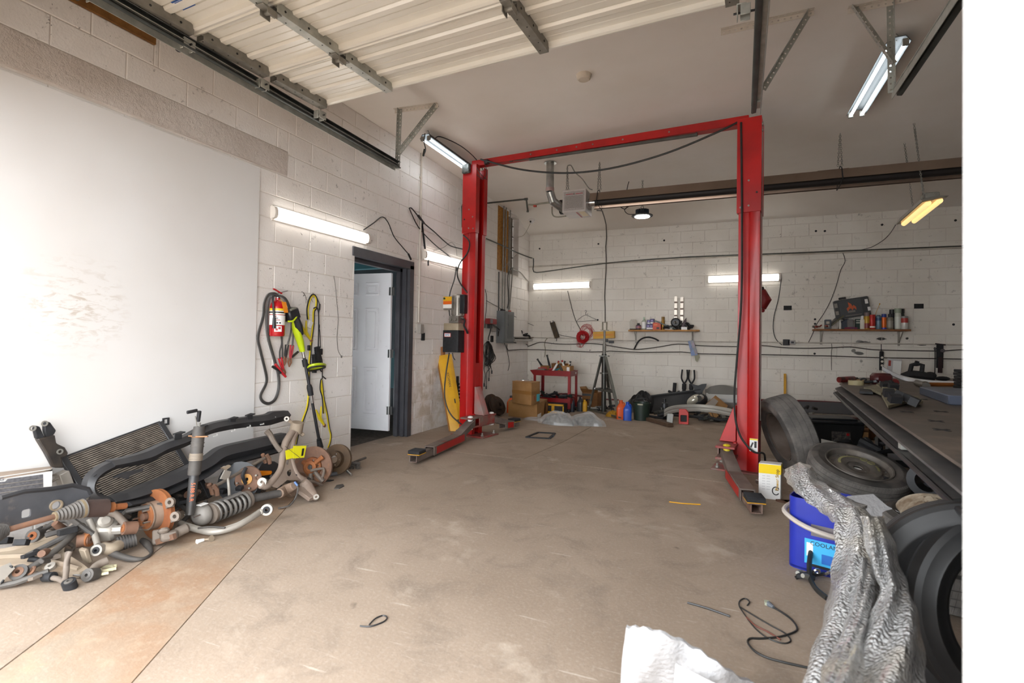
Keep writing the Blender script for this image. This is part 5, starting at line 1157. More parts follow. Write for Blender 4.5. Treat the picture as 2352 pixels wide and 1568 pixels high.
m=MB();m.prism(rect(.3,.27,.015,2,-.02,.17),TR((0,-.06,0),(PI/2,0,0)),.006);m.build('panel',pm('charcoal_panel','46484a',.4),T,local=True)
m=MB();
fl_=[(-.07,.12),(-.08,.17),(-.045,.2),(-.05,.27),(-.01,.235),(.005,.19),(.02,.215),(.05,.18),(.05,.13),(.02,.165),(-.005,.13),(-.02,.165),(-.045,.155)]
m.prism(fl_,TR((0,-.0665,0),(PI/2,0,0)),.001);m.build('flame_emblem',pm('flame_orange','c05a36',.5),T,local=True)
m=MB();m.box((0,-.0665,.055),(.22,.001,.012));m.box((-.02,-.0675,.115),(.1,.001,.03));m.build('lettering_strip',pm('grey_print2','77716c',.5),T,local=True,kind='stuff')
for sx in(-.215,.2):
    m=MB();m.box((sx,-.062,.24),(.04,.01,.07));m.box((sx+(.02 if sx>0 else 0),-.062,.12),(.04,.01,.06));m.build('latch',WHT if sx>0 else pm('latch_grey','8a857d',.5),T,local=True,kind='stuff')
m=MB();m.box((-.1,0,.345),(.1,.03,.035));m.build('handle',BLK1,T,local=True,bevel=.006)
carton('carton',S2(1952,.2),(.075,.06,.15),pm('grey_carton','6d6a69',.5),'grey carton under the flame case on the brown shelf')
m=MB();q=S2(1957,.22);m.tube([q+V((-.1,0,.012)),q+V((0,-.01,.018)),q+V((.07,0,.012))],.014,6);solo('red_tool',m,pm('tool_redblue','9a2230',.4,var='2b4f7a',scale=9),'short red and blue tool lying at the front edge of the brown shelf','tool')
carton('carton',S2(1970,.17),(.06,.06,.16),pm('green_black','22352f',.4),'dark green striped box on the brown shelf',panel=[(0,.1,.055,.02,pm('lab_grey3','a9aaa0',.5)),(0,.135,.055,.015,pm('lab_grey3','a9aaa0',.5))])
bottle('paint_can',S2(1981,.18),.043,.21,pm('cream_can','d2cdc0',.4),'cream square bottle with a round emblem on the brown shelf','bottle',cap=WHT,neck=.35,caph=.25,shoulder=.72)
cans=[(1991,.2,.04,.26,'b08a2a','7a6a6a','yellow spray can with a grey cap',.8),(2003,.2,.045,.225,'b3251e',None,'bright red can',.9),(2018,.19,.042,.22,'5f7686',None,'clear blue labelled bottle',.5),(2030,.2,.034,.235,'d3641b','2a3d8a','slim orange can with a blue cap',.8),(2044,.2,.044,.235,'7a7568','1c1c1e','grey can with a short black cap',.45),(2049,.11,.042,.31,'2b2730','18181a','tall black can behind the others',.8),(2062,.18,.043,.32,'bfc3b6','8f9a86','tallest pale can with a grey green cap',.95),(2070,.1,.04,.32,'2c3230','161818','tall can with a black cap at the back',.9),(2077.5,.2,.044,.2,'c9c6bf','8d8f8c','white can nearest the right end',.9)]
for i,(px,d,r,h,c_,cp_,lb_,nk)in enumerate(cans):
    bottle('spray_can',S2(px,d),r,h,pm('can_'+c_,c_,.35,.2),lb_+' on the brown shelf','can',cap=pm('cap_'+(cp_ or c_),cp_ or c_,.45),neck=nk,caph=.22 if cp_ else.06,shoulder=.78 if cp_ else.92,lab=pm('canlab_%d'%i,['7a2a2a','d8d3c8','2a4a6a','2a3aa0','8d887c','4a3a6a','d4d6cc','33403a','a03028'][i],.4),lr=[(.05,.35),(.1,.2),(.6,.8),(0,.1),(.1,.55),(.2,.3),(.05,.6),(.1,.5),(.5,.85)][i])
m=MB();q=S2(2003,.1);m.cyl(q+V((-.04,0,.0)),q+V((.1,0,.4)),.003,n=5);m.ball(q+V((.1,0,.4)),.01,6,4);solo('straw',m,YEL,'thin yellow nozzle straw sticking up behind the cans','straw')
m=MB();a=B(1803,906,.12);a.z=0;m.bar(V((a.x,DW-.14,.0)),B(1803,858,.03),.035,.025,up=(0,1,0));solo('level',m,YEL,'yellow stick leaning upright on the back wall behind the leaning tyre','stick')
# tools hung on the right of the back wall
m=MB();a=B(2025,807,.03);b=B(2024,850,.03);m.bar(a,b,.055,.02,up=(0,1,0));m.tube([B(2024,788,.02),B(2024,806,.03)],.006,6);m.cyl(B(2024,806,.03),B(2024,818,.03),.02,n=8)
T=thing('pry_tool','black perforated tool hanging on the back wall beside the white curved trim','tool',b);m.build('body',BLKM,T,bevel=.004)
for i in range(3):q=B(2026,821+i*9,.042);m=MB();m.cyl(q,q-V((0,.002,0)),.018,n=10);m.build('hole',PB,T)
T=thing('brake_tool','long black bracket hung on the back wall at far right','tool',B(2158,856,.03));m=MB();m.bar(B(2159,790,.04),B(2158,845,.04),.085,.02,up=(0,1,0));m.build('upper_bar',BLKM,T,bevel=.004)
m=MB();m.bar(B(2160,820,.045),B(2159,856,.045),.055,.02,up=(0,1,0));m.cyl(B(2165,805,.06),B(2165,805,.02),.03,n=12);m.bar(B(2148,789,.04),B(2172,792,.04),.02,.02);m.build('lower_bar',pm('dark_maroon_tool','2c181a',.5),T,bevel=.004)
run('hook_rod',R_([(2148,803),(2149.5,800),(2147,798),(2145.5,801),(2147.5,806),(2147.5,840),(2147,870)],.03),.006,BLK1,'thin black rod with an eye hanging at the right of the back wall','rod',3)
# red filter wrench mounted behind the right lift post
T=thing('grease_gun','red and black hand tool sticking out behind the right lift post','tool',Y(1752,712,5.9))
m=MB();m.tube([Y(1747,668,5.9),Y(1756,690,5.9),Y(1750,708,5.9)],[.05,.07,.04],10);m.build('body',pm('maroon_tool','8a2326',.4),T)
m=MB();m.cyl(Y(1754,682,5.9),Y(1763,676,5.9),.035,n=10);m.tube([Y(1747,660,5.9),Y(1752,675,5.9)],.03,8);m.build('black_cap',BLK1,T)
m=MB();m.tube([Y(1762,684,5.9),Y(1757,710,5.9),Y(1753,713,5.9)],.004,5);m.ball(Y(1752,713,5.9),.02,8,6);m.build('trigger',pm('maroon_tool','8a2326',.4),T)
# ============================================================= FLOOR AT THE BACK
# brake drums leaning in the corner
DRUM=pm('rusty_iron_dark','4a3a30',.75,.3,var='33281f',scale=9,dirt='6b4a30',dscale=6,damt=.35)
def disc(label,M,r=.15,hat=.075,w=.024,mat=DRUM,cat='brake disc',holes=5,name='brake_disc',hatm=None,hh=.045,stud=False):
    T=thing(name,label,cat,M)
    m=MB();m.lathe([(hat*.98,0),(r,0),(r,w*.36),(r*.985,w*.36),(r*.985,w*.64),(r,w*.64),(r,w),(hat*.98,w)],n=40,closed=True);m.build('rotor',mat,T,local=True,ang=30)
    m=MB();m.prism([circ(hat*1.03,30),circ(.032,18)]+[circ(.008,10,hat*.68*math.cos(2*PI*i/holes),hat*.68*math.sin(2*PI*i/holes))for i in range(holes)],TR((0,0,w+hh-.008)),.008)
    m.lathe([(hat*1.03,w*.5),(hat*1.03,w+hh),(hat*.95,w+hh),(hat*.95,w*.5)],n=30,closed=True);m.build('hat',hatm or mat,T,local=True,ang=30)
    return T
def aim(p,n,spin=0):return Mx.Translation(V(p))@frame(n).to_4x4()@Mx.Rotation(spin,4,'Z')
disc('dark rusty drum leaning on the left wall behind the other drum, by the boxes',aim((.13,7.6,.17),(.93,-.2,.3)),.165,.085,.05)
disc('dark rusty drum in front of the leaning one beside the cardboard boxes',aim((.25,7.55,.15),(.85,-.25,.45)),.16,.08,.05)
def jug(name,q,w,d,h,mat,label,rz=0,cat='jug',cap=None,lab=None):
    T=thing(name,label,cat,TR(q,(0,0,rz)))
    m=MB();m.sheet(lambda u,v:(lambda s,a:V((w/2*s*(abs(math.cos(a))**.5)*(1 if math.cos(a)>0 else-1),d/2*s*(abs(math.sin(a))**.5)*(1 if math.sin(a)>0 else-1),h*.86*v)))((1 if v<.72 else 1-(v-.72)/.28*.62),2*PI*u),24,12);m.f.append(tuple(i*13 for i in range(24)));m.mi.append(0)
    m.cyl((0,0,h*.8),(0,0,h*.9),w*.18,n=12);m.build('body',mat,T,local=True)
    m=MB();m.tube([(w*.12,0,h*.86),(w*.32,0,h*.86),(w*.42,0,h*.74),(w*.4,0,h*.62)],w*.07,8,k=4);m.build('handle',mat,T,local=True)
    m=MB();m.cyl((0,0,h*.88),(0,0,h),w*.2,n=12);m.build('cap',cap or mat,T,local=True)
    if lab:m=MB();m.box((0,-d/2-.001,h*.36),(w*.66,.002,h*.36));m.build('label',lab,T,local=True)
    return T
OJ=pm('orange_jug','d8571c',.4,var='c44a14',scale=4)
jug('antifreeze_jug',V((.33,8.0,0)),.15,.11,.29,OJ,'orange jug in the corner behind the cardboard boxes',rz=.2,cap=BLK1)
# cardboard boxes
CB=pm('cardboard','a37a4c',.75,var='936b3d',scale=5,bump=.05);CBD=pm('cardboard_dark','7c5228',.8,var='6a4520',scale=5)
TAPE=pm('packing_tape','8d6230',.35)
def box3(label,q0,q1,q2,h,z0,tape=True,name='cardboard_box',mat=None,lid=True,flap=0):
    """q0 front-left, q1 front corner, q2 right-back ground corners"""
    q0,q1,q2=[V((p[0],p[1],z0))for p in(q0,q1,q2)];q3=q0+q2-q1;H=V((0,0,h))
    T=thing(name,label,'box',q1);m=MB();m.hexa([q0,q1,q2,q3,q0+H,q1+H,q2+H,q3+H]);m.build('body',mat or CB,T,bevel=.003)
    if lid:m=MB();c=(q0+q2)/2;e=.003;m.hexa([p+H+(p-c).normalized()*e for p in(q0,q1,q2,q3)]+[p+H+V((0,0,.008))for p in(q0,q1,q2,q3)]);m.build('flap',mat or CB,T)
    return T,(q0,q1,q2,q3),H
a0,a1,a2=F(1167,955),F(1233,963),F(1257,949)
T,Q,H=box3('lower brown cardboard box at the back left with a torn flap',a0,a1,a2,.235,0)
def face_patch(T,a,b,H,u0,u1,v0,v1,mat,name='label',off=.002):
    n=(b-a).cross(H).normalized();q=[a.lerp(b,u)+H*v+n*off for u,v in((u0,v0),(u1,v0),(u1,v1),(u0,v1))]
    m=MB();m.add(q+[p-n*.0015 for p in q],[(0,1,2,3),(7,6,5,4),(0,4,5,1),(1,5,6,2),(2,6,7,3),(3,7,4,0)]);return m.build(name,mat,T)
face_patch(T,Q[1],Q[2],H,.05,.38,.02,.3,WHT);face_patch(T,Q[1],Q[2],H,.7,.95,.05,.9,CBD,'torn_flap',.02)
b0,b1,b2=V((a0.x+.19,a0.y+.1)),None,None
zt_=.245
b0,b1,b2=F(1176,924.5,zt_),F(1220,931,zt_),F(1247,924,zt_)
b2=b1+(b2-b1).normalized()*.33
T,Q,H=box3('upper brown cardboard box with a blue label stacked on the other box',b0,b1,b2,.335,zt_)
face_patch(T,Q[0],Q[1],H,0,1,.46,.62,TAPE,'tape');face_patch(T,Q[1],Q[2],H,0,1,.46,.62,TAPE,'tape');face_patch(T,Q[1],Q[2],H,.62,.98,.12,.45,pm('label_cyan','46a9b8',.5));face_patch(T,Q[1],Q[2],H,.3,.4,.2,.4,pm('print_redbrown','9a3a30',.5),'printing')
m=MB();q=(Q[0]+Q[3])/2+H+V((.1,-.02,.012));m.cyl(q,q+V((.1,.03,0)),.02,n=10);m.bar(q+V((-.08,0,-.005)),q+V((.15,.02,-.005)),.04,.02);solo('metal_bracket',m,CHROME,'small shiny metal bracket lying on the upper cardboard box','bracket')
# red cart
CR=pm('cart_red','8f1216',.35,var='7a0f12',scale=4)
cx0,cx1,cy0,cy1=.56,1.235,8.46,8.9;ct=.71
T=thing('tool_cart','red steel two-tier tool cart near the back left corner','cart',TR(((cx0+cx1)/2,(cy0+cy1)/2,0),(0,0,-.02)))
wX,wY=(cx1-cx0)/2,(cy1-cy0)/2
for z,nm in((ct,'top_tray'),(.235,'bottom_tray')):
    m=MB();m.box((0,0,z-.085),(wX*2,wY*2,.006))
    for s in(-1,1):m.box((0,s*wY,z-.043),(wX*2,.005,.09));m.box((s*wX,0,z-.043),(.005,wY*2,.09));m.box((0,s*wY,z+.002),(wX*2,.02,.006));m.box((s*wX,0,z+.002),(.02,wY*2,.006))
    m.build(nm,CR,T,local=True)
m=MB();m.add([(-wX,-wY,ct),(-wX-.075,-wY+.0,ct),(-wX,-wY,ct-.09),(-wX,wY,ct),(-wX-.075,wY,ct),(-wX,wY,ct-.09)],[(0,1,2),(5,4,3),(0,3,4,1),(1,4,5,2)]);m.build('push_handle',CR,T,local=True)
for sx in(-1,1):
    for sy in(-1,1):
        m=MB();m.box((sx*(wX-.002),sy*(wY-.022),ct/2+.03),(.006,.045,ct-.06));m.box((sx*(wX-.022),sy*(wY-.002),ct/2+.03),(.045,.006,ct-.06));lg=m.build('leg',CR,T,local=True)
        m=MB();m.cyl((sx*(wX-.02)-.012,sy*(wY-.02),.03),(sx*(wX-.02)+.012,sy*(wY-.02),.03),.03,n=12);m.build('caster',BLK1,lg,local=True)
m=MB();m.box((wX+.004,.0+.1,ct-.04),(.002,.05,.03));m.build('badge',WHT,T,local=True)
CT=lambda x,y:V((x,y,ct-.08))
q=CT(.72,8.62);carton('parts_box',q,(.16,.14,.16),CBD,'open brown box at the left of the red cart top',rz=.2)
carton('parts_tray',CT(.68,8.53),(.13,.1,.11),pm('clear_tub','9a948a',.3,alpha=.6),'clear plastic tub at the front left of the red cart','tub')
carton('parts_box',CT(1.12,8.6),(.2,.17,.17),CB,'brown box with a white label at the right of the red cart top',rz=-.1,panel=[(.06,.1,.05,.1,WHT)])
carton('parts_box',CT(.95,8.8),(.3,.16,.2),CBD,'brown box at the back of the red cart top')
random.seed(8)
TM=[BLKM,pm('teal_tool','2f6a70',.4),pm('tool_red','9c2a26',.4),WHT,pm('tan_handle','b07f3a',.5),pm('dark_metal','3a3a36',.5,.4)]
for i,(x,y,dx,dz,mt,lb_)in enumerate(((.70,8.6,-.1,.14,0,'black handled tool poking out at the left of the red cart'),(.82,8.6,-.06,.2,0,'long black bar standing upright among the cart tools'),(.87,8.62,.08,.1,2,'dark red power tool lying on the cart boxes'),(.90,8.55,.07,.12,3,'white bottle shaped tool in the middle of the cart'),(.97,8.55,.14,.04,1,'teal tool lying in the middle of the red cart'),(1.03,8.6,.05,.12,0,'black clamp standing in the cart behind the teal tool'),(1.10,8.56,-.05,.13,3,'pale brush standing in the right cart box'),(1.13,8.55,.05,.1,4,'tan handled screwdriver in the right cart box'),(1.16,8.6,.02,.12,0,'black gripped pliers at the right end of the cart'),(1.06,8.49,-.05,.1,5,'silver spanner leaning on the cart front'))):
    q=CT(x,y)+V((0,0,.1));e=V((dx,rr(-.02,.02),dz));T=thing('hand_tool',lb_,'tool',q)
    m=MB();m.tube([q-e*.3,q+e*.4,q+e],[.018,.02,.014],8);m.build('handle',TM[mt],T)
    m=MB();m.tube([q+e*.95,q+e*1.25],[.012,.02],8);m.build('head',TM[(mt+5)%6],T)
clutter('cart_clutter',CT(.9,8.53),14,(.16,.05,.1),.028,TM,'jumble of small tools and tubs across the middle of the cart top','tools',13)
clutter('boot_pile',V((.9,8.62,.16)),14,(.28,.14,.14),.045,[BLKM,BLK1,pm('dark_green_blk','1e2621',.5)],'black rubber parts piled on the lower tray of the red cart','car parts',17)
carton('tool_case',V((.98,8.33,0)),(.42,.22,.17),BLKM,'black and yellow case on the floor under the red cart','case',panel=[(0,.15,.42,.03,YM),(0,.02,.42,.04,YM),(.02,.085,.05,.12,YM),(-.19,.085,.03,.16,YM),(.2,.085,.02,.14,YM)])
jug('oil_jug',V((1.2,8.62,0)),.13,.1,.26,pm('navy_jug','23252f',.4),'dark oil jug on the floor right of the cart, next to the yellow one',cap=BLK1);jug('oil_jug',V((1.33,8.75,0)),.1,.09,.25,BLK1,'black oil jug tucked behind the cart leg',cap=BLK1);jug('oil_jug',V((1.40,8.8,0)),.09,.09,.2,YM,'yellow oil jug beside the tripod jack foot')
# cardboard box with a dark arch emblem
a0,a1,a2=V((1.27,9.12,0)),V((1.56,9.1,0)),V((1.62,9.4,0))
T,Q,H=box3('open brown box with a black arched emblem behind the tripod jack',a0,a1,a2,.3,0,lid=False,mat=CBD)
n_=(Q[1]-Q[0]).normalized();fm=Mx(((n_[0],0,n_[1],0),(n_[1],0,-n_[0],0),(0,1,0,0),(0,0,0,1)));c_=Q[0].lerp(Q[1],.4)+V((0,0,.15))+V((n_[1],-n_[0],0))*.003
m=MB()
for s in(-1,1):m.prism([(-.02,-.04),(-.02,.0),(0,.025),(.02,0),(.02,-.04),(.011,-.04),(.011,0),(0,.014),(-.011,0),(-.011,-.04)],Mx.Translation(c_)@fm@Mx.Translation(V((s*.017,0,0))),.001)
m.prism([[(.065*math.cos(t),.065*math.sin(t)-.03)for t in[PI*j/12 for j in range(13)]]+[(.053*math.cos(t),.053*math.sin(t)-.03)for t in[PI*(12-j)/12 for j in range(13)]]],Mx.Translation(c_)@fm,.001);m.box(c_+V((0,0,-.09)),(.09,.001,.015));m.box(c_+V((0.02,0,.11)),(.26,.001,.04));m.build('emblem',TXK,T,kind='stuff')
m=MB();m.add([Q[0]+H,Q[1]+H,Q[1]+H+V((.02,-.05,.06)),Q[0]+H+V((-.03,-.04,.07))],[(0,1,2,3)]);m.build('flap',CBD,T);m=MB();m.add([Q[0]+H,Q[3]+H,Q[3]+H+V((-.06,.0,.09)),Q[0]+H+V((-.05,0,.1))],[(0,1,2,3)]);m.build('flap',CB,T)
# tripod jack stand
GS=pm('grey_paint_steel','6f6f68',.4,.5,var='5c5c55',scale=6)
f1,f2=F(1352,944),F(1424,963);qc=V((1.755,8.72,0));f3=qc*3-f1-f2;f3.z=0;f3=V((1.8,9.15,0))
T=thing('tripod_jack','tall grey tripod under-hoist stand by the back wall, topped by a small saddle','stand',qc)
m=MB();m.cyl(qc+V((0,0,.03)),qc+V((0,0,1.02)),.042,n=14);m.build('outer_tube',pm('dark_tube','4a4a46',.35,.6),T)
m=MB();m.cyl(qc+V((0,0,1.0)),qc+V((0,0,1.2)),.032,n=14);m.cyl(qc+V((0,0,1.2)),qc+V((0,0,1.42)),.02,n=12);m.build('screw_tube',GALD,T)
m=MB();m.box(qc+V((0,0,1.43)),(.13,.1,.012));m.box(qc+V((-.035,0,1.5)),(.012,.07,.14));m.box(qc+V((.035,0,1.5)),(.012,.07,.14));m.box(qc+V((0,0,1.57)),(.08,.07,.01));m.build('saddle',pm('saddle_pale','8d8573',.5,.2),T)
tp_=qc+V((0,0,.985))
for f in(f1,f2,f3):
    d=(f-qc);d.z=0;d.normalize();m=MB();m.bar(tp_+d*.05,f+V((0,0,.02)),.05,.022);lg=m.build('leg',GS,T,bevel=.002);q=tp_.lerp(f,.58)
    m=MB();m.cyl(q-V((0,.03,0)),q+V((0,.0,0)),.012,n=8);m.build('bolt',CHROME,lg)
m=MB();lv_=.44
pp=[tp_.lerp(f+V((0,0,.02)),.6)for f in(f1,f2,f3)]
for i in range(3):m.bar(pp[i],pp[(i+1)%3],.02,.035)
m.build('brace_ring',GS,T,kind='stuff')
m=MB();ff=[V((f.x,f.y,.03))for f in(f1,f2,f3)]
for i in range(3):m.bar(ff[i],ff[(i+1)%3],.02,.03)
m.build('foot_ring',GS,T,kind='stuff')
m=MB();m.box(tp_,(.16,.1,.02));m.lathe([(.045,.68),(.075,.68),(.075,.7),(.045,.7)],TR(qc),14,closed=True);m.build('collar',GS,T)
carton('work_light',B(1388,777,.12),(.4,.1,.13),YM,'yellow box light mounted on the back wall behind the tripod jack','light',tilt=-.05,panel=[(0,.065,.36,.04,pm('amber_stripe','d08a14',.5))])
m=MB();q=B(1404,785,.03);m.box(q,(.1,.03,.05));m.box(B(1393,782,.03),(.06,.03,.06));solo('plug',m,BLK1,'black plug beside the tripod jack on the back wall conduit','plug',bevel=.004,kind='thing')
# floor ring, plastic bags
rp=[F(*p)for p in((1209,1005),(1236,994),(1274,996),(1262,1008))]
m=MB();
for i in range(4):m.bar(rp[i]+V((0,0,.008)),rp[(i+1)%4]+V((0,0,.008)),.03,.012)
T=thing('frame_ring','thin dark rectangular frame lying on the floor inside the lift bay','frame',rp[0]);m.build('frame',BLKM,T)
m=MB();m.bar(rp[2]+V((0,0,.006)),rp[2]+V((.05,-.25,.006)),.02,.01);m.build('blue_edge',pm('blue_edge','2a3e55',.5),T)
PLS=pm('clear_film','c5c5c4',.08,alpha=.3,bump=.5,bscale=14,coat=.5)
def alpha_(m):return m.name!='clear_film'
def crumple(label,q,sx,sy,h,seed,mat,name='plastic_bag',cat='bag',nu=26,nv=16,rz=0,inner=None):
    random.seed(seed);ph=[(rr(4,13),rr(4,13),rr(0,6),rr(.4,1))for _ in range(9)]
    def fn(u,v):
        a=2*PI*u;r=v;x,y=math.cos(a)*r,math.sin(a)*r
        w=sum(k*math.sin(a_*x+b_*y+c_)for a_,b_,c_,k in ph)/9
        e=1+.22*sum(k*math.sin((2+i%5)*a+c_)for i,(a_,b_,c_,k)in enumerate(ph[:5]))/3
        z=h*(max(0,1-r**2.2)**.7)*(.75+.65*abs(w))+.12*h*abs(w)
        return V((x*sx*e,y*sy*e,max(.003,z)))
    T=thing(name,label,cat,TR(q,(0,0,rz)))
    if inner:m=MB();m.sheet(lambda u,v:fn(u,v)*.8,nu,8);m.build('contents',inner,T,local=True)
    m=MB();m.sheet(fn,nu,nv);m.build('film',mat,T,local=True,ang=25 if alpha_(mat)else 3);return T
GRF=pm('grey_contents','3c3a37',.4,var='7d7a74',scale=22)
crumple('clear plastic bag lying on the floor in front of the red cart',V((1.42,7.2,0)),.30,.16,.2,2,PLS,inner=GRF);crumple('clear plastic bag lying on the floor in front of the tripod jack',V((1.80,7.35,0)),.27,.17,.21,6,PLS,inner=GRF);crumple('scrap of clear film on the floor left of the bags',V((.98,7.36,0)),.18,.05,.06,4,PLS)
# jugs, bucket, planks and body parts along the back
jug('antifreeze_jug',F(1426,962),.14,.1,.3,OJ,'orange jug standing at the right foot of the tripod jack',rz=.3,cap=OJ);jug('washer_jug',F(1441,965),.13,.1,.29,pm('blue_jug','1d4fb8',.35,var='1a44a0',scale=4),'bright blue jug between the orange jug and the green bucket',rz=.2)
q=F(1471,966);q.y+=.1;T=thing('bucket','dark green tub on the floor beside the blue jug','bucket',q);m=MB();m.lathe([(0,0),(.115,0),(.135,.24),(.147,.24),(.147,.275),(.135,.275),(.118,.02),(0,.02)],TR(q),26);m.build('tub',pm('green_tub','25352c',.45,var='1d2a24',scale=5),T)
m=MB();m.tube([q+V((-.14,0,.26)),q+V((-.08,-.06,.33)),q+V((.06,-.06,.35)),q+V((.14,0,.26))],.007,6,k=4);m.build('handle',BLK1,T);m=MB();m.box(q+V((0,-.146,.258)),(.08,.006,.018));m.build('label',pm('label_pale','a9a48a',.5),T)
crumple('mustard yellow rag on the floor under the tripod jack',F(1409,957),.13,.08,.1,3,pm('mustard_rag','a07414',.8),'rag','rag');crumple('black bag slumped by the back wall behind the jugs',V((2.35,9.2,0)),.3,.2,.36,8,pm('black_bag','171719',.35),'bag','bag')
m=MB();a,b=F(1488,966),F(1541,981);m.bar(a+V((0,0,.03)),b+V((0,0,.03)),.09,.05);solo('timber',m,pm('old_plank','5a4434',.75,var='483526',scale=12),'short dark timber on the floor by the green bucket','timber',bevel=.003)
BPL=pm('black_bumper','18191b',.5,var='222326',scale=5,kind='pos')
T=thing('bumper_cover','long black bumper panel standing on edge along the back wall','car part',V((2.5,9.2,0)))
e0,e1,e2,e3=Y(1476,902,9.25),Y(1598,888,9.3),Y(1611,950,9.2),Y(1480,950,9.1)
m=MB();m.sheet(lambda u,v:(Y(1476+134*u,(911-17*u)*(1-v)+948*v,9.32-.2*v-.1*math.sin(PI*u))),18,6,.02);m.build('panel',BPL,T)
m=MB();m.tube([Y(1476+13.4*i,911-1.7*i,9.26-.1*math.sin(PI*i/10))for i in range(11)],.012,6);m.build('lip',pm('grey_lip','3f4042',.5),T)
m=MB();m.prism([(-.2,0),(.16,0),(.2,.05),(.13,.12),(.0,.36)if False else(.12,.16)],TR(Y(1600,905,9.25),(PI/2,0,0)),.03);
fin=[Y(*p,9.25)for p in((1588,881),(1597,884),(1604,885),(1612,882),(1623,881),(1622,887),(1614,899),(1611,912),(1596,914),(1594,893))]
m=MB();m.add(fin+[p+V((0,.03,0))for p in fin],[tuple(range(10)),tuple(range(19,9,-1))]+[(i,(i+1)%10,10+(i+1)%10,10+i)for i in range(10)]);m.build('end_fin',BPL,T)
def strut(label,px,yb,ytop,y,fork=True):
    a,b=Y(px[0],yb,y),Y(px[1],ytop,y);T=thing('strut_fork',label,'car part',a);e=(b-a).normalized();s=V((1,0,0))
    m=MB();m.cyl(a,a.lerp(b,.6),.03,n=12);m.cyl(a.lerp(b,.5),a.lerp(b,.62),.036,n=12);m.build('tube',BLKM,T)
    c=a.lerp(b,.62)
    if fork:
        for sg in(-1,1):m=MB();m.tube([c,c+e*.06+s*sg*.035,c+e*.12+s*sg*.05,c+e*.25+s*sg*.04],.014,8,k=4);m.build('prong',BLKM,T)
    else:
        m=MB();m.cyl(c,b,.03,n=12);m.tube([c-s*.1+V((0,0,.03)),c-s*.03,c+s*.04,c+s*.1+V((0,0,.03))],.022,8);m.box(a.lerp(b,.3)-s*.06,(.07,.04,.06));m.build('bracket',BLKM,T)
strut('black fork ended strut leaning on the back wall, left of the pair',(1569,1573),945,842,9.45);strut('black fork ended strut leaning on the back wall, right of the pair',(1586,1589),945,843,9.48);strut('short black bracketed tube left of the forked struts',(1545,1550),940,879,9.46,False)
bottle('gas_bottle',F(1526,962),.055,.33,pm('slate_bottle','2a2b2e',.4),'tall dark slate bottle standing behind the silver bumper beam',cap=BLK1,neck=.4,shoulder=.78)
AL=pm('brushed_aluminium','b5b3ac',.4,.35,var='a9a79f',scale=5,kind='pos')
T=thing('bumper_beam','curved silver bumper beam standing on two brackets near the right lift post','car part',F(1535,975));
bp=[(1526,948),(1535,943),(1550,939),(1570,937),(1600,936),(1630,938),(1660,943),(1685,949),(1697,956)]
def by(px):return 7.95+.35*math.sin(PI*(px-1526)/171)
m=MB();m.sheet(lambda u,v:(lambda P:P+V((0,-.035*math.sin(PI*v)*1.5,.05-.1*v)))(spl(u)),30,6,.012)if False else None
Pb=spline([Y(px,py,by(px))for px,py in bp],4);k=8;sec=[(0,.055),(-.05,.05),(-.06,.02),(-.045,.0),(-.06,-.02),(-.05,-.05),(0,-.055),(.01,0)]
m=MB();m.v=[p+V((0,y,z))for p in Pb for y,z in sec];n_=len(Pb);m.f=[(i*k+j,i*k+(j+1)%k,(i+1)*k+(j+1)%k,(i+1)*k+j)for i in range(n_-1)for j in range(k)]+[tuple(range(k)),tuple((n_-1)*k+j for j in range(k))];m.mi=[0]*len(m.f);m.build('beam',AL,T,ang=30)
for px,pb in((1538,975),(1685,985)):
    a=F(px,pb);t=Y(px+2,950 if px<1600 else 952,a.y+.02);m=MB();m.bar(a+V((0,0,.005)),t,.09,.06,up=(0,1,0));m.box(a+V((0,0,.006)),(.13,.09,.01));m.build('bracket',pm('dull_aluminium','8d8c87',.5,.2),T,bevel=.004)
q=F(1571,972);T=thing('red_container','red plastic frame container under the silver bumper beam','container',q);m=MB();m.prism([[(-.07,0),(.07,0),(.07,.17),(.03,.225),(-.07,.225)],rect(.09,.1,.01,2,.0,.085)],TR(q,(PI/2,0,0)),.09);m.build('body',pm('red_plastic','c0281c',.4),T,bevel=.004);m=MB();m.box(q+V((0,-.04,.09)),(.1,.06,.12));m.build('insert',BLKM,T)
T=thing('headlight','old car headlight propped behind the silver bumper beam','headlight',V((3.2,8.9,.1)));q=Y(1602,921,8.85);m=MB();m.ball(q,.16,16,10,(1.05,.6,.75),Mx.Rotation(-.5,3,'Y'));m.build('housing',BLK1,T);m=MB();m.ball(q+V((-.06,-.06,.02)),.14,16,10,(.9,.5,.5),Mx.Rotation(-.7,3,'Y'));m.build('lens',pm('lens_glass','b9b5a6',.1,.3),T);m=MB();m.cyl(q+V((.06,-.06,.07)),q+V((.03,-.12,.06)),.05,n=12);m.build('bulb_ring',CHROME,T)
T=thing('cardboard_box','collapsed open cardboard box tipped up behind the silver bumper beam','box',V((3.5,8.6,0)));pq=[Y(*p)for p in((1617,934,8.6),(1640,913,8.75),(1669,937,8.7),(1640,964,8.45))]
m=MB();m.add(pq+[p+V((.02,.12,.03))for p in pq],[(0,1,2,3),(4,5,6,7),(0,4,5,1),(1,5,6,2),(2,6,7,3),(3,7,4,0)]);m.build('body',CB,T)
pq2=[Y(*p)for p in((1621,929,8.55),(1639,913,8.7),(1650,921,8.65),(1637,938,8.5))];m=MB();m.add(pq2+[p+V((0,-.006,0))for p in pq2],[(0,1,2,3),(4,5,6,7),(0,4,5,1),(1,5,6,2),(2,6,7,3),(3,7,4,0)]);m.build('grey_flap',pm('grey_card','8a8078',.7),T)
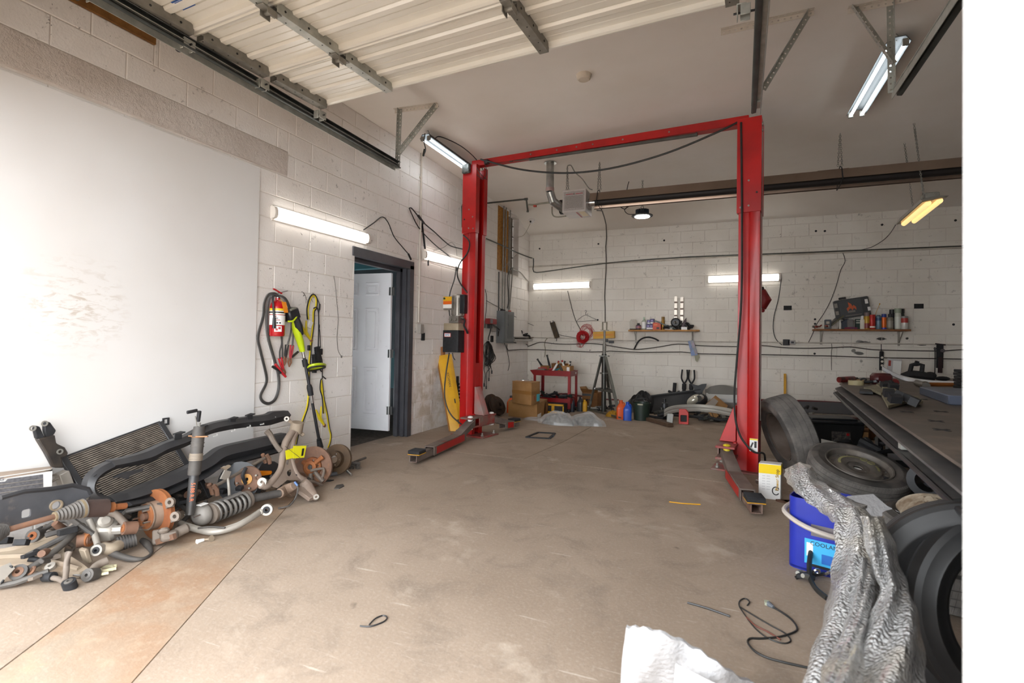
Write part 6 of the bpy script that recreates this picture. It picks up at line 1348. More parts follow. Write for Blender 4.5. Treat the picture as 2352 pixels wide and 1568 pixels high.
m=MB();a,b=Y(1634,946,8.48),Y(1640,960,8.42);m.bar(a,b,.006,.006);m.bar(a+V((.07,-.01,.0)),b+V((.1,-.01,.03)),.012,.006);m.build('printing',TXK,T,kind='stuff')
T=thing('bumper_skin','pale bumper cover with a grey upper half leaning behind the right lift post','car part',V((3.75,9.45,0)))
m=MB();m.sheet(lambda u,v:Y(1620+90*u,(893-8*math.sin(PI*min(1,u*1.25)))*(1-v)+(905+3*u)*v+(3 if u<.1 else 0),9.4-.1*v),16,5,.02);m.build('grey_top',pm('grey_bumper','6d6b66',.5),T)
m=MB();m.sheet(lambda u,v:Y(1622+88*u,904+3*u+28*v,9.33-.12*math.sin(PI*v)),16,5,.02);m.build('pale_skin',pm('pale_bumper','b9bab8',.35),T)
q=V((4.03,8.75,0));T=thing('drum','red metal drum behind the right lift post','drum',q);m=MB();m.lathe([(0,0),(.15,0),(.15,.31),(.158,.32),(.15,.33),(.14,.33),(.14,.32),(0,.32)],TR(q),26);m.build('shell',pm('drum_red','9c1a1e',.4),T);m=MB();m.lathe([(.152,.05),(.152,.17)],TR(q,(0,0,-2.2)),10,arc=.9);m.build('label',YEL,T)
clutter('scrap_parts',V((3.15,8.55,0)),26,(.45,.22,.14),.045,[BLKM,BLK1,pm('dark_metal','3a3a36',.5,.4),GALD],'dark heap of scrap parts on the floor under the silver bumper beam','car parts',31);clutter('scrap_parts',V((3.6,8.6,0)),12,(.25,.15,.1),.04,[BLKM,GALD,DRUM],'small dark heap of scrap left of the right lift post foot','car parts',33);clutter('scrap_parts',V((1.75,8.95,0)),14,(.35,.1,.1),.035,[BLKM,GALD,CHROME],'dark metal scraps lying under the tripod jack','car parts',35)
clutter('scrap_parts',V((.42,7.0,0)),8,(.2,.2,.05),.025,[GALD,BLKM],'loose metal scraps on the floor by the leaning drums','car parts',41)
run('pipe',[V((p.x,p.y,p.z))for p in R_([(1245,906),(1300,904),(1345,911),(1372,916),(1421,918)],.05)],.014,pm('maroon_pipe','6a2023',.5),'maroon pipe low on the back wall behind the cart','pipe',1)
# ============================================================= RIGHT SIDE
FWD=V(RC.col[1])
def D(px,py,d):
    q=ray(px,py);return CAM+q*(d/q.dot(FWD))
t=NT('tyre_rubber');p=t.coord();b=t.b;c=t.mix(t.ramp(t.noise(p,7,5),.35,.7),lin('3a3836'),lin('57524e'));t.l(t.mix(t.ramp(t.noise(p,3,4),.55,.75),c,lin('7a7069')),b.inputs['Base Color']);b.inputs['Roughness'].default_value=.72;t.bump(t.noise(p,60,4),.2,.003);TYR=t.m
t=NT('tyre_tread');p=t.coord();b=t.b;c=t.mix(t.ramp(t.noise(p,9,5),.35,.7),lin('55524f'),lin('75706b'));t.l(c,b.inputs['Base Color']);b.inputs['Roughness'].default_value=.8
at_=t.n('ShaderNodeSeparateXYZ');t.l(p,at_.inputs[0]);an=t.math('ARCTAN2',at_.outputs[0],at_.outputs[1]);w1=t.math('SINE',t.math('ADD',t.math('MULTIPLY',an,95.),t.math('MULTIPLY',at_.outputs[2],60.)));t.bump(t.ramp(w1,.3,.55),.7,.008);TRD=t.m
DARKT=pm('dark_rubber','111112',.55,var='1c1c1d',scale=8)
def tyre(label,M,r,w,rr_,group=None,mats=(None,None)):
    T=thing('tyre',label,'tyre',M);g=.006;h=w/2;tw=h*.8
    tr=[(r-.02,-h*.9)]
    xs=[-tw,-tw*.52,-tw*.48,-tw*.02,tw*.02,tw*.48,tw*.52,tw]
    tr+=[(r-.004,xs[0]),(r,xs[1]),(r-g,xs[1]+.002),(r-g,xs[2]-.0),(r,xs[2]+.002),(r,xs[3]-.002),(r-g,xs[3]),(r-g,xs[4]),(r,xs[4]+.002),(r,xs[5]-.002),(r-g,xs[5]),(r-g,xs[6]),(r,xs[6]+.002),(r-.004,xs[7]),(r-.02,h*.9)]
    m=MB();m.lathe(tr,n=72);m.build('tread',mats[0]or TRD,T,local=True,ang=25)
    for s in(-1,1):
        m=MB();m.lathe([(r-.02,s*h*.9),(r-.05,s*h*1.0),(r-(r-rr_)*.5,s*h*1.04),(r-(r-rr_)*.55,s*h*1.03),(rr_+.03,s*h*.9),(rr_+.012,s*h*.86),(rr_+.01,s*h*.82),(rr_,s*h*.78),(rr_-.002,s*h*.7)],n=64);m.build('sidewall',mats[1]or TYR,T,local=True,ang=25)
    m=MB();m.lathe([(rr_-.002,-h*.7),(rr_+.03,-h*.68),(r-.03,-h*.7),(r-.022,0),(r-.03,h*.7),(rr_+.03,h*.68),(rr_-.002,h*.7)],n=48);m.build('inner_liner',DARKT,T,local=True)
    return T
n=V((-.90,-.26,-.3)).normalized();fc=D(1783,1004,4.9)
tyre('large worn tyre leaning against the right red lift post',aim(fc-n*.12,n),.375,.25,.235)
T=bpy.data.objects['tyre']
m=MB();m.lathe([(.232,-.1),(.215,-.09),(.205,0),(.215,.09),(.232,.1)],n=40);m.lathe([(.21,-.06),(.0,-.055)],n=40);m.build('rim',pm('dusty_rim','6a5d54',.6,.2,var='54483f',scale=6),T,local=True)
# spare wheel
sc_=D(1970,1083,3.85);toC=V((CAM.x-sc_.x,CAM.y-sc_.y,0)).normalized();rt=V((.926,.376,0))
n=(V((0,0,.88))+toC*.36+rt*.22).normalized();Ms=aim(sc_+V((0,0,.02))-n*.02,n,0)
T=tyre('spare tyre on a dark steel wheel lying tilted beside the leaning tyre',Ms,.335,.15,.215)
RIM=pm('dark_wheel_steel','6b645d',.55,.15,var='57514b',scale=6,dirt='7d746a',dscale=5,damt=.4)
m=MB();m.lathe([(.225,.065),(.222,.072),(.212,.068),(.205,.045),(.197,.02),(.195,-.06),(.2,-.065)],n=56);wh=m.build('rim',RIM,T,local=True,ang=40)
z0=.035
m=MB();m.prism([circ(.197,48),circ(.032,20)]+[[(.176*math.cos(a)+.011*math.cos(t),.176*math.sin(a)+.011*math.sin(t))for t in[2*PI*j/10 for j in range(10)]]for a in[2*PI*i/18 for i in range(18)]]+[circ(.007,8,.056*math.cos(2*PI*i/5),.056*math.sin(2*PI*i/5))for i in range(5)],TR((0,0,z0-.01)),.008)
m.lathe([(.158,z0-.002),(.15,z0+.012),(.12,z0+.018),(.09,z0+.008),(.075,z0+.004)],n=48);m.build('wheel_disc',RIM,T,local=True,ang=30)
m=MB();m.cyl((0,0,z0-.03),(0,0,z0-.02),.034,n=20);m.build('centre_paper',WHT,T,local=True)
YP=pm('faded_yellow_print','8f8a5e',.6)
lq=(Ms.inverted()@D(1990,1050,3.9));la=math.atan2(lq.y,lq.x)
for k,s in enumerate(('80','50')):
    a=la+.12-k*.42;M2=Ms@TR((.128*math.cos(a),.128*math.sin(a),z0+.0155),(0,0,a-PI/2));m=MB();m.X=Ms.inverted()@M2;m.cyl((0,0,0),(0,0,.002),.026,n=20);m.X=None;m.build('printed_disc',YP,T,local=True)
    o=text('speed_marking',s,.034,M2@Mx.Translation(V((0,0,.003))),RIM);o.parent=T;o.matrix_parent_inverse=T.matrix_world.inverted()
m=MB();m.lathe([(.118,z0+.0185),(.136,z0+.0158)],n=40,M=TR((0,0,.0008),(0,0,la+.35)),arc=1.9);m.build('printed_band',YP,T,local=True);m=MB();m.lathe([(.118,z0+.0185),(.136,z0+.0158)],n=20,M=TR((0,0,.0008),(0,0,la-1.25)),arc=.6);m.build('printed_band',YP,T,local=True)
# product box by the lift arm
q0,q1=F(1742,1143),F(1793,1149);T,Q,H=box3('white and yellow printed box standing beside the right lift arm',q0,q1,q1+V((.02,.1,0)),.275,0,lid=False,mat=WHT,name='parts_carton')
YB=pm('box_yellow','f2cf12',.4);face_patch(T,Q[0],Q[1],H,.005,.995,.72,.98,YB,'yellow_band');face_patch(T,Q[1],Q[2],H,.0,1,.72,.98,YB,'yellow_band')
gp=pm('box_grey_print','c9c8c6',.5)
for i in range(12):face_patch(T,Q[0],Q[1],H,.16+(i%2)*.2,.3+(i%2)*.22,.64-(i//2)*.075,.665-(i//2)*.075,gp,'small_print',.0025)
e=(Q[1]-Q[0]).normalized();nf=e.cross(V((0,0,1)));q=Q[0].lerp(Q[1],.84)+V((0,0,.155))+nf*.003;MP=Mx(((0,e[0],nf[0],q[0]),(0,e[1],nf[1],q[1]),(-1,0,nf[2],q[2]),(0,0,0,1)))@Mx.Rotation(PI,4,'Z')
for dz,mm,s in((0,TXK,1.06),(.001,pm('box_gold','d9a913',.4),1.)):
    o=text('lettering','Power Stop',.033*s,MP@Mx.Translation(V((0,0,dz))),mm);o.parent=T;o.matrix_parent_inverse=T.matrix_world.inverted()
m=MB();Mr=Mx(((e[0],0,nf[0],0),(e[1],0,nf[1],0),(0,1,0,0),(0,0,0,1)));c_=Q[0].lerp(Q[1],.78)+V((0,0,.07))+nf*.003
m.prism([[(.028*math.cos(t),.034*math.sin(t))for t in[.5+5.2*j/20 for j in range(21)]]+[(.02*math.cos(t),.026*math.sin(t))for t in[.5+5.2*(20-j)/20 for j in range(21)]]],Mx.Translation(c_)@Mr,.001);m.build('ring_picture',pm('print_dark','3a3a3a',.5),T)
for i,(px,py)in enumerate(((1800,1152),(1817,1156))):
    q=F(px,py);m=MB();m.prism([(.055*math.cos(t),.03*math.sin(t)+.012*math.cos(2*t))for t in[2*PI*j/14 for j in range(14)]],TR(q+V((0,0,.001)),(.0,0,.3-i*.8)),.012);solo('brake_pad',m,pm('rust_brown','5d3d2e',.8,var='46301f',scale=20),['rusty brake pad lying at the foot of the white and yellow box','rusty brake pad just right of its twin near the white and yellow box'][i],'brake pad')
q=F(1738,1110);m=MB();m.cyl(q+V((0,0,.02)),q+V((.03,-.02,.02)),.02,n=10);solo('socket',m,CHROME,'small shiny socket on the floor between the lift arm and the printed box','socket')
# steel deck
DKS=pm('deck_steel','6b625b',.55,.25,var='574e48',scale=2,dirt='8a7a6d',dscale=2.5,damt=.4,kind='pos',bump=.06);DKW=pm('deck_web','6d6a68',.5,.2,var='565455',scale=4,dirt='7d756d',dscale=6,damt=.3,kind='pos')
tz=.78;pA,pB,pC,pD,pE=F(1940,889,tz),F(2211,1069,tz),F(1928,880,tz),F(1975,867,tz),F(2230,863,tz)
pB=pA+(pB-pA)*1.12;po=[pB,pA,pC,pD,V((7.0,9.35,tz)),V((8.6,9.35,tz)),V((8.6,pB.y,tz))];pE.y=min(pE.y,9.35)
T=thing('steel_deck','big grey steel work deck with a channel edge filling the right side of the bay','workbench',V((6,6,0)))
m=MB();m.prism([(p.x,p.y)for p in po][::-1],TR((0,0,tz-.014)),.014);m.build('top_plate',DKS,T)
for a,b in((pB,pA),(pA,pC),(pC,pD),(pD,po[4])):
    d=(b-a).normalized();i_=V((d[1],-d[0],0));m=MB();m.bar(a+i_*.008+V((0,0,-.064)),b+i_*.008+V((0,0,-.064)),.012,.1,up=i_);m.build('web',DKW,T)
    m=MB();m.bar(a-i_*.005+V((0,0,-.118)),b-i_*.005+V((0,0,-.118)),.08,.01,up=V((0,0,1)));m.build('flange',DKW,T)
    m=MB();m.tube([a-i_*.05+V((0,0,-.118)),b-i_*.05+V((0,0,-.118))],.012,8);m.build('edge_trim',BLK1,T)
for p in((5.9,3.2),(5.9,8.2),(8.2,3.2),(8.2,8.4)):m=MB();m.box((p[0],p[1],(tz-.02)/2),(.12,.12,tz-.02));m.build('leg',DKW,T)
m=MB();a=F(2107,1031,tz-.1);m.box(a+V((-.05,0,.01)),(.05,.05,.03));m.build('clip',GALV,T);m=MB();a=F(1987,940,tz-.1);m.box(a,(.06,.05,.04));m.build('cleat',DKW,T)
for px,py in((2083,946),(2161,945),(2150,967),(2163,987),(2083,929),(2118,917)):
    q=F(px,py,tz);m=MB();
    for k in(0,1):m.box(q+V((0,0,.001)),(.09,.018,.002),Mx.Rotation(.6+k*1.5,3,'Z'))
    m.build('cross_slot',BLKM,T)
G=lambda px,py,dz=0:F(px,py,tz+.001+dz)
T=thing('cordless_drill','red and black handled tool at the far corner of the steel deck','tool',G(1945,881));m=MB();m.tube([G(1927,872,.035),G(1945,871,.04),G(1960,870,.035)],.035,10);m.build('body',pm('tool_red2','8f2420',.4,var='2a1a1a',scale=12),T);m=MB();m.tube([G(1960,870,.035),G(1968,868,.035),G(1978,873,.02)],.012,6);m.build('nose',BLK1,T)
q=G(1966,884);m=MB();m.lathe([(.035,0),(.075,0),(.075,.05),(.035,.05)],TR(q),24,closed=True);solo('tape_roll',m,pm('masking_tape','a99d78',.6),'beige tape roll on the corner of the steel deck','tape')
m=MB();a,b=G(1972,873,.015),G(1992,878,.015);m.bar(a,b,.06,.03);solo('scraper',m,pm('tan_wood','9a7444',.6),'tan wooden handle next to the beige tape roll','tool',bevel=.006)
T=thing('impact_wrench','dark red impact wrench lying on the steel deck under the white trim','tool',G(2025,876));m=MB();m.box(G(2024,870,.07),(.2,.14,.13),Mx.Rotation(.3,3,'Z'));m.build('body',pm('maroon_dark2','4a1a1c',.4),T,bevel=.03);m=MB();m.tube([G(2036,872,.04),G(2056,878,.035)],.04,10);m.build('handle',pm('tool_red3','7d2020',.4),T);m=MB();m.ball(G(2033,877,.03),.035,10,6);m.build('green_nose',pm('pale_green2','8a9a80',.5),T)
CAMO=pm('dusty_olive_metal','8a836a',.65,.1,var='6b6555',scale=9,dirt='9c9478',dscale=11,damt=.4)
T=thing('clip_panel','dusty olive bracketed car part lying across the steel deck','car part',G(2050,905))
def ov(pts,h,t_=.02):
    m=MB();P=[G(x,y,h if len(pts[0])<3 else z)for x,y,*z_ in pts for z in[z_[0]if z_ else h]];k=len(P);m.add(P+[p-V((0,0,t_))for p in P],[tuple(range(k)),tuple(range(2*k-1,k-1,-1))]+[(i,(i+1)%k,k+(i+1)%k,k+i)for i in range(k)]);return m
ov([(2013,881),(2028,876),(2085,908),(2106,918),(2092,922),(2060,906)],.06).build('spine',CAMO,T);ov([(1984,889),(2013,882),(2030,895),(2024,903),(2000,892)],.04).build('wing',CAMO,T);ov([(1975,892),(2000,894),(2005,900),(1974,898)],.03).build('tab',BLKM,T);ov([(2025,905),(2034,898),(2085,920),(2040,931)],.03).build('skirt',CAMO,T);ov([(2088,910),(2108,909),(2120,920),(2108,924)],.04).build('end_tab',CAMO,T)
for px,py in((2034,884),(2052,887),(2042,902),(2082,913),(2064,905),(2100,922),(2056,915)):m=MB();m.box(G(px,py,.075),(.07,.05,.05),Mx.Rotation(rr(0,1.5),3,'Z')@Mx.Rotation(.4,3,'X'));m.build('clip',BLKM,T)
m=MB();m.ball(G(2104,919,.05),.018,8,6);m.build('shiny_bolt',CHROME,T)
clutter('dark_rag',G(1998,884),7,(.18,.12,.05),.03,[BLKM,BLK1],'dark strips of rubber beside the olive car part on the steel deck','rubber',51)
tp2=spline([Y(2026,846,8.0),Y(2045,857,8.0),Y(2075,869,8.0),Y(2110,876,7.9),Y(2150,880,7.8),Y(2200,882,7.7),Y(2240,882,7.6)],4)
m=MB();k=5;sc2=[(0,.035),(-.05,.02),(-.055,-.02),(-.03,-.03),(.01,-.01)];m.v=[p+V((0,y,z))for p in tp2 for y,z in sc2];m.f=[(i*k+j,i*k+(j+1)%k,(i+1)*k+(j+1)%k,(i+1)*k+j)for i in range(len(tp2)-1)for j in range(k)]+[tuple(range(k))[::-1],tuple((len(tp2)-1)*k+j for j in range(k))];m.mi=[0]*len(m.f)
solo('trim_strip',m,pm('white_trim','d4d5d8',.25),'white curved trim strip rising off the back of the steel deck','car part')
q=Y(2052,860,8.9);carton('card',V((q.x,8.9,tz)),(.17,.02,.27),pm('pale_card','b8b4b4',.5),'pale card standing on the deck against the back wall','card',panel=[(.03,.13,.1,.22,WHT),(-.06,.2,.03,.08,pm('print_redbrown','9a3a30',.5))],tilt=.06)
T=thing('latch_assembly','black handled latch part standing behind the white trim on the deck','car part',Y(2110,870,8.4));yl=8.3
m=MB();m.tube([Y(2072,866,yl),Y(2090,862,yl),Y(2115,864,yl),Y(2145,868,yl)],[.05,.07,.07,.05],8);m.build('base',BLKM,T);m=MB();m.tube([Y(2088,862,yl),Y(2094,838,yl),Y(2105,836,yl),Y(2119,838,yl),Y(2116,864,yl)],.028,8);m.build('loop',BLKM,T);m=MB();m.bar(Y(2104,838,yl),Y(2107,829,yl),.04,.04);m.build('stub',BLKM,T);m=MB();m.ball(Y(2137,862,yl),.07,10,6,(1,.7,.7));m.build('knob',BLKM,T)
T=thing('hammer','hammer with an orange wooden handle lying on the steel deck','hammer',G(2120,885));m=MB();m.cyl(G(2124,882,.03),G(2245,884,.03),.022,n=10);m.build('handle',pm('hammer_wood','9a5a22',.5),T);m=MB();m.cyl(G(2107,879,.035),G(2128,886,.035),.035,n=12);m.ball(G(2125,885,.035),.045,12,8);m.build('head',pm('hammer_steel','77726c',.35,.8),T)
T=thing('ribbed_block','stack of black ribbed blocks at the right end of the steel deck','block',G(2203,893));q=G(2208,893)
for i in range(6):m=MB();m.box(q+V((.06,0,.02+i*.034)),(.2-.01*(i%2),.18,.03));m.build('slab',BLKM,T,bevel=.004)
m=MB();m.ball(G(2165,869,.03),.06,12,6,(1.4,.8,.5));solo('black_cap',m,BLKM,'small black cap lying behind the white trim on the steel deck','cap')
BG=pm('blue_grey_steel','5d6577',.45,.3,var='525a6b',scale=3);T=thing('clamp_base','blue grey steel base with a dark slot on the right of the steel deck','steel base',G(2180,920))
g0,g1,g2,g3=G(2108,893),G(2180,921),G(2300,922),G(2300,893);hh_=V((0,0,.07))
g0,g1=G(2112,905),G(2178,929);m=MB();m.hexa([g1,V((g1.x+1.1,g1.y-.1,g1.z)),V((g1.x+1.1,g1.y+.9,g1.z)),V((g0.x,g0.y,g0.z)),g1+hh_,V((g1.x+1.1,g1.y-.1,g1.z))+hh_,V((g1.x+1.1,g1.y+.9,g1.z))+hh_,V((g0.x,g0.y,g0.z))+hh_]);m.build('body',BG,T,bevel=.006)
m=MB();m.box(V((g1.x+.25,g1.y-.026,g1.z+.055)),(.3,.01,.045));m.build('slot',BLKM,T)
# under the deck
T=thing('storage_tote','black lidded storage tote with a small label under the steel deck','tote',TR(V((4.87,7.25,0)),(0,0,.15)))
m=MB();m.hexa([(-.26,-.18,0),(.26,-.18,0),(.26,.18,0),(-.26,.18,0),(-.3,-.21,.29),(.3,-.21,.29),(.3,.21,.29),(-.3,.21,.29)]);m.build('body',pm('tote_black','1f2124',.45),T,local=True,bevel=.012);m=MB();m.box((0,0,.305),(.65,.46,.03));m.box((0,0,.33),(.5,.3,.03));m.build('lid',pm('tote_black','1f2124',.45),T,local=True,bevel=.008)
m=MB();m.box((.05,-.205,.14),(.2,.012,.12),Mx.Rotation(-.1,3,'X'));m.build('label_plate',pm('tote_label','77716c',.5,var='2a2a2c',scale=30),T,local=True);m=MB();m.box((.12,-.213,.17),(.03,.004,.03),Mx.Rotation(-.1,3,'X'));m.build('red_mark',EXR,T,local=True)
T,Q,H=box3('open brown box of brake parts under the steel deck',F(1940,1026),F(1995,1032),F(2000,1020),.2,0,lid=False)
m=MB();m.add([Q[1]+H,Q[2]+H,Q[2]+H*1.5,Q[1]+H*1.5],[(0,1,2,3)]);m.build('flap',CB,T)
clutter('brake_bits',(Q[0]+Q[2])/2+V((0,0,.18)),9,(.14,.08,.12),.04,[YM,WHT,BLKM,pm('pale_olive','8d8a68',.5)],'yellow white and black bits heaped in the open brown box','parts',61)
T,Q,H=box3('rust brown cardboard box at the back under the steel deck',F(1985,1010),F(2038,1012),F(2045,1004),.22,0,lid=False,mat=CBD)
RDP=pm('red_panel','8a1218',.35,var='6d1014',scale=3);T=thing('body_panel','red car body bar with a grey panel lying low along the back wall','car part',V((5.3,9.1,0)))
m=MB();m.bar(V((4.2,9.1,.06)),V((6.8,9.1,.06)),.1,.1);m.build('red_bar',RDP,T,bevel=.01);m=MB();m.bar(V((4.3,8.9,.14)),V((6.8,8.9,.14)),.06,.05);m.build('brown_bar',pm('brown_bar','5a3a34',.6),T)
m=MB();m.sheet(lambda u,v:V((4.5+2.2*u,9.3-.12*v,.3-.16*v+.03*math.sin(PI*u))),14,4,.02);m.build('grey_panel',pm('grey_panel','4a4a4c',.5),T);m=MB();m.tube([V((4.0,9.32,.30)),V((5.2,9.32,.33)),V((6.9,9.3,.3))],.02,6,k=5);m.build('top_bar',pm('maroon_bar','55181c',.5),T)
clutter('hinge_scrap',V((4.85,8.75,0)),8,(.2,.1,.3),.03,[BLKM,GALD],'black hinges standing on the low red bar by the back wall','car parts',63)
m=MB();q=F(1902,1030);m.sheet(lambda u,v:D(1886+36*u,1008+8*u+24*v,5.2-.3*v),4,4,.003);solo('paper',m,WHT,'white paper propped behind the spare wheel','paper')
clutter('scrap_plastic',V((5.05,5.75,0)),22,(.45,.55,.3),.07,[BLKM,BLK1,pm('dark_grey_pl','2c2d30',.5)],'heap of black plastic car panels under the steel deck behind the spare wheel','car parts',65);clutter('scrap_plastic',V((4.95,4.3,0)),18,(.3,.5,.25),.06,[BLKM,BLK1,pm('dark_grey_pl','2c2d30',.5)],'dark plastic scraps on the floor under the near end of the deck','car parts',67)
m=MB();m.bar(D(2045,1048,4.2),D(2125,1053,3.9),.05,.05);solo('rail',m,pm('grey_rail','4c4b4c',.5),'grey rail lying across the black panels under the deck','rail');m=MB();m.lathe([(.06,0),(.1,0),(.1,.12),(.06,.12)],TR(D(2142,1098,3.0),(PI/2,0,-.5)),20,closed=True);solo('plastic_ring',m,BLK1,'round black plastic collar under the deck edge above the rag','car part')
m=MB();q=D(1863,1078,3.6);m.box(V((q.x,q.y,.12)),(.13,.09,.24));T=thing('red_carton','red and white carton half hidden between bubble wrap and the spare wheel','box',V((q.x,q.y,0)));m.build('body',WHT,T);m=MB();m.box(V((q.x,q.y-.046,.2)),(.12,.003,.06));m.build('red_print',EXR,T)
# tyres at the right edge
us_=F(2185,1190,.37)
tyre('lower tyre of the small stack behind the big foreground tyre',TR(us_+V((-.03,.0,-.27))),.31,.18,.2);tyre('upper tyre of the small stack, with a rag on top',TR(us_+V((0,0,-.09)),(.05,.03,0)),.29,.18,.19)
fc=D(2282,1410,1.6);n=Mx.Rotation(.14,3,'Z')@V((CAM.x-fc.x,CAM.y-fc.y,0)).normalized();n=(n+V((0,0,.14))).normalized();tyre('big black tyre standing at the right edge in front of the doorway jamb',aim(fc-n*.1,n),.335,.21,.205,mats=(DARKT,DARKT))
n2=V((.25,-.96,.15)).normalized();tyre('tyre seen through the hole of the big foreground tyre',aim((4.5,2.2,.33),n2),.33,.22,.22,mats=(DARKT,DARKT))
t=NT('dirty_rag');p=t.coord('pos');t.l(t.mix(t.ramp(t.noise(p,8,5),.4,.65),lin('c9bda9'),lin('7d6a55')),t.b.inputs['Base Color']);t.b.inputs['Roughness'].default_value=.9;t.bump(t.noise(p,25,4),.4,.01);RAGM=t.m
crumple('dirty cream rag draped over the stacked tyres',us_+V((.0,-.05,.0)),.25,.2,.13,12,RAGM,'rag','rag',rz=-.3);crumple('white glove lying on the dirty rag',us_+V((.1,-.04,.1)),.12,.07,.06,14,WHT,'glove','glove')
crumple('small yellow rag by the doorway jamb under the deck edge',us_+V((.12,-.2,.09)),.05,.05,.07,15,pm('bright_yellow','c9c21c',.6),'rag','rag')
# blue bucket
q=F(1888,1316);q+=(q-CAM).normalized()*.12;q.z=0;BLB=pm('bucket_blue','2230a0',.35,var='1a2788',scale=3,dirt='5a4a6a',dscale=4,damt=.3)
T=thing('bucket','blue plastic pail with a white bail handle behind the bubble wrap','bucket',TR(q));m=MB();m.prism([rect(.28,.28,.05,4),rect(.268,.268,.045,4)],TR((0,0,0),(0,0,-.35)),.38);m.prism(rect(.28,.28,.05,4),TR((0,0,.005),(0,0,-.35)),.01);m.build('body',BLB,T,local=True)
m=MB();m.tube([(-.14,.08,.3),(-.19,-.05,.285),(-.1,-.17,.25),(.06,-.19,.22),(.17,-.1,.22),(.17,.05,.27)],.013,8,k=5);m.build('handle',pm('bail_white','b8aea4',.5),T,local=True)
a_=.5-PI/2;fM=TR((0,0,0),(0,0,-.35))
def bl(nm,u,z,w,h,mat,o_=.1405):
    m=MB();m.X=fM;m.box((u,-o_,z),(w,.002,h));m.X=None;return m.build(nm,mat,T,local=True)
bl('grey_plate',.04,.225,.13,.06,pm('plate_dark','6d6668',.5));bl('label',.03,.11,.17,.13,pm('label_sky','3aa5d8',.4));bl('label_figure',-.03,.12,.03,.07,WHT,.142);bl('label_block',.05,.085,.05,.05,pm('label_blue','1f5fae',.4),.142);bl('label_foot',.03,.04,.15,.014,TXK,.142)
o=text('label_lettering','COOLANT',.03,T.matrix_world@fM@TR((.045,-.1425,.155),(PI/2,0,0)),TXK);o.parent=T;o.matrix_parent_inverse=T.matrix_world.inverted()
# bubble wrap: crumpled sheets over a wrapped part
t=NT('bubble_wrap');p=t.coord('pos');b=t.b
vo=t.n('ShaderNodeTexVoronoi',i_Scale=95.);t.l(p,vo.inputs['Vector']);c=t.mix(t.ramp(t.noise(p,9,5),.35,.65),lin('d9d8d7'),lin('b2b1b1'));c=t.mix(t.ramp(t.noise(p,3,2),.55,.7),c,lin('d9cfbd'));t.l(c,b.inputs['Base Color'])
b.inputs['Roughness'].default_value=.12;b.inputs['Coat Weight'].default_value=1.;b.inputs['Coat Roughness'].default_value=.05;b.inputs['Alpha'].default_value=.8;t.bump(t.math('ADD',t.math('MULTIPLY',t.math('POWER',vo.outputs['Distance'],2.),-1.6),t.math('MULTIPLY',t.noise(p,14,3),.25)),1.,.012);BUB=t.m
t2=NT('white_foam');p=t2.coord('pos');t2.b.inputs['Base Color'].default_value=lin('aeadae');t2.b.inputs['Roughness'].default_value=.5;t2.bump(t2.noise(p,55,4),.6,.012);FOAM=t2.m
def loft(rows,d0,d1,bulge,seed,nv=14,jag=.02):
    """rows: (left px, right px, y px); the sheet bulges toward the camera"""
    random.seed(seed);k=len(rows);ph=[(rr(3,9),rr(3,9),rr(0,6))for _ in range(5)]
    def fn(u,v):
        x=u*(k-1);i=min(int(x),k-2);f=x-i;r0,r1=rows[i],rows[i+1];a=[r0[j]+(r1[j]-r0[j])*f for j in range(3)]
        if len(r0)>3:yv=a[2]+(r0[3]+(r1[3]-r0[3])*f)*v
        else:yv=a[2]
        w=sum(math.sin(p_*u*2+q_*v*2+o_)for p_,q_,o_ in ph)/5
        jx=math.sin(u*37+v*3)*3 if v in(0,1)else 0
        return D(a[0]+(a[1]-a[0])*v+jx,yv,d0+(d1-d0)*u-bulge*math.sin(PI*v)**.6-.05*w)
    m=MB();m.sheet(fn,(k-1)*5,nv,.012);return m
T=thing('bubble_wrap','crumpled bubble wrap around a tall car part in front of the blue pail','bubble wrap',V((4.2,2.4,0)))
loft([(1801,1838,1078,-18),(1803,1868,1098,-26),(1818,1880,1120,-18),(1850,1915,1150,-28),(1885,1950,1175,-30),(1915,1990,1200,-40)],2.75,2.15,.09,3).build('arm',BUB,T)
loft([(1915,1985,1165),(1918,2030,1210),(1916,2050,1265),(1908,2048,1320),(1900,2022,1380),(1885,2010,1440),(1862,2000,1500),(1840,1990,1575),(1790,1975,1700),(1760,1965,2050)],2.15,1.05,.1,4).build('left_drape',BUB,T)
loft([(1975,2030,1185),(1985,2052,1240),(2000,2070,1300),(2022,2085,1345),(2010,2102,1390),(1985,2118,1450),(1955,2126,1520),(1945,2128,1575),(1920,2125,1700),(1900,2125,2080)],1.8,1.0,.08,6).build('right_drape',BUB,T)
loft([(1962,2008,1280),(1955,2014,1340),(1950,2005,1400),(1925,1990,1470),(1890,1985,1530),(1870,1980,1600)],1.8,1.0,.06,7).build('middle_fold',BUB,T)
m=MB();m.prism([(0,0),(.26,-.06),(.28,.06),(.18,.1),(.12,.15),(.0,.12)],TR(D(1950,1195,2.6),(1.1,.1,.2)),.02);solo('foam_sheet',m,FOAM,'white foam sheet lying behind the bubble wrap beside the stacked tyres','foam')
T=thing('foam_wrap','white foam sheet curling up at the bottom edge of the view','foam',F(1560,1568));random.seed(2)
tp_=[(1440,1434),(1472,1439),(1506,1444),(1560,1464),(1610,1492),(1652,1522),(1692,1548),(1745,1572),(1800,1600)]
def ff_(u,v):
    x=u*8;i=min(int(x),7);f=x-i;px=tp_[i][0]+(tp_[i+1][0]-tp_[i][0])*f;py=tp_[i][1]+(tp_[i+1][1]-tp_[i][1])*f
    return D(px-12*v,py+3*math.sin(u*60)+v*200,1.55+.25*v*v-.12*math.sin(PI*u)+.02*math.sin(u*17+v*5))
m=MB();m.sheet(ff_,40,8,.012);m.build('sheet',FOAM,T)
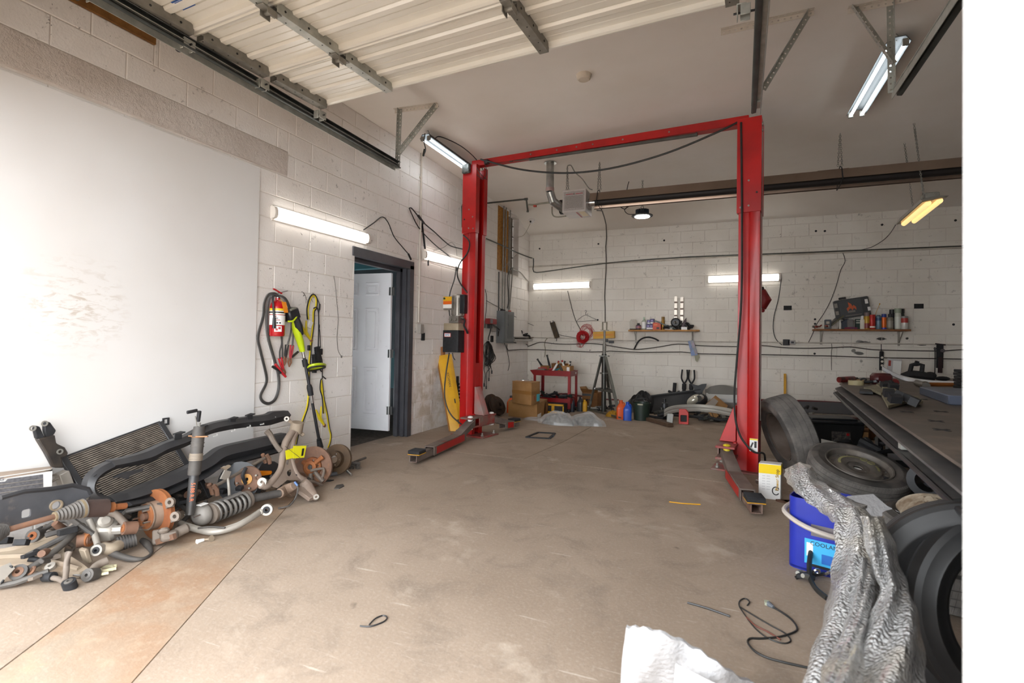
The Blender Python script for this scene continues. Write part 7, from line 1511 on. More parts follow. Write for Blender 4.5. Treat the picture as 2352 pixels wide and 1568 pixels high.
m=MB();m.sheet(lambda u,v:D(1552+90*u-10*v,1522+45*u+120*v,1.38),4,4,.004);m.build('smooth_flap',pm('foam_smooth','cfcfcf',.5),T)
# cables and bits on the near floor
def fl_(name,pts,r,mat,label,cat,k=4):
    m=MB();m.tube([F(x,y,r*(1+.6*(i%2)))for i,(x,y)in enumerate(pts)],r,6,k=k);return solo(name,m,mat,label,cat)
cf=crop(1400,1240,840/2352)
T=thing('cable','thin dark cable with a pale plug tangled on the near floor','cable',F(1760,1450));m=MB()
m.tube([F(*cf(*p),.005)for p in((1050,430),(1110,465),(1170,510),(1205,560),(1190,590),(1100,620),(980,632),(905,632),(890,660),(930,710),(1000,750),(1100,780),(1230,810),(1330,830))],.0042,6,k=4);m.build('lead',HOSE,T)
m=MB();m.tube([F(*cf(*p),.004)for p in((885,420),(900,395),(870,375),(838,390),(835,425),(870,480),(930,560),(1010,625),(1110,662),(1165,648),(1130,600),(1040,550),(920,480),(840,430))],.003,6,k=4);m.build('lead',HOSE,T)
m=MB();m.tube([F(*cf(*p),.006)for p in((880,495),(940,550),(1020,590),(1100,640))],.003,6,k=4);m.build('red_lead',pm('brown_red','6d3a2e',.6),T);a,b=F(*cf(1005,398),.01),F(*cf(1055,432),.01);m=MB();m.cyl(a.lerp(b,.3),b,.012,.007,n=8);m.build('plug',pm('plug_grey','5d6268',.5),T);m=MB();m.box(a.lerp(b,.15),(.02,.03,.012));m.build('plug_tip',pm('plug_pale','a9ad98',.5),T)
fl_('rod',[cf(*p)for p in((502,402),(620,435),(775,490))],.0045,BLK1,'thin black rod on the near floor left of the tangled cable','rod');fl_('zip_tie',[(827,1437),(850,1438),(880,1428),(889,1418),(880,1413),(862,1420),(848,1434)],.003,BLK1,'black looped zip tie alone on the floor near the middle','zip tie');fl_('straw',[(1537,1152),(1570,1156),(1609,1158)],.004,YEL,'thin yellow straw on the floor in the middle of the lift bay','straw',1)
m=MB();m.tube([F(*cf(*p))+V((0,0,z))for p,z in(((1440,10),.3),((1370,70),.22),((1300,190),.12),((1285,270),.05),((1320,330),.02),((1400,395),.015))],.012,8,k=5);solo('cable',m,HOSE,'thick black cable bending down in front of the blue pail','cable')
clutter('connector',F(1865,1335),10,(.09,.05,.05),.018,[BLK1,BLKM,GALD,CHROME],'small black connectors and clamps on the floor below the blue pail','parts',71)
q=F(*cf(1258,186));m=MB();m.lathe([(.012+.005*math.cos(t_),.005+.005*math.sin(t_))for t_ in[2*PI*j/8 for j in range(8)]],TR(q),14,closed=True);solo('ring_terminal',m,pm('ring_pale','b9b0a2',.4,.5),'small pale ring terminal on the floor beside the black connectors','ring')
# ============================================================= HEAP OF CAR PARTS AT THE LEFT WALL
cL=crop(0,920,480/1636);cR=crop(400,920,480/2091)
def wl_(x,y,X):return L(*cL(x,y),X)
def wr(x,y,X):return L(*cR(x,y),X)
def hl(x,y,h):return F(*cL(x,y),h)
def hr(x,y,h):return F(*cR(x,y),h)
RST=pm('orange_rust','8f5830',.8,.1,var='7a4526',scale=14,dirt='5d4030',dscale=9,damt=.3,bump=.2)
RSB=pm('brown_rust','7a5a48',.75,.15,var='5f4637',scale=9,dirt='98653f',dscale=6,damt=.35,bump=.15)
CST=pm('dusty_cast_iron','776c62',.7,.15,var='6e6359',scale=9,dirt='5a4a3e',dscale=7,damt=.35,bump=.12)
ALU=pm('dusty_aluminium','a19b92',.5,.3,var='989188',scale=7,dirt='77695c',dscale=8,damt=.25)
BGE=pm('beige_arm','998b78',.65,.1,var='8c7c6b',scale=6,dirt='6d563f',dscale=6,damt=.3)
DKG=pm('dark_dusty_rubber','3a3735',.65,var='55504b',scale=9);BKP=pm('satin_black_plastic','2a2a2c',.45,var='353537',scale=6,dirt='5a5652',dscale=8,damt=.2)
def rod(name,label,pts,r,mat,ends=(),k=5,cat='car part',n=10):
    """a bent rod with bushing rings at given points: (point, axis, radius, width, material)"""
    T=thing(name,label,cat,pts[0]);m=MB();m.tube(pts,r,n,k=k);m.build('shaft',mat,T)
    for(q,ax,R_0,w,mt,mi)in ends:
        ax=V(ax).normalized();M=aim(V(q)-ax*w/2,ax);m=MB();m.lathe([(R_0*.62,0),(R_0,0),(R_0,w),(R_0*.62,w)],M,18,closed=True);e=m.build('eye',mt,T)
        m=MB();m.lathe([(R_0*.25,-w*.12),(R_0*.62,-w*.05),(R_0*.62,w*1.05),(R_0*.25,w*1.12)],M,16,closed=True);m.build('bushing',mi,e)
    return T
def poly3(P,off,name,mat,T,bevel=0):
    off=V(off);k=len(P);m=MB();m.add(list(P)+[p+off for p in P],[tuple(range(k)),tuple(range(2*k-1,k-1,-1))]+[(i,(i+1)%k,k+(i+1)%k,k+i)for i in range(k)]);return m.build(name,mat,T,bevel=bevel)
# radiator core leaning on the wall
def radiator(label,A,B_,C,Dq,rows,fin,tank,name='radiator'):
    T=thing(name,label,'radiator',Dq);n=(B_-A).cross(Dq-A).normalized();n=n if n.x>0 else-n
    m=MB()
    for i in range(rows):
        t=(i+.5)/rows;m.bar(A.lerp(Dq,t),B_.lerp(C,t),.02,(Dq-A).length/rows*.5,up=(Dq-A))
    m.build('core_tubes',fin,T,kind='stuff');m=MB();o=-n*.008;m.add([A+o,B_+o,C+o,Dq+o],[(0,1,2,3)]);m.build('core_back',pm('fin_dark','45403b',.7,.2),T)
    for a,b in((A,Dq),(B_,C)):m=MB();m.bar(a,b,.035,.03,up=n);m.build('side_tank',tank,T,bevel=.003)
    m=MB();m.bar(A,B_,.012,.02,up=n);m.build('top_rail',tank,T);return T
FIN=pm('dusty_fins','8d8377',.6,.3,var='6a6159',scale=16,dirt='55483d',dscale=9,damt=.2)
A,Bq=wl_(490,448,.06),wl_(1248,168,.04);C=wl_(1470,520,.2);Dd=A+(C-Bq);T=radiator('long dusty car radiator leaning on the white sheet behind the black bumper',A,Bq,C,Dd,30,FIN,BKP)
m=MB();m.prism([rect(.045,.05),rect(.025,.03)],Mx.Translation(Bq+V((.0,.04,0)))@LM,.01);m.build('mount_tab',BKP,T)
q=wl_(480,560,.12);m=MB();m.bar(q,q+V((0,.03,-.09)),.06,.05);m.build('port_block',ALU,T,bevel=.003)
for dx in(0,50):
    m=MB();m.tube([wl_(440+dx*.3,575+dx*.6,.13),wl_(370+dx,600+dx*.5,.13),wl_(342+dx*.7,640+dx*.3,.13),wl_(360+dx*.6,715,.13)],.006,6,k=4);m.build('pipe',ALU,T)
radiator('black finned radiator low behind the rusty brake disc',wl_(820,850,.40),wl_(1560,610,.34),wl_(1640,760,.42),wl_(900,1010,.48),22,pm('black_fins','2c2b2a',.5,.2,var='55504a',scale=50),BLKM)
# white framed coil at the far left
T=thing('coil_unit','white framed finned coil unit standing at the left edge by the wall','coil unit',F(60,1210));P_=lambda x,y,X=.22:wl_(x,y,X)
fr=[P_(-260,640),P_(410,535),P_(405,760),P_(-260,900)];poly3([P_(-260,640),P_(410,535),P_(405,720),P_(340,720),P_(338,575),P_(60,612),P_(40,632),P_(-260,660)],(-.02,0,0),'frame',WHT,T);poly3([P_(-260,650),P_(340,570),P_(340,800),P_(-260,900)],(-.012,0,0),'fin_pack',pm('grey_fin_pack','77767a',.6,.3,var='5f5e61',scale=90),T)
for i in range(6):m=MB();m.tube([P_(-260,690+i*34,.222),P_(338,612+i*32,.222)],.0016,4);m.build('fin_line',ALU,T)
poly3([P_(-260,590,.04),P_(400,512,.04),P_(410,535),P_(-260,640)],(0,0,-.01),'top_cover',pm('dusty_top','a08f80',.8),T)
q=P_(40,610,.2215);text('lettering','LG',.026,Mx.Translation(q+V((.001,-.02,0)))@LM,pm('print_grey3','77757a',.5));o=bpy.data.objects['lettering.001']if 'lettering.001' in bpy.data.objects else None
for o in[x for x in bpy.data.objects if x.name.startswith('lettering')and x.parent is None]:o.parent=T;o.matrix_parent_inverse=T.matrix_world.inverted()
# black eared bracket
T=thing('eared_bracket','black steel bracket with two pierced ears leaning on the white sheet','car part',wl_(420,540,.2));X=.1
poly3([wl_(*p,X)for p in((245,215),(262,192),(290,200),(318,262),(330,300),(265,296))],(.03,0,0),'ear',BLKM,T,.004);poly3([wl_(*p,X)for p in((325,175),(345,158),(372,168),(418,230),(400,262),(345,290),(328,240))],(.03,0,0),'ear',BLKM,T,.004)
poly3([wl_(*p,X)for p in((265,296),(400,262),(412,330),(478,360),(505,405),(488,432),(452,442),(470,520),(395,520),(330,400))],(.04,0,0),'body',pm('dark_steel_dirt','2e2b29',.5,.3,var='4d443c',scale=8),T,.005)
for x,y in((255,215),(348,178),(468,398)):q=wl_(x,y,X+.042);m=MB();m.lathe([(.009,0),(.016,0),(.016,.004),(.009,.004)],aim(q,(1,0,0)),12,closed=True);m.build('hole_collar',GALD,T)
# stamped subframe plate
GPL=pm('grey_stamped','5f6064',.45,.35,var='4a4b4f',scale=4,dirt='7d756d',dscale=7,damt=.3)
T=thing('subframe','grey stamped subframe plate with a ringed hole at the left of the heap','car part',F(100,1260));X=.55
def pl2(x,y):q=wl_(x,y,X);return q
out=[(-120,800),(0,770),(180,720),(400,700),(560,672),(680,700),(700,740),(610,800),(420,900),(100,985),(-120,1010)]
P3=[pl2(*p)for p in out];Mo=LM.copy();Mo[0][3]=X
loops=[[(p.y,p.z)for p in P3],[(q.y+.02*math.cos(t),q.z+.02*math.sin(t))for q in[pl2(425,815)]for t in[2*PI*j/18 for j in range(18)]],[(a+pl2(195,880).y,b_+pl2(195,880).z)for a,b_ in rect(.035,.04,.008,2)]]
m=MB();m.prism(loops,Mo,.012);m.build('plate',GPL,T,bevel=.0);m=MB();m.lathe([(.02,0),(.027,0),(.027,.012),(.02,.012)],aim(pl2(425,815)+V((.01,0,0)),(1,0,0)),20,closed=True);m.build('ring',pm('ring_tan','9a8a74',.5,.4),T)
m=MB();m.tube([pl2(*p)+V((.008,0,.008))for p in out[1:7]],.012,6);m.build('rolled_edge',BKP,T);m=MB();m.cyl(pl2(685,770),pl2(683,690),.006,n=8);m.cyl(pl2(684,700),pl2(684,694),.014,n=8);m.build('bolt',GALD,T)
# drive shaft
T=thing('drive_shaft','rusty drive shaft with ribbed rubber boots across the left of the heap','car part',hl(80,1010,.2));X=.66
ax=[wl_(-60,1045,X),wl_(60,1010,X),wl_(430,905,X),wl_(640,845,X),wl_(830,838,X),wl_(985,822,X)]
m=MB();m.cyl(ax[0],ax[2],.013,n=12);m.build('shaft',RSB,T)
for a,b,r0,r1 in((ax[2],ax[3],.018,.042),(ax[1],ax[0],.02,.045)):
    d=b-a;L0=d.length;pr_=[]
    for i in range(9):z=L0*i/8;r_=r0+(r1-r0)*i/8;pr_+=[(r_,z),(r_+.007,z+L0/16)]
    m=MB();m.lathe([(0,0)]+pr_+[(0,L0)],aim(a,d),18);m.build('boot',DKG,T,ang=60)
for t,r_ in((.02,.022),(.98,.046)):q=ax[2].lerp(ax[3],t);d=(ax[3]-ax[2]).normalized();m=MB();m.cyl(q-d*.006,q+d*.006,r_,n=18);m.build('boot_clamp',pm('clamp_tan','9a8b72',.4,.5),T)
m=MB();m.cyl(ax[3],ax[4],.042,.045,n=18);m.build('joint_housing',pm('maroon_iron','4d3d38',.6,.2,var='3d302c',scale=6),T,bevel=.004);m=MB();m.cyl(ax[4],ax[4].lerp(ax[5],.35),.026,n=14);m.cyl(ax[4].lerp(ax[5],.35),ax[5],.016,n=12);m.build('spline',RST,T)
# black bumper cladding
def strip(T,name,pts,h0,h1,th,mat,X0,X1,k=5):
    """vertical strip following (top px, bottom px) pairs along the wall"""
    m=MB();S=spline([wl_(a,b,X0+(X1-X0)*i/(len(pts)-1))for i,(a,b,c)in enumerate(pts)],k);S2_=spline([wl_(a+c[0],b+c[1],X0+(X1-X0)*i/(len(pts)-1))for i,(a,b,c)in enumerate(pts)],k);n=len(S)
    m.v=[p for i in range(n)for p in(S[i]-V((th,0,0)),S[i],S[i].lerp(S2_[i],.45)+V((h0,0,0)),S2_[i],S2_[i]-V((th,0,0)))];m.f=[(i*5+j,i*5+(j+1)%5,(i+1)*5+(j+1)%5,(i+1)*5+j)for i in range(n-1)for j in range(5)]+[(0,1,2,3,4),tuple((n-1)*5+j for j in range(5))];m.mi=[0]*len(m.f);return m.build(name,mat,T,ang=28)
def r2l(x,y):px,py=cR(x,y);return(px/(480/1636),(py-920)/(480/1636))
T=thing('bumper_cladding','black plastic bumper cladding with a rounded loop end lying along the wall','car part',F(300,1200))
up=[(870,470,(10,70)),(1010,440,(10,75)),(1160,395,(10,90)),(1300,330,(5,85)),(1460,275,(5,80))]+[(*r2l(x,y),c)for x,y,c in((330,245,(0,80)),(520,195,(0,80)),(720,165,(0,80)),(930,140,(0,85)),(1000,110,(5,95)),(1140,100,(0,70)))]
strip(T,'upper_bar',up,.035,0,.05,BKP,.42,.22)
strip(T,'loop_end',[(880,475,(-10,80)),(790,520,(10,75)),(710,590,(55,40)),(680,670,(72,10)),(700,740,(70,-25)),(770,790,(40,-55)),(870,800,(5,-40))],.03,0,.05,BKP,.42,.52)
lo=[(870,760,(10,45)),(1000,720,(10,80)),(1150,660,(10,110)),(1300,600,(10,120)),(1480,520,(5,120)),(1620,450,(5,120))]+[(*r2l(x,y),c)for x,y,c in((480,470,(0,130)),(720,410,(0,130)),(950,360,(0,120)),(1120,325,(0,110)))]
strip(T,'lower_bar',lo,.05,0,.06,BKP,.52,.3);strip(T,'lower_lip',[(a+c[0],b+c[1]-8,(5,35))for a,b,c in lo[1:]],.03,0,.08,BLKM,.56,.34)
for x,y,X in((250,250,.35),(560,170,.31),(730,135,.29),(20,320,.38)):q=wr(x+30,y+5,X-.02);m=MB();m.box(q,(.05,.055,.008),Mx.Rotation(.2,3,'X'));m.box(q+V((.02,-.02,-.015)),(.008,.05,.04));m.build('clip_tab',BLKM,T,bevel=.002)
for x,y in((415,352),(595,302),(748,262),(880,235),(1000,178)):q=wr(x,y,.36-x*.0001+.012);m=MB();m.box(q,(.006,.035,.006));m.box(q+V((0,.012,.006)),(.006,.006,.014));m.build('white_clip',WHT,T)
q=wl_(970,580,.5);poly3([wl_(*p,.47)for p in((880,600),(960,560),(1110,530),(1100,548),(1000,585),(985,612),(940,600))],(.02,0,0),'bracket',BKP,T)
for i in range(7):q=wl_(745+i*10-(i>3)*3,585+i*28,.475);m=MB();m.box(q,(.004,.018,.004),Mx.Rotation(.6-i*.25,3,'X'));m.build('slot_rib',BLKM,T)
# upright shock absorber
T=thing('shock_absorber','upright black shock absorber with a rusty top plate and orange writing','car part',wl_(1490,850,.66));sb,st=wl_(1485,890,.66),None
X=.64;st=wl_(1550,300,X);st2=wl_(1556,240,X);d=(st-sb).normalized()
m=MB();m.cyl(sb,sb.lerp(st,.55),.024,.026,n=18);m.build('lower_tube',pm('scuffed_black_tube','3a3a3c',.4,.3,var='55524e',scale=7),T);m=MB()
m.lathe([(.0,0),(.034,0),(.036,.02),(.034,.1),(.036,.11),(.034,.12),(.034,.26),(.03,.29),(0,.29)],aim(sb.lerp(st,.52),d),20);m.build('dust_cover',DKG,T,ang=40);L0=(st-sb).length
for t_ in(.72,.74,.76,.78,.80,.9,.95):q=sb.lerp(st,t_);m=MB();m.cyl(q-d*.003,q+d*.003,.037,n=20);m.build('ring_band',pm('tan_band','8d8070',.6)if t_<.85 else DKG,T)
m=MB();m.cyl(st,st+d*.015,.024,.04,n=16);m.prism([(-.075,.0),(-.05,-.03),(.05,-.03),(.08,0),(.05,.03),(-.05,.03)],aim(st+d*.015,d),.006);m.build('top_mount',pm('rusty_tan','a07a58',.75,.1,var='8a5f40',scale=14),T)
m=MB();m.cyl(st+d*.02,st+d*.1,.006,n=8);m.cyl(st+d*.02,wl_(1530,120,X),.003,n=6);m.build('stud',GALD,T);m=MB();m.bar(wl_(1462,92,X),wl_(1545,75,X),.014,.02);m.bar(wl_(1562,78,X),wl_(1550,165,X),.02,.02);m.build('black_cap',BLKM,T,bevel=.004)
q=sb.lerp(st,.3);nv_=(CAM-q);nv_=(nv_-d*nv_.dot(d)).normalized();sd=nv_.cross(d);q+=nv_*.0255;o=text('orange_writing','5188 R.R',.03,Mx(((d[0],sd[0],nv_[0],q[0]),(d[1],sd[1],nv_[1],q[1]),(d[2],sd[2],nv_[2],q[2]),(0,0,0,1)))@Mx.Rotation(PI,4,'Z'),pm('orange_marker','c4653a',.6));o.parent=T;o.matrix_parent_inverse=T.matrix_world.inverted()
# rusty disc with studs
rc=hl(1235,885,.155);n=V((-.55,-.75,.06)).normalized();n=V((-.03,-1,.07)).normalized()
T=disc('orange rusty brake disc standing on edge with bright wheel studs',aim(rc-n*.01,n,.3),.142,.078,.024,RST,hatm=pm('rust_grey_hat','9a8878',.7,.2,var='7d6553',scale=8),hh=.05,name='brake_disc')
Md=aim(rc-n*.01,n,.3);m=MB();m.lathe([(.03,.055),(.07,.06),(.07,.078),(.03,.078)],n=24,closed=True);m.build('hub_face',RST,T,local=True)
for i in range(5):a=2*PI*i/5+.6;m=MB();m.cyl((.054*math.cos(a),.054*math.sin(a),.07),(.054*math.cos(a),.054*math.sin(a),.118),.006,n=8);m.build('stud',CHROME,T,local=True)
m=MB();m.cyl((0,0,.07),(0,0,.095),.022,n=16);m.build('hub_nut',RSB,T,local=True)
T=thing('caliper','dusty brake caliper lying at the foot of the rusty disc','car part',hl(1320,1120,0));q=hl(1320,1060,.06);m=MB();R0=Mx.Rotation(-.5,3,'Z')@Mx.Rotation(-.35,3,'Y');m.box(q,(.13,.08,.055),R0);m.box(q+V((.0,-.03,.04)),(.12,.05,.03),R0);m.cyl(q+V((.02,.02,.01)),q+V((.04,.09,.03)),.028,n=14);m.build('body',CST,T,bevel=.012);m=MB();m.bar(q+V((-.05,-.03,-.03)),q+V((.08,-.02,.02)),.02,.03);m.build('pad',RSB,T);m=MB();m.box(q+V((-.07,-.01,-.01)),(.02,.06,.08),R0);m.build('bridge',CST,T,bevel=.006)
for x,y,h in((1345,790,.26),(1385,900,.2)):q=hl(x,y,h);m=MB();m.lathe([(.011,0),(.024,0),(.026,.02),(.011,.02)],aim(q,(.3,-.8,.1)),14,closed=True);m.bar(q+V((-.02,.01,-.02)),q+V((-.07,.03,-.04)),.03,.03);m.build('mount_ear',CST,T)
# coil-over strut
T=thing('coilover_strut','grey coil spring strut lying on its side in front of the heap','car part',hr(450,1180,0));c0,c1_,c2_,c3_=hr(250,1150,.095),hr(400,1115,.095),hr(735,985,.1),hr(1060,925,.1)
d=(c2_-c1_).normalized();sp=[];Rf=frame(d);nt=7;
for i in range(nt*14+1):a=2*PI*i/14;t_=i/(nt*14);sp.append(c1_.lerp(c2_,t_)-d*.02+Rf@V((.058*math.cos(a),.058*math.sin(a),0)))
m=MB();m.tube(sp,.0095,7);m.build('spring',pm('dusty_spring','77736e',.55,.2,var='5c5853',scale=8),T)
m=MB();m.lathe([(0,-.03),(.03,-.03),(.055,-.012),(.066,.01),(.068,.03),(.06,.045),(0,.045)],aim(c0,d),24);m.build('top_cap',pm('dusty_cap','8e8983',.6,.1,var='77716b',scale=9),T,bevel=.002)
m=MB();m.cyl(c1_,c2_,.025,n=12);m.build('bump_stop',DKG,T);m=MB();m.cyl(c2_-d*.01,c3_,.027,n=16);m.build('strut_tube',DKG,T);m=MB();m.cyl(c2_-d*.02,c2_,.06,n=20);m.build('spring_seat',CST,T);m=MB();m.cyl(c1_-d*.03,c1_-d*.01,.062,n=20);m.build('spring_seat',CST,T)
for s in(-1,1):m=MB();m.cyl(c0+Rf@V((.04*s,.02,-.03)),c0+Rf@V((.04*s,.02,-.07)),.005,n=8);m.build('stud',CHROME,T)
m=MB();m.box(c0+Rf@V((-.03,.045,.005))+V((0,-.01,.03)),(.04,.05,.004),Rf@Mx.Rotation(PI/2,3,'X'));m.build('white_sticker',WHT,T);kb=hr(1120,890,.1);m=MB();m.tube([c3_-d*.01,kb,hr(1200,850,.14)],[.035,.04,.03],10);m.bar(kb+V((0,0,.0)),hr(1180,930,.05),.06,.05);m.build('knuckle_bracket',pm('tan_iron','8d7868',.7,.15,var='75604f',scale=8),T,bevel=.004)
# aluminium arm
arm=[hr(*p)for p in((60,1230,.06),(150,1260,.05),(250,1290,.035),(400,1312,.03),(600,1262,.04),(750,1185,.06),(860,1110,.075))]
T=rod('control_arm','long pale aluminium control arm curving along the front of the heap',arm,.02,ALU,[(hr(930,1087,.085),(.6,-.8,.15),.036,.04,ALU,BLKM)],n=10);m=MB();m.bar(arm[6],hr(900,1100,.08),.045,.035);m.build('neck',ALU,T,bevel=.008);m=MB();m.tube([a+V((0,0,.016))for a in arm[1:]],.006,6,k=5);m.build('rib',ALU,T);m=MB();m.tube([hr(240,1275,.05),hr(350,1262,.06),hr(510,1270,.06)],.006,6,k=3);m.build('hose',DKG,T)
# wishbone
WSH=pm('dusty_tan_iron','96867a',.7,.12,var='7f6d60',scale=5,dirt='6d4f3d',dscale=7,damt=.3,bump=.1)
T=thing('wishbone_arm','big tan wishbone suspension arm standing upright at the centre of the heap','car part',hr(1290,800,.0))
def wb(x,y):t_=min(1,max(0,(y-200)/650));return wr(x,y,.40+.28*t_)
m=MB();m.tube([wb(1180,320),wb(1110,430),wb(1085,560),wb(1065,680),wb(1010,770),wb(930,850),wb(870,840)],[.03,.026,.022,.024,.028],10,k=5);m.build('front_leg',WSH,T);m=MB();m.tube([wb(1210,320),wb(1180,430),wb(1170,560),wb(1195,680),wb(1240,760),wb(1300,800)],[.03,.024,.022,.024,.028],10,k=5);m.build('rear_leg',WSH,T)
web=[(1150,400),(1185,400),(1165,560),(1200,700),(1260,790),(1120,790),(1020,870),(960,850),(1050,720),(1085,560)]
m=MB();Pw=[wb(*p)for p in web];cq_=[(x_,y_)for x_,y_ in web]
def hole(cx,cy,w,h,n=10):return[(cx+w*math.cos(2*PI*j/n),cy+h*math.sin(2*PI*j/n))for j in range(n)]
loops=[web,hole(1160,455,7,22),hole(1130,535,11,24),hole(1125,612,15,24),hole(1145,718,26,36)];fl2=[p for lp in loops for p in lp]
tri=tessellate_polygon([[V((a,-b,0))for a,b in lp]for lp in loops]);Pv=[wb(*p)for p in fl2];N_=len(Pv);m.add(Pv+[p+V((.016,-.006,0))for p in Pv],[tuple(t_)for t_ in tri]+[tuple(i+N_ for i in t_)for t_ in tri]);o_=0
for lp in loops:k=len(lp);m.add([Pv[o_+i]+V((.016,-.006,0))*s for s in(0,1)for i in range(k)],[(i,(i+1)%k,k+(i+1)%k,k+i)for i in range(k)]);o_+=k
m.build('web',WSH,T)
tq=wb(1215,275);m=MB();m.cyl(tq+V((.02,0,.05)),tq+V((-.0,0,-.035)),.048,.052,n=18);m.bar(tq,wb(1290,345),.05,.03);m.bar(tq+V((0,0,.02)),wb(1140,190),.03,.025);m.build('ball_joint_housing',BGE,T,bevel=.003);m=MB();m.lathe([(.009,0),(.02,0),(.02,.02),(.009,.02)],aim(wb(1132,180),(.5,-.85,.1)),14,closed=True);m.build('eye',ALU,T)
m=MB();m.tube([wb(925,300),wb(960,340),wb(985,390),wb(1030,460),wb(1065,500)],[.024,.02,.018,.02],8,k=3);m.build('lever',CST,T);m=MB();m.lathe([(.01,0),(.03,0),(.03,.03),(.01,.03)],aim(wb(890,815),(.5,-.8,.3)),16,closed=True);m.build('bushing',ALU,T)
m=MB();m.tube([hr(1290,810,.12),hr(1330,860,.08),hr(1370,920,.05),hr(1425,975,.03)],[.035,.045,.04,.022],10);m.bar(hr(1250,880,.08),hr(1390,980,.03),.07,.03);m.build('lower_knuckle',WSH,T,bevel=.004);m=MB();m.lathe([(.009,0),(.02,0),(.02,.015),(.009,.015)],aim(hr(1425,968,.035),(.4,-.7,.6)),14,closed=True);m.build('eye',ALU,T)
m=MB();m.tube([hr(1215,815,.16),hr(1240,880,.12),hr(1210,980,.05),hr(1150,1050,.02),hr(1040,1075,.012)],.006,6,k=5);m.build('sensor_lead',DKG,T);m=MB();m.tube([hr(1205,812,.165),hr(1235,850,.14)],.008,6);m.build('blue_tie',pm('tie_blue','4a6a9a',.5),T)
yt=[wr(*p,.66)for p in((1190,452),(1322,450),(1300,568),(1190,578))];poly3(yt,(.002,0,0),'yellow_tag',pm('tag_yellow','e3dc1e',.5),T);poly3([wr(*p,.60)for p in((1112,500),(1200,470),(1195,570),(1120,590))],(.002,0,0),'yellow_tag',pm('tag_yellow','e3dc1e',.5),T);poly3([wr(*p,.664)for p in((1282,478),(1303,476),(1290,550),(1270,552))],(.001,0,0),'tag_print',TXK,T);m=MB();m.tube([wr(1110,455,.67),wr(1180,510,.67),wr(1260,570,.67)],.0015,4);m.build('tag_wire',HK,T)
# big disc at the right end
rc=hr(1400,655,.16);n=V((.28,-.95,.12)).normalized();disc('large brown rusty disc and hub leaning at the right end of the heap',aim(rc,n,.2),.16,.075,.022,RSB,hatm=RST,hh=.012)
Md=aim(rc,n,.2);T=thing('hub_carrier','rust orange hub carrier bolted across the large brown disc','car part',Md@TR((0,0,.04)));m=MB();m.lathe([(.02,0),(.045,0),(.05,.03),(.028,.04),(.02,.03)],n=20,closed=True);m.build('hub',RST,T,local=True);m=MB();m.cyl((0,0,.005),(0,0,.03),.018,n=10);m.build('spindle',CHROME,T,local=True)
for a,l_ in((.55,.12),(-1.0,.15),(-1.7,.12),(2.5,.08)):m=MB();m.tube([(0.04*math.cos(a),.04*math.sin(a),.01),(l_*.6*math.cos(a),l_*.6*math.sin(a),.015),(l_*math.cos(a),l_*math.sin(a),.0)],[.018,.016,.02],8);m.build('spoke_arm',RST if a>0 else CST,T,local=True)
m=MB();q=hr(1390,790,.05);m.box(q,(.09,.05,.05),Mx.Rotation(.5,3,'Y'));m.build('block',CST,T,bevel=.006)
disc('dark brown disc leaning behind the large brown one',aim(hr(1590,620,.14)+V((-.05,.12,0)),(.2,-.93,.2)),.13,.07,.03,pm('dark_brown_iron','4b3a2b',.7,.2,var='5f4a34',scale=6))
rod('radiator_hose','black curved hose on the floor at the right end of the heap',[hr(1450,720,.03),hr(1560,735,.025),hr(1660,715,.03),hr(1735,655,.04),hr(1700,625,.05)],.018,pm('grey_hose2','4a4a4d',.5));rod('ball_joint','bright ball joint stud beside the black hose',[hr(1715,690,.03),hr(1775,745,.015)],.011,CHROME)
T=thing('brush','grey bristled brush with a long handle lying beside the brake discs','brush',hr(1820,650,0));m=MB();m.bar(hr(1660,612,.06),hr(1860,625,.055),.03,.02);m.build('head',DKG,T,bevel=.005);m=MB();m.cyl(hr(1800,615,.04),hr(1915,570,.04),.012,n=8);m.build('handle',DKG,T);random.seed(4);m=MB()
for i in range(90):a=hr(1740+rr(0,120),622+rr(-4,4),.05);m.tube([a,a+V((rr(-.015,.025),rr(-.03,0),-.05))],.0016,3,caps=False)
m.build('bristles',DKG,T,kind='stuff')
m=MB();m.prism([(hr(x,y,0).x,hr(x,y,0).y)for x,y in((1600,885),(1625,850),(1690,840),(1700,858),(1650,885))],TR((0,0,.001)),.006);solo('plastic_shard',m,DKG,'flat dark plastic shard alone on the floor right of the heap','shard');m=MB();m.prism([(hr(x,y,0).x,hr(x,y,0).y)for x,y in((1480,812),(1540,795),(1600,798),(1560,810))],TR((0,0,.001)),.005);solo('plastic_shard',m,BLKM,'thin dark scrap on the floor just below the large brown disc','shard')
carton('carton',F(748,1052)+V((-.12,.02,0)),(.34,.16,.19),pm('white_carton','d5d0cb',.7),'plain white carton against the left wall below the string trimmer',rz=.25)
# middle: tie rod, hub plate, lamp
T=rod('tie_rod','slim grey tie rod with rusty clevis ends slanting across the heap',[wr(385,870,.6),wr(640,725,.55),wr(905,575,.5)],.011,CST);
for x,y,X in((370,890,.61),(905,580,.5)):
    q=wr(x,y,X)
    for s in(-1,1):m=MB();m.tube([q+V((s*.02,0,.03)),q+V((s*.025,.02,0)),q+V((s*.02,.03,-.04))],.014,7);m.build('clevis',RSB,T)
T=thing('hub_plate','round rusty hub plate with an ochre centre in the middle of the heap','car part',hr(745,880,.0));hq=wr(745,785,.56);n=V((.45,-.85,.25)).normalized();m=MB();m.lathe([(.028,0),(.085,0),(.09,.006),(.085,.012),(.05,.014),(.028,.024)],aim(hq,n),26,closed=True);m.build('flange',RSB,T);m=MB();m.lathe([(.012,.02),(.034,.024),(.036,.034),(.012,.036)],aim(hq,n),20,closed=True);m.build('ochre_centre',pm('ochre','b5803a',.6),T)
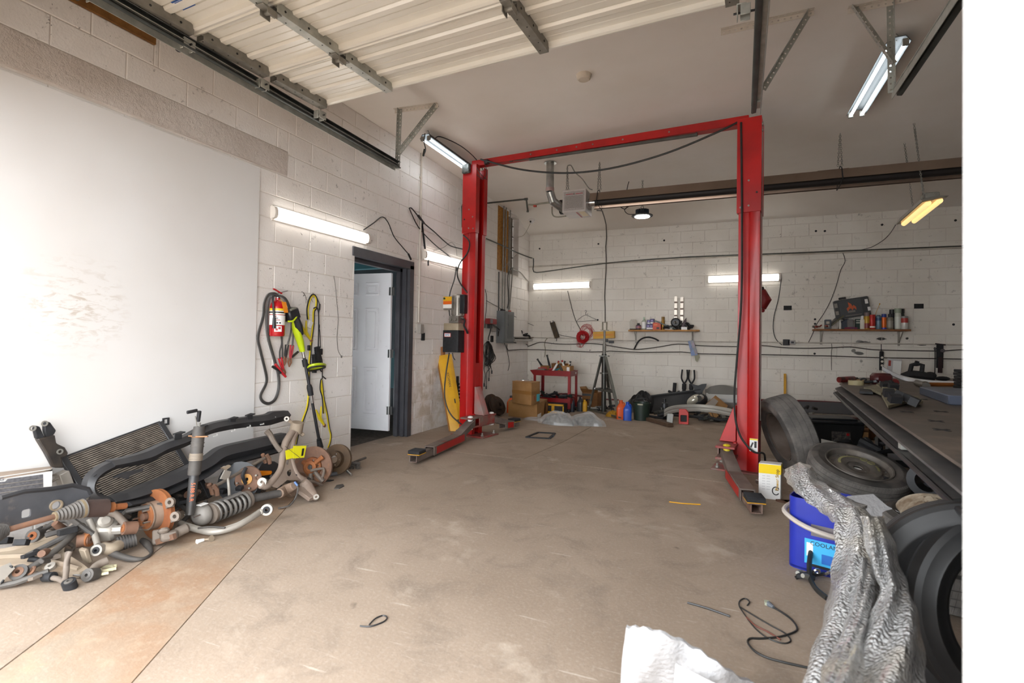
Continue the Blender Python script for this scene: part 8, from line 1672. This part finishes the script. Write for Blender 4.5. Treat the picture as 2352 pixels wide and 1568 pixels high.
for i in range(4):a=i*1.57+.4;m=MB();Ma=aim(hq,n);m.X=Ma;m.cyl((.065*math.cos(a),.065*math.sin(a),.01),(.065*math.cos(a),.065*math.sin(a),.04),.006,n=8);m.X=None;m.build('stud',GALD,T)
m=MB();m.lathe([(.03,-.004),(.135,-.004),(.14,.0),(.03,.0)],aim(hq+V((-.06,-.03,-.02)),n),28,closed=True);m.build('dust_shield',BKP,T);m=MB();m.tube([hq+n*.05+V((0,0,.08)),hq+n*.06+V((.0,-.02,.03)),hq+n*.05+V((-.0,-.0,-.03))],.012,7,k=3);m.build('black_wiring',BLKM,T)
T=thing('side_lamp','amber and black vehicle lamp wedged behind the wishbone arm','lamp',wr(880,760,.4));poly3([wr(*p,.4)for p in((785,680),(830,610),(960,600),(1030,640),(1035,680),(970,770),(860,780),(790,740))],(.05,0,0),'housing',BKP,T,.006);poly3([wr(*p,.46)for p in((812,712),(830,700),(965,698),(972,712),(960,738),(880,750),(815,748))],(.012,0,0),'amber_lens',pm('amber_lens','e8851a',.2,coat=.6),T,.003)
T=rod('sensor_arm','pale thin bracket arm hanging down in the heap left of the hub plate',[wr(495,660,.6),wr(530,740,.6),wr(545,850,.62),wr(552,950,.66)],.009,ALU);poly3([wr(*p,.6)for p in((455,780),(500,690),(560,705),(540,760),(500,790))],(.012,0,0),'plate',ALU,T);poly3([wr(*p,.6)for p in((460,672),(540,640),(548,655),(500,690))],(.02,0,0),'tab',BGE,T)
# left foreground arms and links
T=thing('lower_arm','broad beige lower arm with cutouts lying at the front left of the heap','car part',hl(250,1300,0))
def ha(x,y):return hl(x,y,.10-(y-1100)/260*.07)
ol=[(-150,1200),(100,1170),(280,1110),(470,1050),(520,1090),(500,1180),(640,1270),(690,1310),(620,1345),(420,1335),(380,1370),(320,1300),(200,1270),(-150,1300)]
loops=[ol,[(300,1145),(400,1110),(420,1120),(370,1175),(310,1170)]];fl2=[p for lp in loops for p in lp];tri=tessellate_polygon([[V((a,-b,0))for a,b in lp]for lp in loops]);Pv=[ha(*p)for p in fl2];m=MB();N_=len(Pv);m.add(Pv+[p-V((0,0,.025))for p in Pv],[tuple(t_)for t_ in tri]+[tuple(i+N_ for i in t_)for t_ in tri]);o_=0
for lp in loops:k=len(lp);m.add([Pv[o_+i]-V((0,0,.025*s))for s in(0,1)for i in range(k)],[(i,(i+1)%k,k+(i+1)%k,k+i)for i in range(k)]);o_+=k
m.build('plate',BGE,T);m=MB();m.tube([ha(*p)+V((0,0,.004))for p in((-150,1195),(100,1165),(280,1106),(470,1046))],.012,7,k=4);m.tube([ha(*p)+V((0,0,.004))for p in((-150,1240),(60,1225),(240,1225),(400,1260),(620,1320))],.012,7,k=4);m.build('ridges',BGE,T,kind='stuff');m=MB();m.lathe([(.008,0),(.02,0),(.022,.02),(.008,.022)],aim(ha(405,1310),(.2,-.5,.8)),16,closed=True);m.build('white_bushing',ALU,T)
rod('sway_bar_link','long black curved link with big bushings at the front left of the heap',[hl(160,1350,.045),hl(300,1270,.07),hl(450,1160,.1),hl(560,1060,.13),hl(590,1010,.15)],.016,DKG,[(hl(160,1350,.045),(.5,-.6,.6),.036,.05,DKG,RSB),(hl(600,1000,.15),(.4,-.8,.4),.032,.05,CST,BLKM)])
rod('sway_bar_link','short black bent link above the longer one, with a rusty bush',[hl(290,1050,.13),hl(370,990,.15),hl(450,945,.17),hl(530,940,.17),hl(565,985,.15)],.014,DKG,[(hl(280,1055,.13),(.5,-.8,.3),.034,.05,DKG,RST)])
rod('alloy_link','short pale alloy link standing in the left of the heap',[hl(700,930,.19),hl(735,1030,.13),hl(765,1130,.085)],.015,ALU,[(hl(770,1165,.075),(.5,-.8,.2),.028,.04,ALU,BLKM)])
T=thing('knuckle','grey alloy steering knuckle block left of the rusty disc','car part',hl(800,1100,.0));q=hl(830,1010,.12);m=MB();m.box(q,(.12,.1,.09),Mx.Rotation(.5,3,'Z')@Mx.Rotation(.4,3,'X'));m.cyl(q+V((-.02,0,.03)),q+V((.05,-.03,.07)),.035,n=12);m.build('body',ALU,T,bevel=.014);m=MB();m.tube([q,hl(930,1010,.13),hl(1010,1000,.13)],.025,8);m.build('arm',ALU,T)
rod('upper_arm','dark arm with a rusty bush reaching under the drive shaft tip',[hl(800,870,.24),hl(900,885,.22),hl(960,940,.18),hl(1000,985,.15)],.018,CST,[(hl(1015,995,.145),(-.2,-.9,.2),.034,.06,RSB,RST)])
rod('rubber_bush','rust coloured bush lying left of the alloy link',[hl(600,1100,.1),hl(690,1085,.1)],.034,RSB,[(hl(690,1085,.1),(.8,.3,0),.036,.03,RST,RSB)]);rod('bellows','grey ribbed bellows tube lying below the rusty disc',[hl(920,1125,.06),hl(1060,1080,.07)],[.03,.036],pm('grey_bellows','4d4a49',.6));T=bpy.data.objects['bellows']
for i in range(7):q=hl(925,1122,.06).lerp(hl(1055,1082,.07),i/6);d=(hl(1060,1080,.07)-hl(920,1125,.06)).normalized();m=MB();m.cyl(q-d*.004,q+d*.004,.039,n=16);m.build('rib',DKG,T)
rod('master_cylinder','tan cast cylinder with knobs in front of the grey bellows',[hl(800,1150,.07),hl(870,1160,.06),hl(930,1130,.06)],.03,BGE);rod('brake_hose','black brake hose curling on the floor in front of the heap',[hl(870,1190,.04),hl(1010,1235,.02),hl(1120,1235,.01),hl(1185,1190,.01),hl(1150,1120,.02),hl(1110,1090,.03)],[.018,.016,.008,.008,.02,.014],DKG)
rod('tie_rod_end','tie rod end with black boot and bright stud at the heap front edge',[hl(580,1362,.02),hl(640,1368,.022),hl(700,1365,.03)],[.007,.008,.024],CHROME,[(hl(715,1360,.03),(.3,-.8,.3),.03,.05,DKG,DKG)]);rod('tie_rod_end','grey bent tie rod arm reaching from the boot back into the heap',[hl(715,1350,.035),hl(760,1290,.05),hl(840,1250,.06)],.02,CST)
rod('ball_joint','black T shaped ball joint nearest the camera in the heap',[hl(385,1380,.03),hl(460,1395,.03),hl(510,1400,.04),hl(530,1190,.12)],.012,CST,[(hl(385,1378,.03),(.9,.2,.1),.022,.05,BLKM,BLKM),(hl(545,1440,.02),(.1,-.3,.9),.028,.04,BLKM,DKG)],k=3)
rod('bolt_link','thin rusty drop link standing among the front arms',[hl(515,1340,.06),hl(520,1260,.1),hl(550,1180,.14)],.011,CST);m=MB();q=hl(670,1210,.06);m.box(q,(.05,.02,.08),Mx.Rotation(.3,3,'X'));solo('brake_pad',m,BGE,'beige brake pad standing between the bush and the alloy link','brake pad',bevel=.004)
T=thing('white_clip','cream plastic clip frame lying at the front edge of the heap','clip',hl(850,1330,0))
for a,b in(((785,1300),(915,1290)),((790,1335),(910,1310)),((800,1355),(850,1345)),((785,1300),(800,1355)),((880,1290),(880,1320))):m=MB();m.bar(hl(*a,.02),hl(*b,.02),.008,.012);m.build('bar',pm('cream_clip','c9c2a0',.5),T)
T=thing('steel_plate','bright pierced steel plate at the left edge of the heap','plate',hl(40,1400,0));poly3([hl(*p)for p in((-60,1330,.1),(80,1270,.1),(118,1315,.08),(60,1370,.05),(0,1440,.03),(-60,1440,.03))],(.004,-.002,.004),'plate',ALU,T)
for x,y,h in((85,1310,.085),(15,1415,.04)):m=MB();m.cyl(hl(x,y,h),hl(x,y,h)+V((.004,-.006,.006)),.01,n=10);m.build('hole',BLKM,T)
random.seed(9);T=thing('copper_scrap','crumpled orange rust flakes on the floor at the left of the heap','scrap',hl(160,1430,0))
for i in range(7):q=hl(150+rr(-40,60),1425+rr(-25,25),.0)+V((0,0,.004));m=MB();m.prism([(rr(-.02,0),rr(-.015,0)),(rr(.01,.03),rr(-.02,0)),(rr(0,.02),rr(.01,.02))],TR(q,(rr(-.5,.5),rr(-.5,.5),rr(0,6))),.003);m.build('flake',RST,T)
rod('spark_plug','small white and steel plug lying on the floor before the caliper',[F(452,1244,.01),F(462,1241,.01),F(470,1239,.01)],[.014,.01,.007],WHT);rod('ball_stud','small tan ball stud lying on the floor below the coil spring',[hr(300,1390,.012),hr(340,1385,.012),hr(375,1378,.018)],[.006,.006,.02],BGE)
for i,(x,y)in enumerate(((1460,1090),(1240,1180),(740,1490-200))):pass
HM=[DKG,BLKM,RSB,CST]
clutter('heap_scrap',V((.26,1.55,0)),22,(.22,.22,.22),0.028,HM,'dark scrap filling the far left of the heap by the coil unit','car parts',81);clutter('heap_scrap',V((.30,2.05,0)),32,(.2,.28,.2),0.028,HM,'dark scrap under the drive shaft and radiator','car parts',82);clutter('heap_scrap',V((.42,2.55,0)),35,(.2,.28,.2),0.025,HM,'dark scrap behind the coil spring strut','car parts',83);clutter('heap_scrap',V((.45,3.05,0)),28,(.2,.22,.16),0.022,[CST,RSB,DKG,BLKM],'rusty scrap under the wishbone arm and lamp','car parts',84);clutter('heap_scrap',V((.5,1.5,0)),10,(.14,.14,.1),0.019,[DKG,CST,BLKM,RSB],'dark scrap below the drive shaft boot at the left edge','car parts',85)
